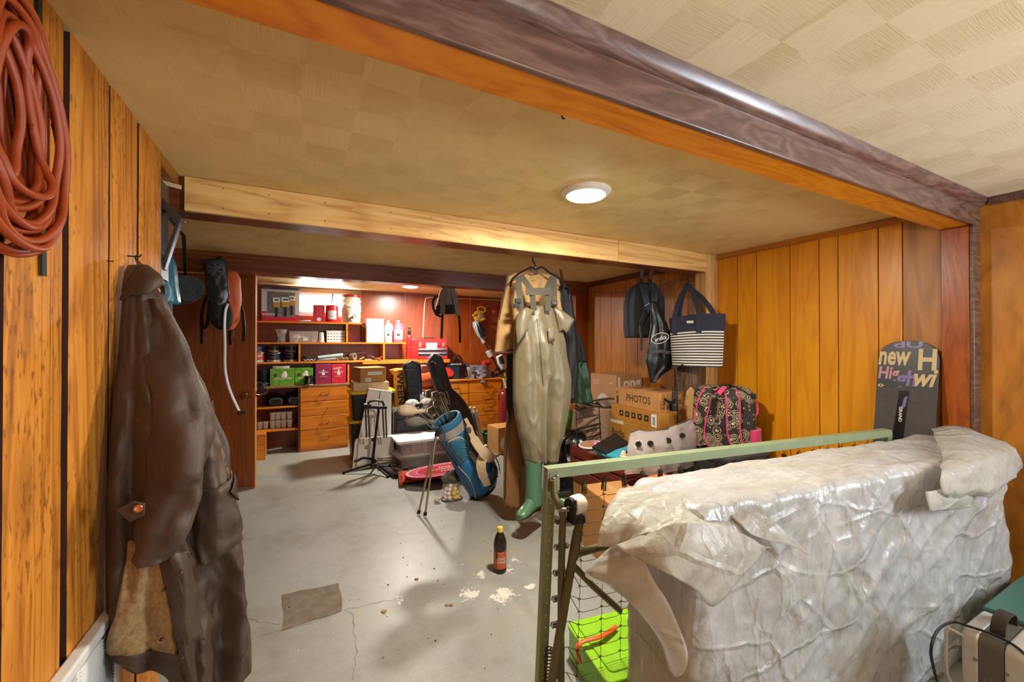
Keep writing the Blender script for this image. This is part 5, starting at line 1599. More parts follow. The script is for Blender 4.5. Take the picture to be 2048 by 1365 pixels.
# red tub with a long brush
a, b = at(651, 640, Y=6.02), at(677, 640, Y=6.02)
cx, r = (a.x+b.x)/2, (b.x-a.x)/2
T = Thing('red_tub', 'translucent red plastic tub with a white label on the top shelf', 'tub', (cx, 6.05, S1))
ht = at(664, 611, Y=6.02).z-S1
redp = M('red_translucent', 'd0202e', .3)
part(T, 'tub_body', MB().lathe([(r*.90, 0), (r, .012), (r*1.02, ht-.012), (r*.98, ht), (r*.93, ht), (r*.93, ht-.03), (.001, ht-.03)], (cx, 6.05, S1), 24), redp)
part(T, 'label', MB().grid(lambda u, v: (cx+r*1.03*math.sin((u-.5)*1.4), 6.05-r*1.03*math.cos((u-.5)*1.4), S1+ht*(.18+.5*v)), 8, 2), lgrey, label='pale paper label')
text(T, 'Nutri', (cx, 6.05-r*1.05, S1+ht*.35), (1, 0, 0), (0, 0, 1), r*.7, .016, ink)
p0 = V((cx-.01, 6.06, S1+ht-.02)); p1 = at(666, 588, Y=6.06)
solo('scrub_brush', MB().tube([p0, p0.lerp(p1, .7), p1], [.008, .010, .012], 8), M('grey_handle', '6e7278', .4), 'grey brush handle standing in the red tub', 'brush')
# drinks cooler jug
a, b = at(682, 640, Y=6.05), at(722, 640, Y=6.05)
cx, r = (a.x+b.x)/2, (b.x-a.x)/2
ht = at(702, 590, Y=6.05).z-S1
jw = M('warm_white_plastic', 'd2cdc0', .4)
T = Thing('water_jug', 'white round drinks cooler jug with a red lid and spigot', 'jug', (cx, 6.07, S1))
part(T, 'jug_body', MB().lathe([(r*.90, 0), (r*.95, .02), (r*.95, ht*.38), (r*1.0, ht*.40), (r*1.0, ht*.62), (r*.95, ht*.64), (r*.90, ht*.9)], (cx, 6.07, S1), 32), jw)
part(T, 'lid', MB().lathe([(r*.90, ht*.9), (r*.96, ht*.905), (r*.96, ht*.98), (r*.9, ht), (.001, ht)], (cx, 6.07, S1), 32), M('lid_red', 'a82c30', .4))
hnd = [(cx+r*1.0*math.sin(q), 6.07-r*1.02*math.cos(q), S1+ht*(.80-.26*math.cos(q)**2)) for q in [-1.6+3.2*k/16 for k in range(17)]]
part(T, 'bail_handle', MB().tube(hnd, .008, 8), jw)
part(T, 'spigot_plate', MB().lathe([(.06, 0), (.056, .012), (.04, .014), (.036, .006), (.0005, .006)], (cx+.01, 6.07-r*.94, S1+ht*.2), 20, (0, -1, 0)), jw)
part(T, 'spigot', MB().cyl((cx+.01, 6.07-r*.95, S1+ht*.2), (cx+.01, 6.07-r*.95-.04, S1+ht*.2), .014, 10).cyl((cx+.01, 6.07-r*.95-.035, S1+ht*.22), (cx+.01, 6.07-r*.95-.035, S1+ht*.12), .011, 10), M('grey_spigot', '5a5e5c', .4))
# --- second shelf
def lathe_thing(name, label, cat, px, Y, prof, z0, mat, group=None, n=24, prt='vessel'):
    c = at(px, 690, Y=Y)
    T = Thing(name, label, cat, (c.x, Y, z0), 0, group)
    T.c = V((c.x, Y, z0))
    if prof: part(T, prt, MB().lathe(prof, T.c, n), mat)
    return T
glass = clear('clear_glass', (.92, .95, .95), .22, .05)
T = lathe_thing('glass_vase', 'clear waisted glass vase on the second shelf', 'vase', 563, 6.08, [(.05, 0), (.053, .01), (.045, .05), (.05, .10), (.07, .17), (.067, .17), (.046, .10), (.041, .05), (.045, .012), (.0005, .012)], S2, glass)
T = box_thing('plastic_tub', 'clear lidded plastic tub of small white things on the second shelf', 579, 635, 663, 6.0, .18, S2, None, 'tub')
part(T, 'tub_body', MB().box(-T.w/2, T.w/2, -T.d/2, T.d/2, 0, T.h*.9, -.006), clear('frosted_plastic', (.95, .94, .92), .35, .2), world=False, bevel=.006)
part(T, 'lid', MB().box(-T.w/2-.006, T.w/2+.006, -T.d/2-.006, T.d/2+.006, T.h*.9, T.h), clear('frosted_plastic', ''), world=False, bevel=.003)
random.seed(11)
bits = MB()
for k in range(26):
    c = V((random.uniform(-.42, .42)*T.w, random.uniform(-.4, .3)*T.d, random.uniform(.12, .6)*T.h))
    bits.obox(c, (random.uniform(.01, .03), random.uniform(-.01, .01), .004), (-.004, .012, .004), (0, -.004, random.uniform(.008, .018)))
part(T, 'packed_contents', bits, M('white_bits', 'd0c8bc', .7, var=.4, vscale=40), world=False, kind='stuff')
T = lathe_thing('tall_cup', 'tall plain white tapered cup on the second shelf', 'cup', 643, 6.04, [(.036, 0), (.040, .004), (.036, .06), (.031, .128), (.027, .134), (.0005, .134)], S2, jw)
T = box_thing('basket', 'white plastic basket with round holes holding orange odds and ends', 653, 690, 662, 6.0, .16, S2, None, 'basket')
part(T, 'basket_body', MB().box(-T.w/2, T.w/2, -T.d/2, -T.d/2+.004, 0, T.h).box(-T.w/2, T.w/2, T.d/2-.004, T.d/2, 0, T.h).box(-T.w/2, -T.w/2+.004, -T.d/2, T.d/2, 0, T.h).box(T.w/2-.004, T.w/2, -T.d/2, T.d/2, 0, T.h).box(-T.w/2, T.w/2, -T.d/2, T.d/2, 0, .004), white, world=False)
part(T, 'rim', MB().box(-T.w/2-.006, T.w/2+.006, -T.d/2-.006, -T.d/2+.002, T.h-.008, T.h).box(-T.w/2-.006, T.w/2+.006, T.d/2-.002, T.d/2+.006, T.h-.008, T.h), white, world=False)
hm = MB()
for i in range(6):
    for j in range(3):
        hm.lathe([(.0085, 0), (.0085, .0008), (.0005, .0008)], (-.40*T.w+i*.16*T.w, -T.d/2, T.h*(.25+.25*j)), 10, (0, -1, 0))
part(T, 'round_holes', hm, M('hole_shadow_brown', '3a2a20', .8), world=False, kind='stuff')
ob = MB()
for k in range(5):
    ob.tube(spline([(-.3*T.w+k*.12*T.w, -.02, T.h*.9), (-.3*T.w+k*.12*T.w+.02, .0, T.h*1.12), (-.2*T.w+k*.12*T.w, .02, T.h*.92)], 4), .011, 8)
part(T, 'stored_odds', ob, M('orange_odds', 'c88a50', .6, var=.3, vscale=30), world=False, kind='stuff')
T = box_thing('white_carton', 'tall plain white carton with a folded gable top on the second shelf', 733, 768, 638, 5.985, .16, S2, None, 'carton')
wc = M('white_carton_board', 'b4b0aa', .55)
part(T, 'carton_body', MB().box(-T.w/2, T.w/2, -T.d/2, T.d/2, 0, T.h), wc, world=False, bevel=.003, seg=1)
part(T, 'side_gusset', MB().poly([(-T.w/2-.001, -T.d/2+.01, T.h*.5), (-T.w/2-.001, T.d/2-.01, T.h*.5), (-T.w/2-.001, 0, T.h*.98)], (-.004, 0, 0)), M('white_carton_side', 'c0bcb2', .6), world=False)
btext(T, 'E V I A', .1, .82, .42, .07, M('grey_ink', '7a7670', .6))
btext(T, 'spring water dispenser', .02, .68, .6, .03, M('grey_ink', ''))
bpanel(T, 'printed_rule', -.35, .35, .55, .555, M('pale_rule', 'b0aca4', .6))
bpanel(T, 'printed_rule', .02, .025, .1, .5, M('pale_rule', ''))
btext(T, 'gallon', .05, .08, .3, .03, M('grey_ink', ''))
def jug(px0, px1, Y, label, fill, body):
    a, b = at(px0, 684, Y=Y), at(px1, 684, Y=Y)
    cx, r = (a.x+b.x)/2, (b.x-a.x)/2
    h = at((px0+px1)/2, 641, Y=Y).z-S2
    c = V((cx, Y+r, S2))
    T = Thing('antifreeze_jug', label, 'jug', c, 0)
    part(T, 'jug_body', MB().lathe([(r*.92, 0), (r, .01), (r, h*.56), (r*.94, h*.66), (r*.5, h*.86), (r*.27, h*.90), (r*.27, h*.94), (.0005, h*.94)], c, 28), body)
    part(T, 'cap', MB().lathe([(r*.31, h*.93), (r*.31, h), (.0005, h)], c, 16), white)
    part(T, 'grip', MB().tube(spline([c+V((r*.30, -.01, h*.84)), c+V((r*.78, -.01, h*.80)), c+V((r*.95, -.01, h*.66)), c+V((r*.92, -.01, h*.55))], 4), .013, 8), body)
    part(T, 'label', MB().grid(lambda u, v: c+V((r*1.012*math.sin((u-.5)*1.7), -r*1.012*math.cos((u-.5)*1.7), h*(.14+.42*v))), 8, 2), M('jug_label', 'b8b6b2', .5), label='white label with a black lorry mark')
    tk = ink
    for u0, u1, v0, v1 in ((-.5, .05, .30, .40), (.05, .3, .30, .37), (-.4, .0, .42, .435)):
        part(T, 'label_mark', MB().grid(lambda u, v: c+V((r*1.02*math.sin((u0+(u1-u0)*u)*.8), -r*1.02*math.cos((u0+(u1-u0)*u)*.8), h*(v0+(v1-v0)*v))), 4, 1), tk)
    text(T, 'HD-50', c+V((.0, -r*1.04, h*.2)), (1, 0, 0), (0, 0, 1), r*.8, .018, tk)
    return T
pinkj = M('pink_fluid_jug', 'c85a70', .3)
jug(769, 786, 6.0, 'pale jug with a little pink fluid in it, beside the white carton', None, M('pale_jug', 'a8a6a2', .35))
jug(787, 809, 6.0, 'jug full of pink fluid on the right end of the second shelf', None, pinkj)
# --- fire extinguisher and red tool box on the low shelf's right end
c = at(819, 720, Y=6.0); c = V((c.x, 6.02, S3))
T = Thing('fire_extinguisher', 'small red fire extinguisher standing beside the red toolbox', 'fire extinguisher', c)
h = at(819, 655, Y=6.0).z-S3
rr = (at(825, 690, Y=6.0).x-at(813, 690, Y=6.0).x)/2
exred = M('extinguisher_red', 'c02420', .3)
part(T, 'cylinder', MB().lathe([(rr*.94, 0), (rr, .01), (rr, h*.66), (rr*.8, h*.74), (rr*.35, h*.78), (.0005, h*.78)], c, 20), exred)
part(T, 'valve_head', MB().lathe([(rr*.5, h*.77), (rr*.6, h*.84), (rr*.3, h*.86)], c, 12).box(c.x-rr*.5, c.x+rr*.6, c.y-.012, c.y+.012, c.z+h*.86, c.z+h*.9).box(c.x-rr*.3, c.x+rr*.5, c.y-.012, c.y+.012, c.z+h*.93, c.z+h), black, bevel=.002)
T = box_thing('toolbox', 'red metal toolbox with two latches and two steel drawers on the shelf', 823, 895, 678, 5.93, .26, S3, None, 'toolbox')
tred = M('toolbox_red', 'c21f1e', .32, var=.08)
part(T, 'box_body', MB().box(-T.w/2, T.w/2, -T.d/2, T.d/2, .006, T.h*.62), tred, world=False, bevel=.004)
part(T, 'lid', MB().box(-T.w/2-.003, T.w/2+.003, -T.d/2-.003, T.d/2, T.h*.63, T.h), tred, world=False, bevel=.012, seg=3)
for v in (.18, .37):
    P = bpanel(T, 'drawer', -.32, .47, v, v+.15, M('drawer_dark', '2a2624', .4), .002, .004)
    a, b = bface(T, -.32, v+.09, .006), bface(T, .47, v+.15, .006)
    subpart(P, 'drawer_pull', MB().box(a.x, b.x, a.y-.006, a.y+.004, a.z, b.z), chrome, world=False, bevel=.002)
for u in (-.27, .38):
    P = bpanel(T, 'latch', u-.035, u+.035, .60, .82, M('latch_steel', 'a89878', .35, .8), .004, .006)
bpanel(T, 'paper_note', -.10, .20, .50, .80, M('note_paper', 'e2ded0', .8), .005, .001)
part(T, 'carry_handle', MB().bar((-.1, 0, T.h+.014), (.1, 0, T.h+.014), .02, .012).bar((-.09, 0, T.h-.002), (-.09, 0, T.h+.014), .012, .012, (0, 1, 0)).bar((.09, 0, T.h-.002), (.09, 0, T.h+.014), .012, .012, (0, 1, 0)), black, world=False)
# --- third shelf: paint cans and tools
def paint_can(px0, px1, label, word, lidc, body):
    Y = 6.0
    a, b = at(px0, 720, Y=Y), at(px1, 720, Y=Y)
    cx, r = (a.x+b.x)/2, (b.x-a.x)/2
    h = at(cx and (px0+px1)/2, 692, Y=Y).z-S3
    c = V((cx, Y+r, S3))
    T = Thing('paint_can', label, 'paint can', c, 0)
    part(T, 'can_body', MB().lathe([(r*.97, 0), (r*.97, .012), (r*.95, .014), (r*.95, h*.93)], c, 32), body)
    part(T, 'bottom_ring', MB().lathe([(r, 0), (r, h*.12), (r*.95, h*.12)], c, 32, caps=False), M('can_metal', 'b8b0a8', .3, .7))
    part(T, 'lid', MB().lathe([(r*.95, h*.93), (r, h*.94), (r, h), (r*.9, h), (r*.88, h*.97), (.0005, h*.97)], c, 32), M('can_lid_'+lidc, lidc, .4))
    part(T, 'bail_handle', MB().tube([c+V((r*1.04*math.sin(q), -r*1.06*math.cos(q), h*(.75-.28*math.cos(q)))) for q in [-1.5+3*k/14 for k in range(15)]], .0028, 6), steel)
    return T, c, r, h
def curved(T, body, c, r, z, w, h, mat):
    return text(T, body, c, (1, 0, 0), (0, 0, 1), w, h, mat, bend=lambda a, b: c+V((r*math.sin(a/r), -r*math.cos(a/r), z+b)))
gold_ink = M('gold_ink', 'c8a448', .5)
navyc = M('can_navy', '141a2c', .35)
T, c, r, h = paint_can(531, 563, 'dark navy paint can with gold lettering, middle of the three cans', 'Weather', '7a2a24', navyc)
curved(T, 'Weather', c, r*.965, h*.68, r*1.5, .036, gold_ink); curved(T, 'exterior', c, r*.965, h*.50, r*.7, .012, wprint); curved(T, 'acrylic latex\nsolid stain', c, r*.965, h*.30, r*.9, .03, M('grey_ink', ''))
T, c, r, h = paint_can(565, 597, 'dark navy paint can with gold lettering, next to the shelf divider', 'Weather', '6a5a54', navyc)
curved(T, 'Weather', c, r*.965, h*.68, r*1.5, .036, gold_ink); curved(T, 'exterior', c, r*.965, h*.50, r*.7, .012, wprint); curved(T, 'acrylic latex\nsolid stain', c, r*.965, h*.30, r*.9, .03, M('grey_ink', ''))
T, c, r, h = paint_can(498, 529, 'blue and red paint can half hidden by the open door edge', 'Tred', '2a4a8a', M('can_blue', '2a4478', .4))
part(T, 'label_band', MB().lathe([(r*.957, h*.14), (r*.957, h*.62)], c, 32, caps=False), M('can_label_red', 'a83a38', .5, var=.5, vscale=20))
curved(T, 'Red Label', c+V((0, 0, 0)), r*.967, h*.42, r*1.4, .04, wprint)
curved(T, 'PREMIER', c, r*.967, h*.84, r*1.3, .016, wprint)
def lying(name, label, cat, pts, r, mat, n=10, Yc=None):
    return solo(name, MB().tube(pts, r, n), mat, label, cat)
def sp(px, Y, z): return V((at(px, 700, Y=Y).x, Y, S3+z))
lying('metal_tube', 'long grey metal tube leaning up to the right over the other tools', 'tube', [sp(622, 6.14, .05), sp(680, 6.13, .085), sp(731, 6.12, .115)], .013, M('grey_tube', '9a938c', .4, .4))
T = Thing('caulk_gun', 'black caulk gun with a pale blue tube loaded', 'caulk gun', sp(660, 6.04, 0))
part(T, 'frame_rod', MB().tube([sp(604, 6.05, .018), sp(636, 6.05, .045)], .008, 8), black)
part(T, 'cartridge', MB().tube([sp(636, 6.05, .045), sp(686, 6.05, .080)], .024, 14), M('pale_blue_tube', 'a8c0c0', .4))
part(T, 'trigger', MB().bar(sp(640, 6.05, .03), sp(632, 6.03, .002), .012, .02), black)
lying('putty_tube', 'grey putty tube lying low at the front of the shelf', 'tube', [sp(635, 5.99, .012), sp(655, 5.99, .02), sp(672, 5.99, .03)], [.006, .018, .018], M('grey_putty', '8a9498', .45))
T = Thing('tool_bundle', 'black rolled bundle of cords and straps at the left of the tool shelf', 'bundle', sp(616, 6.0, 0))
mb = MB()
random.seed(5)
for k in range(9):
    y = 6.0+random.uniform(-.03, .05)
    mb.tube(spline([sp(603+random.uniform(0, 4), y, .01+.006*k), sp(612, y-.01, .03+.004*k), sp(622, y, .012+.005*k), sp(633, y+.01, .02+.003*k)], 4), .008, 6)
part(T, 'cord_loops', mb, M('black_cord', '161412', .6))
mb = MB()
for k in range(3):
    mb.tube(spline([sp(607+8*k, 5.965, .03), sp(611+8*k, 5.96, .012), sp(615+8*k, 5.965, .028)], 4), .004, 6)
part(T, 'white_ties', mb, wprint)
tp_c = sp(706, 6.04, .052)
T = Thing('tape_roll', 'roll of grey duct tape lying on its edge among the tools', 'tape', sp(706, 6.04, 0))
ring = [(.05, -.03), (.052, .03), (.033, .03), (.033, -.03), (.05, -.03)]
part(T, 'tape_band', MB().lathe(ring, tp_c, 28, (.75, -.6, .1), caps=False), M('duct_tape', '7e766c', .4, .2))
part(T, 'core', MB().lathe([(.033, -.029), (.033, .029), (.030, .029), (.030, -.029), (.033, -.029)], tp_c, 28, (.75, -.6, .1), caps=False), M('card_core', 'a08058', .8))
T = Thing('knotted_cloth', 'crumpled pale rag between the caulk gun and the tape', 'rag', sp(682, 6.0, 0))
mb = MB()
for k in range(5):
    cc = sp(673+5*k, 5.99+.01*(k % 2), .018+.008*(k % 3))
    mb.tube(spline([cc+V((-.02, 0, 0)), cc+V((0, -.012, .016)), cc+V((.02, 0, -.006)), cc+V((.005, .01, -.012))], 4, True), .007, 6, True)
part(T, 'rag_folds', mb, M('pale_rag', 'a89c88', .9, var=.3))
lying('wood_offcut', 'pale yellow wooden peg behind the clamp', 'peg', [sp(719, 6.02, .015), sp(728, 6.0, .04)], .011, M('pale_wood_peg', 'b89a5c', .7))
clo = M('orange_clamp', 'b8482a', .4); clb = M('clamp_dark', '3a2c26', .5)
T = Thing('spring_clamp', 'orange and black pair of clamps hanging over the shelf edge', 'clamp', sp(748, 5.98, 0))
part(T, 'clamp_jaw', MB().bar(sp(734, 6.0, .075), sp(752, 5.96, .02), .03, .022), clb, bevel=.005)
part(T, 'clamp_jaw', MB().bar(sp(735, 6.0, .05), sp(748, 5.97, .045), .026, .02), clo, bevel=.005)
part(T, 'clamp_grip', MB().bar(sp(750, 5.965, .03), sp(762, 5.94, .012), .02, .018), clo, bevel=.005)
part(T, 'clamp_grip', MB().bar(sp(754, 5.955, .02), sp(764, 5.94, .05), .016, .014), clo, bevel=.004)
part(T, 'clamp_tip', MB().bar(sp(730, 6.02, .01), sp(744, 5.98, .008), .02, .016), M('white_pad', 'c8c0b4', .6), bevel=.003)
# --- counter: boxes
def pod_box(px0, px1, pyt, label, col, seed, w2=None):
    T = box_thing('pod_box', label, px0, px1, pyt, 5.86, .16, CT, None)
    g = M('carton_'+col, col, .45, var=.35, vscale=22)
    part(T, 'carton_body', MB().box(-T.w/2, T.w/2, -T.d/2, T.d/2, 0, T.h), g, world=False, bevel=.002, seg=1)
    return T
def coffee_print(T):
    part(T, 'round_seal', MB().lathe([(.022, 0), (.022, .001), (.0005, .001)], bface(T, -.28, .62, .0), 18, (0, -1, 0)), M('maroon_seal', '6a1c2a', .5), world=False)
    btext(T, 'HONEYCREST', .05, .42, .70, .11, wprint, bold=.01)
    mb = MB()
    c = bface(T, .08, .60, .0)
    mb.lathe([(.034, 0), (.030, .001), (.0005, .0015)], c, 18, (0, -1, 0)).lathe([(.022, 0), (.02, .001), (.0005, .0015)], c+V((.006, 0, .03)), 16, (0, -1, 0))
    part(T, 'swirl_mark', mb, M('cream_print', 'e8ddd0', .6), world=False)
    btext(T, 'K', -.05, .1, .05, .1, wprint)
T = pod_box(540, 589, 738, 'green leafy carton nearest the open door on the counter', '5c9a24', 1)
coffee_print(T)
T = pod_box(590, 626, 737, 'green leafy carton behind the black mug on the counter', '5c9a22', 2)
coffee_print(T)
T2 = box_thing('mug', 'black mug with a white letter J in front of the green carton', 609, 626, 752, 5.83, .03, CT, None, 'mug')
c = V((T2.o.location.x, 5.82, CT)); r = T2.w/2
mugp = part(T2, 'mug_body', MB().lathe([(r*.8, 0), (r*.9, .006), (r, .02), (r, T2.h), (r*.9, T2.h), (r*.88, .01), (.0005, .01)], c, 24), black)
part(T2, 'base_ring', MB().lathe([(r*.91, 0), (r*.93, .01), (r*.8, .012)], c, 24), jw)
text(T2, 'J', c+V((0, -r*1.02, T2.h*.5)), (1, 0, 0), (0, 0, 1), None, T2.h*.55, wprint)
part(T2, 'mug_handle', MB().tube(spline([c+V((r*.9, 0, T2.h*.8)), c+V((r*1.5, 0, T2.h*.75)), c+V((r*1.5, 0, T2.h*.35)), c+V((r*.9, 0, T2.h*.25))], 4), .007, 8), black)
for px0, px1, lab, col in ((631, 662, 'plum-purple carton on the counter right of the green cartons', '8a1848'), (663, 692, 'bright red carton on the counter against the divider', 'bc1c38')):
    T = box_thing('pod_box', lab, px0, px1, 729, 5.86, .16, CT, None)
    part(T, 'carton_body', MB().box(-T.w/2, T.w/2, -T.d/2, T.d/2, 0, T.h), M('carton_'+col, col, .4, var=.08), world=False, bevel=.002, seg=1)
    btext(T, 'TIMBERCREEK', .0, .60, .62, .055, M('cream_print', 'e8ddd0', .6), bold=.01)
    btext(T, 'smooth & bold', .0, .38, .5, .035, M('cream_print', ''))
    part(T, 'swirl_mark', MB().lathe([(.020, 0), (.001, .001)], bface(T, 0, .52), 10, (0, -1, 0)).lathe([(.012, 0), (.001, .001)], bface(T, 0, .68), 8, (0, -1, 0)), M('cream_print', ''), world=False)
    if col == 'bc1c38':
        for k in range(2):
            part(T, 'print_streak', MB().bar(bface(T, -.4, .74+.05*k), bface(T, .2, .80+.05*k), .004, .001, (0, -1, 0)), M('cream_print', ''), world=False)
# wire ring stand lying on the green cartons, black pan and cable tangle
zt = CT+.19
cw = V((at(562, 735, Y=5.94).x, 5.94, at(562, 736, Y=5.94).z))
T = Thing('wire_stand', 'white wire oval stand lying on top of the green cartons', 'stand', cw)
mb = MB()
for s, z in ((1, 0), (1, .018), (.8, .01)):
    mb.tube([cw+V((.095*s*math.cos(q), .045*s*math.sin(q), z-.002)) for q in [2*PI*k/24 for k in range(24)]], .004, 6, True)
part(T, 'wire_ring', mb, M('white_wire', 'd8d4cc', .4))
mb = MB()
for k in range(10):
    q = 2*PI*k/10
    mb.tube([cw+V((.095*math.cos(q), .045*math.sin(q), 0)), cw+V((.076*math.cos(q+.3), .036*math.sin(q+.3), .012))], .003, 5)
part(T, 'wire_spokes', mb, M('white_wire', ''))
c = V((at(527, 738, Y=6.05).x, 6.05, CT))
T = Thing('black_pan', 'black pan stored at the back of the counter behind the green carton', 'pan', c)
part(T, 'pan_body', MB().lathe([(.10, 0), (.12, .16), (.125, .2), (.115, .2), (.1, .02), (.0005, .02)], c, 24), black)
T = Thing('cable_tangle', 'tangle of thin wires and a black clip on the counter by the door edge', 'cables', V((at(526, 772, Y=5.86).x, 5.86, CT)))
random.seed(9)
for k in range(7):
    x0 = at(512, 770, Y=5.86).x
    pts = [V((x0+random.uniform(0, .13), 5.83+random.uniform(-.03, .07), CT+.006+random.uniform(0, .05))) for _ in range(6)]
    part(T, 'wire', MB().tube(spline(pts, 5), .003, 6), random.choice([M('grey_wire', '8a8884', .4), black]))
part(T, 'clip', MB().box(at(517, 770, Y=5.80).x, at(529, 770, Y=5.80).x, 5.775, 5.80, CT-.05, CT+.01), black, bevel=.004)
part(T, 'wire', MB().tube(spline([at(510, 789, Y=5.72), at(520, 790, Y=5.75), at(532, 786, Y=5.77), at(537, 778, Y=5.80)], 4), .004, 6), steel)
# --- open bay: two black rounded cases with front handles, and rows of white jars
for i, (px, lab) in enumerate(((548, 'black rounded case with a grey front handle, nearer the door'), (585, 'black rounded case with a grey front handle, nearer the drawers'))):
    c = V((at(px, 805, Y=5.98).x, 5.99, B1z))
    T = Thing('rounded_case', lab, 'case', c)
    part(T, 'case_body', MB().ball((c.x, c.y, c.z+.075), .105, 18, 10, 1, 1, .75), M('soft_black', '101012', .6))
    part(T, 'front_block', MB().obox(c+V((.03, -.12, .045)), (.065, 0, 0), (0, .03, 0), (0, 0, .045)), black, bevel=.012, seg=3)
    part(T, 'front_handle', MB().strap(spline([c+V((-.03, -.15, .04)), c+V((-.03, -.155, .085)), c+V((.03, -.16, .1)), c+V((.09, -.155, .09)), c+V((.095, -.15, .04))], 4), .018, .012, (0, 1, 0)), M('grey_grip', '5c6064', .3))
jarm = M('white_jar', 'cfc8bc', .4)
base = None
n = 0
for row, z, xs_ in (('upper', B2z+.105, (545, 556, 567, 579)), ('lower', B2z, (519, 531, 545, 556, 567, 579))):
    for px in xs_:
        x = at(px, 845, Y=5.93).x
        k_ = xs_.index(px)+1
        lab = 'small white jar, %s from the left in the %s row of cabinet jars' % (('first', 'second', 'third', 'fourth', 'fifth', 'sixth')[k_-1], row)
        if base is None:
            T = Thing('jar', lab, 'jar', (x, 5.95, z), 0, 'white jars on the lower cabinet shelf')
            part(T, 'jar_body', MB().lathe([(.024, 0), (.029, .006), (.031, .07), (.0005, .071)], (x, 5.95, z), 16), jarm)
            part(T, 'jar_lid', MB().lathe([(.033, .072), (.033, .094), (.0005, .095)], (x, 5.95, z), 16), M('jar_lid_white', 'd8d2c8', .5))
            base = T.o
        else:
            o = dup(base, (x, 5.95, z), 0, lab)
        n += 1
x0, x1 = at(539, 845, Y=5.9).x, at(585, 845, Y=5.9).x
solo('clear_sleeve', MB().box(x0, x1, 5.91, 5.99, B2z+.097, B2z+.1045), clear('frosted_plastic', ''), 'thin clear tray between the two rows of white jars', 'tray')
# wooden box and a white stick on the floor of the bay
a, b = at(495, 915, Y=5.62), at(530, 915, Y=5.62)
T = Thing('wooden_box', 'dovetailed wooden box on the floor partly behind the open door', 'box', ((a.x+b.x)/2, 5.75, 0))
hb = at(520, 872, Y=5.62).z
part(T, 'box_side', MB().box(a.x, b.x, 5.62, 5.638, 0, hb), drawerwood, bevel=.002, seg=1)
part(T, 'box_side', MB().box(b.x-.018, b.x, 5.6385, 5.90, 0, hb), drawerwood, bevel=.002, seg=1)
part(T, 'box_side', MB().box(a.x, a.x+.018, 5.6385, 5.90, 0, hb), drawerwood)
part(T, 'box_lid', MB().box(a.x-.004, b.x+.004, 5.612, 5.905, hb+.0005, hb+.018), drawerwood, bevel=.002, seg=1)
mb = MB()
for k in range(9): mb.box(b.x-.006, b.x+.0006, 5.6195, 5.64, .012+k*hb/9, .012+k*hb/9+hb/20)
part(T, 'dovetails', mb, darkwood, kind='stuff')
p = at(534, 898, Y=6.0)
solo('white_stick', MB().tube([V((p.x, 6.02, .016)), V((p.x+.16, 6.08, .02))], .016, 10), jw, 'short white plastic tube lying on the floor of the open cabinet', 'tube')
# surface cable on the back wall
mb = MB().tube(spline([(at(846, 672, Y=6.2).x, YB-.012, S3+.2), (at(848, 640, Y=6.2).x, YB-.012, 1.62), (at(850, 600, Y=6.24).x, YB-.012, 2.03), (at(856, 590, Y=6.24).x, YB-.012, 2.09), (at(880, 592, Y=6.24).x, YB-.012, 2.10), (at(1010, 598, Y=6.24).x, YB-.012, 2.115)], 4), .009, 8)
solo('wall_cable', mb, M('cream_cable', 'd8c49c', .5), 'cream cable stapled up the back wall and along under the ceiling', 'cable')
solo('wall_cable', MB().tube(spline([(XR-.012, 4.12, 2.03), (XR-.012, 3.9, 1.985), (XR-.012, 3.3, 1.95), (XR-.012, 2.8, 1.985), (XR-.012, 2.52, 2.03)], 5), .005, 6), M('grey_brown_cable', '8a7660', .5), 'grey cable drooping along the far right wall', 'cable')
# ================================================================== MIDDLE OF THE FLOOR
# dresser against the back wall
DY = 5.80
x0, x1 = at(868, 800, Y=DY).x, at(1003, 800, Y=DY).x
xm = at(938, 800, Y=DY).x
DT = .835
T = Thing('dresser', 'orange wood dresser with two columns of drawers under the weed trimmer', 'dresser', ((x0+x1)/2, 6.02, 0))
part(T, 'carcass', MB().box(x0, x1, DY+.014, YB-.002, 0, DT-.026), drawerwood)
part(T, 'top_board', MB().box(x0-.02, x1+.02, DY-.02, YB-.002, DT-.025, DT), shelfwood, bevel=.005)
zs = [DT-.028]+[at(970, y, Y=DY).z for y in (785.5, 808, 831)]+[.012]
for i in range(4):
    for a, c in ((x0+.01, xm-.006), (xm+.006, x1-.01)):
        P = part(T, 'drawer', MB().box(a, c, DY-.006, DY+.013, zs[i+1]+.004, zs[i]-.004), drawerwood, bevel=.003)
        loop_handle(P, (a+c)/2+.02, DY-.006, (zs[i]+zs[i+1])/2+.025, .15, .06)
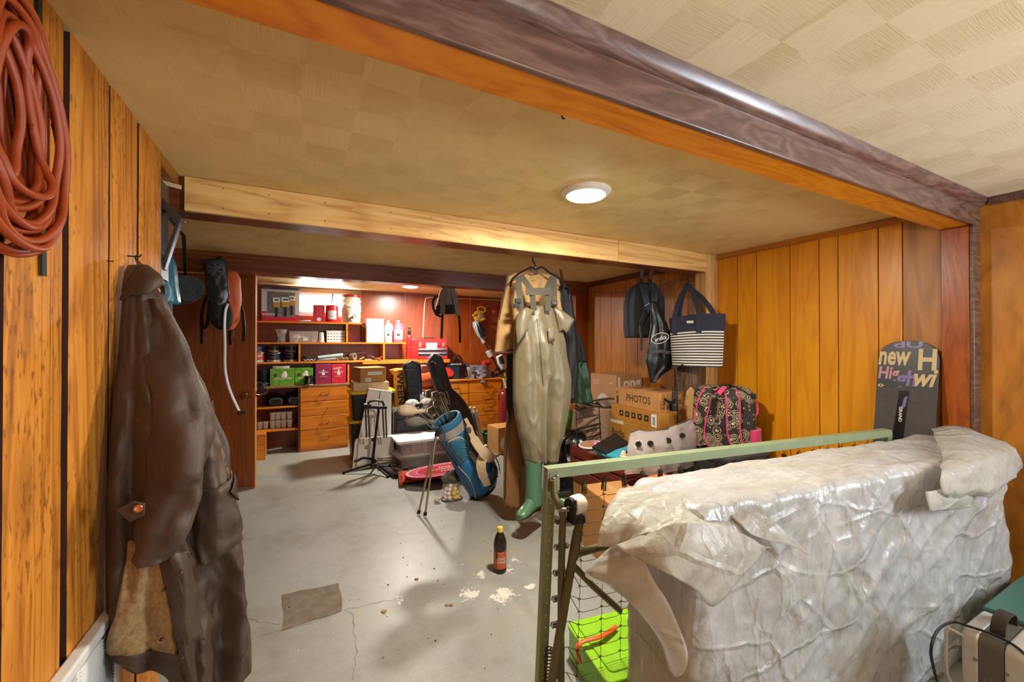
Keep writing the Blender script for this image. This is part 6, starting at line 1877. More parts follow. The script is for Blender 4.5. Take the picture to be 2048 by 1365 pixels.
# things on the dresser
def dz(px, Y): return V((at(px, 745, Y=Y).x, Y, DT))
c = dz(912, 5.98)
T = Thing('bucket', 'dark blue plastic bucket of small things on the dresser', 'bucket', c)
part(T, 'bucket_body', MB().lathe([(.13, 0), (.155, .20), (.165, .205), (.165, .225), (.15, .225), (.145, .19), (.0005, .18)], c, 8, sx=1.05), M('dark_blue_plastic', '1a2534', .4))
part(T, 'bail_handle', MB().tube([c+V((.08*math.cos(q)+.02, -.02, .21+.15*math.sin(q))) for q in [PI*k/12 for k in range(13)]], .011, 8), black)
mb = MB(); random.seed(4)
for k in range(8): mb.ball((c.x+random.uniform(-.1, .1), c.y+random.uniform(-.1, .05), c.z+.205), .03, 8, 5)
part(T, 'contents', mb, M('grey_fittings', '9a9894', .4, .4, var=.4), kind='stuff')
solo('red_wedge', MB().poly([dz(884, 5.86)+V((0, 0, .02)), dz(907, 5.86)+V((0, 0, .055)), dz(909, 5.86)+V((0, 0, .10)), dz(900, 5.86)+V((0, 0, .17)), dz(884, 5.86)+V((0, 0, .2))][::-1], (0, .04, 0)), M('red_plastic', 'c8281e', .4), 'red plastic wedge-shaped tool between the black bag neck and the bucket', 'tool', bevel=.006)
c = dz(948, 5.94)
T = Thing('tool_bag', 'slumped grey tool bag with a dark strap on the dresser', 'bag', c)
bt = [(737, 930, 968), (742, 929, 976), (752, 932, 983), (761, 938, 984), (767, 948, 978)]
part(T, 'bag_body', garment([(730, 928, 972), (740, 930, 977), (750, 934, 983), (760, 938, 984), (766, 944, 979)], 5.93, 731, 765.5, .12, .03, 4, 48, 24, 71), cloth('lavender_grey_canvas', '7c7684', .75, 800, .2, .1, .4), smooth=0)
part(T, 'bag_mouth', MB().tube(px3([(927, 730, 5.88), (938, 732, 5.85), (955, 731, 5.85), (972, 732, 5.88), (976, 742, 5.85)]), .012, 8), blackcloth)
part(T, 'strap', MB().strap(spline(px3([(944, 734, 5.80), (941, 745, 5.79), (938, 755, 5.79), (930, 759, 5.82)]), 4), .04, .006, SX), sus)
c = dz(972, 5.98)
T = Thing('cordless_drill', 'red and black cordless drill standing on its battery on the dresser', 'drill', c)
part(T, 'battery', MB().box(c.x-.06, c.x+.06, c.y-.05, c.y+.05, DT, DT+.07), black, bevel=.008)
part(T, 'grip', MB().tube([c+V((0, 0, .06)), c+V((.01, 0, .2))], .028, 12), black)
part(T, 'motor_housing', MB().tube([c+V((-.06, -.02, .225)), c+V((.06, .02, .235))], .042, 14), M('drill_red', 'b02a2a', .35))
part(T, 'chuck', MB().tube([c+V((.06, .02, .235)), c+V((.10, .03, .237))], [.03, .018], 12), steel)
T = Thing('tool_pile', 'low black clutter of small tools on the right end of the dresser', 'tools', dz(984, 5.92))
for k in range(6):
    p = dz(968+5*k, 5.9+.03*(k % 2))
    part(T, 'tool_piece', MB().obox(p+V((0, 0, .02+.012*(k % 3))), (.045, .01*(k % 2), 0), (0, .03, 0), (0, .004, .018)), black, bevel=.006)
# string trimmer leaning on the wall
T = Thing('string_trimmer', 'grey string trimmer with a black grip leaning against the red-brown wall', 'trimmer', at(1000, 745, Y=6.0))
tg = M('trimmer_grey', '9aa0a4', .35); 
def tr(px, py, d=6.08): return at(px, py, Y=d)
part(T, 'motor_head', MB().tube([tr(950, 643, 6.12), tr(954, 650, 6.10), tr(962, 668, 6.08), tr(968, 678, 6.08)], [.05, .075, .075, .05], 14), tg, bevel=.004)
part(T, 'rear_grip', MB().tube([tr(956, 646, 6.03), tr(962, 660, 6.0), tr(967, 674, 6.0)], [.03, .05, .045], 12), M('trimmer_navy', '141a22', .25))
part(T, 'shaft', MB().tube([tr(966, 678), tr(1000, 745), tr(1018, 800, 5.75)], .014, 12), M('dark_shaft', '2a2a2c', .35, .4))
part(T, 'shaft_collar', MB().tube([tr(964, 678), tr(968, 686)], .03, 12), M('trimmer_light', 'b8bcc0', .35))
part(T, 'clamp', MB().tube([tr(976, 702), tr(982, 713)], .05, 10), M('trimmer_light', ''), bevel=.004)
part(T, 'front_grip', MB().tube(spline([tr(981, 752, 5.95), tr(988, 742, 5.9), tr(997, 737, 5.9), tr(1004, 739, 5.95), tr(1003, 748, 6.0)], 4), .018, 10), black)
part(T, 'wrist_loop', MB().tube(spline([tr(955, 676), tr(953, 686), tr(955, 693), tr(957, 684), tr(956, 676)], 3), .004, 6), M('red_loop', '7a2a20', .6))
# yellow reel hung on the wall
T = Thing('reel', 'yellow and grey hand reel hung on the back wall above the trimmer', 'reel', at(958, 640, Y=6.2))
yel = M('reel_yellow', 'd8a828', .4)
c = at(958, 633, Y=6.17)
part(T, 'reel_drum', MB().lathe([(.085, -.035), (.095, -.03), (.095, .03), (.085, .035)], c, 24, (.3, -1, .1)), yel, bevel=.004)
part(T, 'grey_hub', MB().lathe([(.05, .034), (.045, .05), (.0005, .052)], c, 20, (.3, -1, .1)), M('hub_grey', 'a8a498', .4))
part(T, 'handle', MB().tube([at(x, y, Y=6.15) for x, y in ((957, 624), (955, 617), (961, 613), (970, 617), (971, 622), (966, 625))], .014, 8, True), yel)
part(T, 'crank', MB().bar(at(950, 628, Y=6.1), at(945, 632, Y=6.1), .03, .03).bar(at(962, 640, Y=6.1), at(970, 638, Y=6.1), .04, .03), yel, bevel=.006)
part(T, 'hanger', MB().cyl((c.x, YB, c.z), (c.x, c.y, c.z), .008, 8), steel)
p = at(992, 622, Y=6.2)
solo('wall_plaque', MB().lathe([(.10, 0), (.10, .03), (.07, .045), (.0005, .05)], (p.x, YB, p.z), 28, (0, -1, 0)), M('copper_plaque', '9a3c28', .3, .4), 'round copper-red disc on the wall partly behind the tan vest', 'disc')
# second trimmer behind the vest, and the red tank
T = Thing('string_trimmer', 'second trimmer pole with pale grip standing beside the dresser end', 'trimmer', at(1018, 860, Y=5.2))
def t2(px, py, d=5.3): return at(px, py, Y=d)
part(T, 'engine_housing', MB().tube([t2(998, 712), t2(1004, 725), t2(1008, 738)], [.05, .07, .045], 12), M('trimmer_light', ''), bevel=.004)
part(T, 'dark_grip', MB().tube([t2(1001, 714, 5.22), t2(1005, 728, 5.2)], .035, 10), black)
part(T, 'shaft', MB().tube([t2(1006, 736), t2(1012, 772), t2(1022, 865, 5.25), V((t2(1024, 900, 5.2).x, 5.2, .0))], .014, 10), M('dark_shaft', ''))
part(T, 'yellow_band', MB().tube([t2(1009, 746), t2(1010, 754)], .02, 10), M('lime_band', 'b8c83a', .4))
part(T, 'pale_coupler', MB().tube([t2(1009, 757), t2(1014, 776)], .033, 12), M('pale_coupler', 'b8a890', .4))
part(T, 'throttle_cord', MB().tube(spline([t2(1008, 783, 5.25), t2(1001, 785, 5.25), t2(998, 793, 5.25), t2(999, 800, 5.25)], 4), .008, 8), black)
a = at(1009, 860, Y=5.5)
c = V((a.x, 5.5, 0)); h = at(1009, 778, Y=5.5).z
T = Thing('gas_cylinder', 'tall dark red gas cylinder standing at the end of the dresser', 'cylinder', c)
part(T, 'tank', MB().lathe([(.085, 0), (.095, .02), (.095, h*.86), (.07, h*.96), (.03, h)], c, 24), M('dark_red_tank', '7a2018', .35, var=.12))
part(T, 'valve', MB().lathe([(.028, h), (.028, h+.05), (.018, h+.06)], c, 12), steel)
# green crate and box by the dresser
c0, c1 = at(960, 868, Y=5.1), at(1000, 868, Y=5.1)
T = Thing('crate', 'dark green plastic crate on the floor in front of the dresser', 'crate', ((c0.x+c1.x)/2-.1, 5.22, 0))
w = (c1.x-c0.x)+.25
zt = at(980, 868, Y=5.1).z
gcr = M('green_crate', '14543a', .4)
cx = T.M.translation.x
for z0, z1 in ((0, .06), (zt*.4, zt*.58), (zt-.06, zt)):
    part(T, 'crate_band', MB().box(cx-w/2, cx+w/2, 5.1, 5.108, z0, z1).box(cx-w/2, cx+w/2, 5.332, 5.34, z0, z1).box(cx-w/2, cx-w/2+.008, 5.108, 5.332, z0, z1).box(cx+w/2-.008, cx+w/2, 5.108, 5.332, z0, z1), gcr)
mb = MB()
for k in range(9):
    x = cx-w/2+.01+(w-.03)*k/8
    mb.box(x, x+.012, 5.1005, 5.1075, .06, zt-.06).box(x, x+.012, 5.3325, 5.3395, .06, zt-.06)
part(T, 'crate_ribs', mb, gcr, kind='stuff')
part(T, 'crate_floor', MB().box(cx-w/2+.009, cx+w/2-.009, 5.109, 5.331, .0, .008), gcr)
mb = MB(); random.seed(8)
for k in range(7):
    mb.obox((cx+random.uniform(-.2, .2), 5.22, zt-.06+random.uniform(0, .06)), (.08, .03*random.uniform(-1, 1), .01), (0, .06, .01), (0, 0, .02))
part(T, 'crate_contents', mb, M('green_crate_stuff', '1a6448', .4, var=.3), kind='stuff')
c0 = at(995, 930, Y=4.55); c1 = at(1020, 930, Y=4.55)
zt = at(1005, 857, Y=4.55).z
T = Thing('cardboard_box', 'upright cardboard box with a white oval print behind the brown coat', 'box', ((c0.x+c1.x)/2+.06, 4.7, 0), .1)
part(T, 'carton_body', MB().box(-.15, .15, -.14, .14, 0, zt), card, world=False, bevel=.003)
part(T, 'carton_flap', MB().box(-.148, .148, -.139, .139, zt, zt+.004), card, world=False)
part(T, 'oval_print', MB().lathe([(.055, 0), (.055, .001), (.0005, .001)], (-.07, -.14, zt*.42), 20, (0, -1, 0), sy=1.4), M('white_print', ''), world=False)
for k in range(3): part(T, 'print_line', MB().box(-.13, -.08-.01*k, -.1412, -.14, zt*.78-.03*k, zt*.785-.03*k), M('white_print', ''), world=False)
# folded lawn chair between bag and dresser
T = Thing('folding_chair', 'folded lawn chair with white tubes and blue webbing by the dresser', 'chair', at(950, 880, Y=5.2))
wt = M('white_tube', 'dcd8cc', .4)
LY = 5.0
for pts in ([(940, 815), (948, 850), (958, 893)], [(948, 815), (955, 850), (965, 893)], [(953, 823), (960, 855), (966, 893)], [(930, 822), (941, 825), (950, 826)]):
    q = [at(x, y, Y=LY) for x, y in pts]
    q[-1].z = max(q[-1].z, .012) if pts[-1][1] > 880 else q[-1].z
    if pts[-1][1] > 880: q.append(V((q[-1].x+.06, LY+.02, .012)))
    part(T, 'frame_tube', MB().tube(spline(q, 4), .018, 10), wt)
bw = M('blue_webbing', '2c3c78', .7, var=.3, vscale=30)
for pts, w in (([(934, 826), (938, 845), (941, 860)], .05), ([(945, 827), (949, 845), (953, 862)], .035)):
    part(T, 'webbing', MB().strap([at(x, y, Y=LY+.01) for x, y in pts], w*2.2, .004, SX), bw)

# ---------------------------------------------------------------- stack of black and yellow totes
def tote(name, label, px0, px1, Y, z0, z1, bodym, lidm, d=.40, lid=.035):
    a, b = at(px0, 850, Y=Y), at(px1, 850, Y=Y)
    T = Thing(name, label, 'storage tote', ((a.x+b.x)/2, Y+d/2, z0))
    w = b.x-a.x
    h = z1-z0
    rings = []
    for q, z in ((.84, 0), (.92, h-lid)):
        r = []
        for cx, cy, a0 in ((1, 1, 0), (-1, 1, 90), (-1, -1, 180), (1, -1, 270)):
            for k in range(4):
                g = math.radians(a0+30*k)
                r.append((cx*(w/2*q-.03)+.03*math.cos(g), cy*(d/2*q-.03)+.03*math.sin(g), z))
        rings.append(r)
    part(T, 'tote_body', MB().loft(rings), bodym, world=False)
    part(T, 'lid', MB().rbox((0, 0, h-lid/2), w/2, d/2, lid/2-.0002, .035).rbox((0, 0, h-.006), w/2-.03, d/2-.03, .0055, .03), lidm, world=False, bevel=.006)
    part(T, 'rim', MB().rbox((0, 0, h-lid-.008), w/2*.955, d/2*.955, .0075, .03), bodym, world=False)
    T.w, T.d, T.h = w, d, h
    return T
yl = M('yellow_lid', 'd8b010', .4); tb = M('black_tote', '141414', .4)
zA, zB = at(740, 840, Y=5.0).z, at(740, 783, Y=5.0).z
tote('storage_tote', 'black tote with a yellow lid, lower of the stacked pair behind the white panel', 698, 790, 5.0, 0, zA, tb, yl)
tote('storage_tote', 'black tote with a yellow lid, upper of the stacked pair behind the white panel', 699, 792, 5.0, zA, zB, tb, yl)
a, b = at(707, 775, Y=5.03), at(778, 775, Y=5.03)
zC = at(740, 765.5, Y=5.03).z
T = Thing('cardboard_box', 'flat pale cream carton on top of the yellow-lidded totes', 'box', ((a.x+b.x)/2, 5.2, zB))
w = b.x-a.x
carton(T, w, .34, zC-zB, mat=M('cream_card', 'd0b48a', .75, var=.06), tp=False)
a, b = at(714, 750, Y=5.04), at(770, 750, Y=5.04)
zD = at(742, 736, Y=5.04).z
T = Thing('cardboard_box', 'brown carton with a white label strip on top of the cream carton', 'box', ((a.x+b.x)/2, 5.2, zC), .16)
w = (b.x-a.x)*.96
carton(T, w, .32, zD-zC, mat=card2, tp=False)
part(T, 'label_strip', MB().box(-.22*w, .34*w, -.1612, -.160, .50*(zD-zC), .72*(zD-zC)), M('label_white', ''), world=False)
o = text(None, 'T o t e s   2 0', (.06*w, -.1616, .61*(zD-zC)), (1, 0, 0), (0, 0, 1), .5*w, .022, M('pale_grey_ink', '8a8a8c', .6)); o.parent = T.o
part(T, 'barcode_label', MB().box(-.30*w, -.10*w, -.1612, -.160, .06*(zD-zC), .30*(zD-zC)), M('label_white', ''), world=False)
mb = MB()
for k in range(8): mb.box(-.28*w+k*.02*w, -.272*w+k*.02*w, -.1616, -.1612, .10*(zD-zC), .25*(zD-zC))
part(T, 'barcode', mb, ink, world=False, kind='stuff')

# white ribbed panel, folding table top and guitar stand
T = Thing('folding_step', 'white ribbed folding panel leaning on the yellow-lidded totes', 'panel', at(748, 900, Y=4.85))
wpl = M('white_plastic', 'f0eeea', .45)
P00, P10, P01, P11 = at(713, 900, Y=4.80), at(782, 900, Y=4.80), at(737, 778, Y=4.97), at(783, 784, Y=4.97)
def pp(u, v, off=0): return (P00*(1-u)+P10*u)*(1-v)+(P01*(1-u)+P11*u)*v+V((0, -1, .1))*off
for u0, u1 in ((0, .485), (.515, 1)):
    n = 8
    for k in range(n):
        a, b = u0+(u1-u0)*k/n, u0+(u1-u0)*(k+.86)/n
        part(T, 'slat', MB().hexa([pp(a, 0, .012), pp(b, 0, .012), pp(b, 0), pp(a, 0), pp(a, .97, .012), pp(b, .97, .012), pp(b, .97), pp(a, .97)]), wpl)
    part(T, 'backing', MB().hexa([pp(u0, 0, -.001), pp(u1, 0, -.001), pp(u1, 0, -.012), pp(u0, 0, -.012), pp(u0, .975, -.001), pp(u1, .975, -.001), pp(u1, .975, -.012), pp(u0, .975, -.012)]), wpl)
part(T, 'top_rail', MB().hexa([pp(-.01, .975, .02), pp(1.01, .975, .02), pp(1.01, .975, -.02), pp(-.01, .975, -.02), pp(-.01, 1.01, .02), pp(1.01, 1.01, .02), pp(1.01, 1.01, -.02), pp(-.01, 1.01, -.02)]), wpl, bevel=.004)
part(T, 'foot', MB().hexa([pp(.0, -.12, .01), pp(.06, -.12, .01), pp(.06, -.12, -.01), pp(.0, -.12, -.01), pp(.0, 0, .01), pp(.06, 0, .01), pp(.06, 0, -.01), pp(.0, 0, -.01)]), wpl)
part(T, 'side_latch', MB().hexa([pp(.96, .05, .02), pp(1.03, .05, .02), pp(1.03, .05, .0), pp(.96, .05, .0), pp(.96, .15, .02), pp(1.03, .15, .02), pp(1.03, .15, 0), pp(.96, .15, 0)]), M('dark_latch', '3a3a3a', .5))
T = Thing('folding_table', 'off-white folding table top standing on edge behind the guitar stand', 'table', at(750, 938, Y=4.72))
gt = M('granite_white', 'dcd6cc', .5, var=.1, vscale=90)
cor = [at(712, 938, Y=4.70), at(789, 930, Y=4.72), at(788, 872, Y=4.79), at(718, 877, Y=4.77)]
cor[0].z = .004; cor[1].z = .004
ctr = sum(cor, V((0, 0, 0)))/4
pl = []
for i in range(4):
    p, q, r = cor[i-1], cor[i], cor[(i+1) % 4]
    a = q+(p-q).normalized()*.05; b = q+(r-q).normalized()*.05
    if i < 2: a = q+(p-q).normalized()*.01; b = q+(r-q).normalized()*.01
    for k in range(5):
        t = k/4
        pl.append(a*(1-t)**2+q*2*t*(1-t)+b*t*t)
part(T, 'table_top', MB().poly(pl[::-1], V((0, .045, .004))), gt, bevel=.006)
part(T, 'rear_leaf', MB().poly([p+V((-.035, .048, -.012)) for p in pl[::-1]], V((0, .035, .004))), gt, bevel=.006)
part(T, 'grey_upright_band', MB().hexa([cor[0].lerp(cor[1], .36)+V((0, -.003, .01)), cor[0].lerp(cor[1], .42)+V((0, -.003, .01)), cor[0].lerp(cor[1], .42), cor[0].lerp(cor[1], .36), cor[3].lerp(cor[2], .40)+V((0, -.003, -.012)), cor[3].lerp(cor[2], .46)+V((0, -.003, -.012)), cor[3].lerp(cor[2], .46), cor[3].lerp(cor[2], .40)]), M('grey_band_plastic', '8a8c90', .5))  # narrow grey band running up the table top
GS = 4.55
T = Thing('guitar_stand', 'black tubular guitar stand on the floor before the white table top', 'stand', at(742, 940, Z=0))
gm = M('black_tube', '1a1a1c', .35, .3)
def g(px, py, d=GS): return at(px, py, Y=d)
hub = g(745, 928, 4.55)
def fl(px, py, r=.012):
    p = at(px, py, Z=r); return p
part(T, 'upright', MB().tube([g(745, 926, 4.55), g(757, 822, 4.62), g(757, 815, 4.62)], .014, 12), gm)
part(T, 'leg', MB().tube([hub, fl(685, 947)], .011, 10), gm)
part(T, 'leg', MB().tube([hub, fl(777, 954)], .011, 10), gm)
part(T, 'leg', MB().tube([hub, V((hub.x+.1, hub.y+.3, .012))], .011, 10), gm)
for px, py in ((685, 947), (777, 954)):
    p = fl(px, py); part(T, 'rubber_foot', MB().tube([p, p.lerp(hub, .06)], .015, 10), black)
part(T, 'lower_yoke', MB().tube(spline([g(708, 923, 4.45), g(715, 922, 4.45), g(725, 917, 4.47), g(738, 918, 4.52), g(750, 922, 4.54), g(752, 930, 4.5), g(742, 932, 4.46)], 4), .014, 10), gm)
part(T, 'head_bar', MB().bar(g(728, 815, 4.60), g(774, 816, 4.60), .02, .03), gm, bevel=.004)
part(T, 'head_loop', MB().tube(spline([g(736, 812, 4.60), g(738, 805, 4.60), g(750, 802, 4.60), g(764, 804, 4.60), g(768, 812, 4.60)], 4), .011, 10), gm)
part(T, 'clasp', MB().tube([g(727, 810, 4.59), g(742, 812, 4.59)], .013, 8), gm)
for px, px2 in ((731, 733), (736, 739), (765, 768), (771, 773)):
    part(T, 'hanging_arm', MB().tube([g(px, 817, 4.60), g(px2, 868, 4.585), g(px2, 876, 4.58)], .009, 8), M('grey_foam_arm', '3c3c40', .6))
part(T, 'lock_knob', MB().ball(tuple(g(747, 880, 4.55)), .022, 10, 6), black)
# coil of pale rope and a whisk broom on the floor
T = Thing('rope_coil', 'coil of off-white rope on the floor beside the guitar stand', 'rope', at(775, 930, Z=0))
random.seed(21)
mb = MB()
c = at(776, 930, Z=0)
for k in range(12):
    rx, ry = random.uniform(.09, .17), random.uniform(.05, .09)
    o_ = V((random.uniform(-.03, .03), random.uniform(-.03, .03), .012+.008*k))
    mb.tube([c+o_+V((rx*math.cos(q), ry*math.sin(q), .006*math.sin(2*q+k))) for q in [2*PI*j/18 for j in range(18)]], .0075, 6, True)
part(T, 'rope', mb, M('offwhite_rope', 'c4b8a4', .9, var=.15, vscale=50), smooth=0)
T = Thing('whisk_broom', 'grey-black bristle broom head lying on the floor by the rope', 'broom', at(787, 945, Z=0))
mb = MB(); random.seed(22)
a, b = at(768, 934, Z=.03), at(800, 952, Z=.02)
for k in range(60):
    s = V((random.uniform(-.05, .05), random.uniform(-.02, .02), random.uniform(-.016, .02)))
    mb.tube([a+s*.4, b+s*1.3+V((random.uniform(-.02, .02), random.uniform(-.02, .02), 0))], .0035, 4)
part(T, 'bristles', mb, M('broom_bristle', '4a4038', .8), smooth=0, kind='stuff')
part(T, 'binding', MB().obox(a, (.05, -.03, 0), (.02, .03, 0), (0, 0, .022)), black, bevel=.006)

# suitcase, guitar bags, welcome mat
T = Thing('suitcase', 'soft black suitcase standing behind the clear totes', 'suitcase', at(835, 900, Y=4.95))
sc0, sc1 = at(785, 860, Y=4.9), at(878, 860, Y=4.9)
zt = at(830, 817, Y=4.9).z
part(T, 'case_body', MB().rbox(((sc0.x+sc1.x)/2, 5.03, zt/2), (sc1.x-sc0.x)/2, .13, zt/2, .05), cloth('black_suitcase', '1e1c1b', .7, 600, .2), bevel=.05, seg=4)
part(T, 'front_pocket', MB().rbox(((sc0.x+sc1.x)/2, 4.90, zt*.42), (sc1.x-sc0.x)/2*.85, .02, zt*.38, .018), cloth('black_suitcase', ''), bevel=.012)
for k in range(2):
    part(T, 'piping', MB().tube(spline([(sc0.x+.015, 4.915+.02*k, .1), (sc0.x+.015, 4.915+.02*k, zt*.8), (sc0.x+.06, 4.915+.02*k, zt*.97), (sc1.x-.1, 4.915+.02*k, zt*.985)], 5), .007, 6), M('tan_piping', '8a7250', .6))
def gigbag(name, label, pts, w, d, Y, mat, taper=None, extra=None):
    """neck part of a guitar bag: pts = pixel centres from top to bottom"""
    T = Thing(name, label, 'guitar bag', at(*pts[-1], Y=Y))
    rings = []
    C = [at(x, y, Y=Y) for x, y in pts]
    C = spline(C, 6)
    N = len(C)
    for i, c in enumerate(C):
        dr = (C[min(i+1, N-1)]-C[max(i-1, 0)]).normalized()
        s = dr.cross(V((0, 1, 0))).normalized()
        t = i/(N-1)
        ww = (w(t) if callable(w) else w)
        if t < .1: ww *= math.sqrt(max(.02, 1-((.1-t)/.1)**2))
        rings.append([c+s*math.copysign(abs(math.cos(q))**.6, math.cos(q))*ww+V((0, 1, 0))*math.copysign(abs(math.sin(q))**.6, math.sin(q))*d*(1 if t > .05 else .8)+V((0, 0, .004*nz((i*.3, math.cos(q), 0), 1, 3))) for q in [2*PI*j/28 for j in range(28)]])
    P = part(T, 'bag_body', MB().loft(rings), mat, smooth=55)
    return T, C
leather = M('black_leather', '161618', .38, bmp=.15, bscale=25)
T, C = gigbag('guitar_bag', 'upright black leather guitar bag beside the coir mat', [(822, 722), (824, 745), (826, 775), (827, 815), (826, 860), (825, 915)], .115, .06, 5.2, leather)
part(T, 'blue_piping', MB().tube([at(837, 735, Y=5.14), at(839, 770, Y=5.14), at(839, 810, Y=5.14)], .007, 6), M('blue_piping', '3a4a8a', .5))
part(T, 'seam', MB().tube([at(811, 741, Y=5.135), at(824, 740, Y=5.13), at(837, 740, Y=5.135)], .005, 6), M('grey_seam', '4a4644', .5))
for k in range(3): part(T, 'pleat', MB().tube([at(815, 757+15*k, Y=5.138), at(824, 759+15*k, Y=5.133), at(834, 757+15*k, Y=5.138)], .004, 6), leather)
gcl = cloth('charcoal_gigbag', '2e2b28', .75, 700, .15, .1, .3)
GB = 4.97
T, C = gigbag('guitar_bag', 'tilted charcoal guitar bag with a front handle behind the golf clubs', [(866, 708), (874, 735), (884, 770), (892, 795), (903, 830), (912, 870), (920, 915)], lambda t: .095+.02*t if t < .42 else .104+.17*math.sin(PI*min(1, (t-.42)/.5)*.62), .07, GB, gcl)
hm_ = [at(863, 724, Y=GB-.075), at(868, 735, Y=GB-.11), at(873, 750, Y=GB-.12), at(880, 768, Y=GB-.10), at(881, 775, Y=GB-.075)]
part(T, 'handle', MB().strap(spline(hm_, 4), .05, .014, SX), M('handle_dark', '0e0d0c', .6), bevel=.004)
part(T, 'handle_tab', MB().obox(at(867, 730, Y=GB-.08), (.02, 0, -.01), (0, .006, 0), (.012, 0, .035)), M('grey_tab', '8a8680', .5), bevel=.003)
for k in range(5):
    part(T, 'quilt_pad', MB().obox(at(880+2.2*k, 785+7*k, Y=GB-.085), (.055, 0, -.012), (0, .012, 0), (.006, 0, .018)), gcl, bevel=.008)
part(T, 'carabiner', MB().tube(spline([at(893, 783, Y=GB-.12), at(889, 790, Y=GB-.12), at(895, 806, Y=GB-.12), at(900, 808, Y=GB-.12), at(896, 792, Y=GB-.12)], 4, True), .006, 6, True).tube(spline([at(886, 786, Y=GB-.115), at(884, 792, Y=GB-.115), at(893, 808, Y=GB-.115), at(896, 804, Y=GB-.115)], 4, True), .005, 6, True), steel)
# coir mat on end with lettering, doubled over at the top
coir = M('orange_coir', 'b07a30', .95, var=.3, vscale=40, bmp=.9, bscale=160)
T = Thing('doormat', 'orange coir doormat with black letters stood on end beside the leather guitar bag', 'doormat', at(800, 900, Y=5.25))
a, b = at(787, 745, Y=5.2), at(813, 806, Y=5.15)
MP = [at(787, 742, Y=5.36), at(809, 740, Y=5.33), at(814, 815, Y=5.26), at(793, 810, Y=5.28)]
bot0, bot1 = V((MP[3].x, 5.22, .0)), V((MP[2].x, 5.20, .0))
mb = MB().hexa([bot0, bot1, bot1+V((0, .03, 0)), bot0+V((0, .03, 0)), MP[0], MP[1], MP[1]+V((0, .03, 0)), MP[0]+V((0, .03, 0))])
part(T, 'mat_panel', mb, coir, bevel=.004)
part(T, 'bent_corner', sheet([[at(778, 740, Y=5.41), at(788, 738, Y=5.40), at(800, 738, Y=5.38), at(811, 737, Y=5.35)], [at(786, 750, Y=5.41), at(792, 744, Y=5.37), at(800, 742, Y=5.34), at(811, 741, Y=5.325)]], 4, 3), coir, solid=.02)
up_ = (MP[1]-MP[0]).normalized(); dn_ = ((MP[3]+MP[2])/2-(MP[0]+MP[1])/2)
text(T, 'WEEN', (MP[0]+MP[1]+MP[2]+MP[3])/4+V((0, -.032, 0)), dn_, up_, dn_.length*.86, (MP[1]-MP[0]).length*.62, M('coir_black', '1c140c', .95), ext=.004, bold=.02)
solo('orange_cushion', MB().ball(tuple(at(850, 756, Y=5.4)), .13, 20, 12, 1, .6, .8).v and MB().lathe([(.10, 0), (.14, .05), (.14, .14), (.10, .2), (.0005, .21)], V((at(850, 756, Y=5.45).x, 5.45, at(850, 776, Y=5.45).z)), 20), M('orange_fuzz', 'b04a18', .95, var=.35, vscale=40, bmp=.8), 'fuzzy orange bundle between the two guitar bags', 'bundle')
T = Thing('coir_roll', 'brown coir roll standing behind the two guitar bags', 'mat', V((at(850, 800, Y=5.45).x, 5.45, 0)))
zt = at(850, 776, Y=5.45).z
part(T, 'mat_roll', MB().lathe([(.15, 0), (.15, zt-.002), (.13, zt-.001)], (at(850, 800, Y=5.45).x, 5.45, 0), 24), M('brown_coir', '7a4a20', .95, var=.35, vscale=60, bmp=.8))
solo('pink_case', MB().box(at(842, 740, Y=5.4).x, at(853, 740, Y=5.4).x, 5.38, 5.46, at(847, 742, Y=5.4).z, at(847, 731, Y=5.4).z), M('salmon_case', 'c87868', .5), 'small salmon-pink case on top of the fuzzy orange bundle', 'case', bevel=.008)
# helmets / caps on the suitcase
zc = zt
hz_ = at(830, 817, Y=4.9).z
for px, lab, c1, c2 in ((824, 'patterned white and navy cap on the suitcase', M('cap_pattern', 'a8a49c', .7, var=.6, vscale=35), M('cap_blue', '2a3a5a', .7)), (853, 'second patterned cap with a bluish peak beside the tilted guitar bag', M('cap_pattern_grey', '8c8478', .7, var=.6, vscale=30), M('cap_steel', '5a6470', .6))):
    p = at(px, 810, Y=5.02)
    T = Thing('sun_hat', lab, 'cap', (p.x, 5.02, hz_))
    c = V((p.x, 5.02, hz_)); r = .095
    part(T, 'hat_crown', MB().lathe([(r, 0), (r*.98, r*.35), (r*.75, r*.75), (r*.4, r*.95), (.0005, r)], c, 20), c1)
    part(T, 'peak', MB().grid(lambda u, v: c+V((r*(1+.6*v*math.sin(PI*u))*math.cos(PI+PI*u), -r*(1+.7*v*math.sin(PI*u))*math.sin(PI*u), .006)), 12, 3), c2, solid=.006)
T = Thing('white_packet', 'white and yellow packet lying behind the patterned caps', 'packet', at(845, 795, Y=5.2))
part(T, 'packet_body', MB().box(at(838, 795, Y=5.15).x, at(866, 795, Y=5.15).x, 5.1, 5.3, hz_, at(850, 788, Y=5.15).z), M('label_white', ''), bevel=.01)
part(T, 'yellow_mark', MB().box(at(858, 795, Y=5.15).x, at(866, 795, Y=5.15).x, 5.098, 5.1, hz_+.01, at(850, 792, Y=5.15).z), yl)

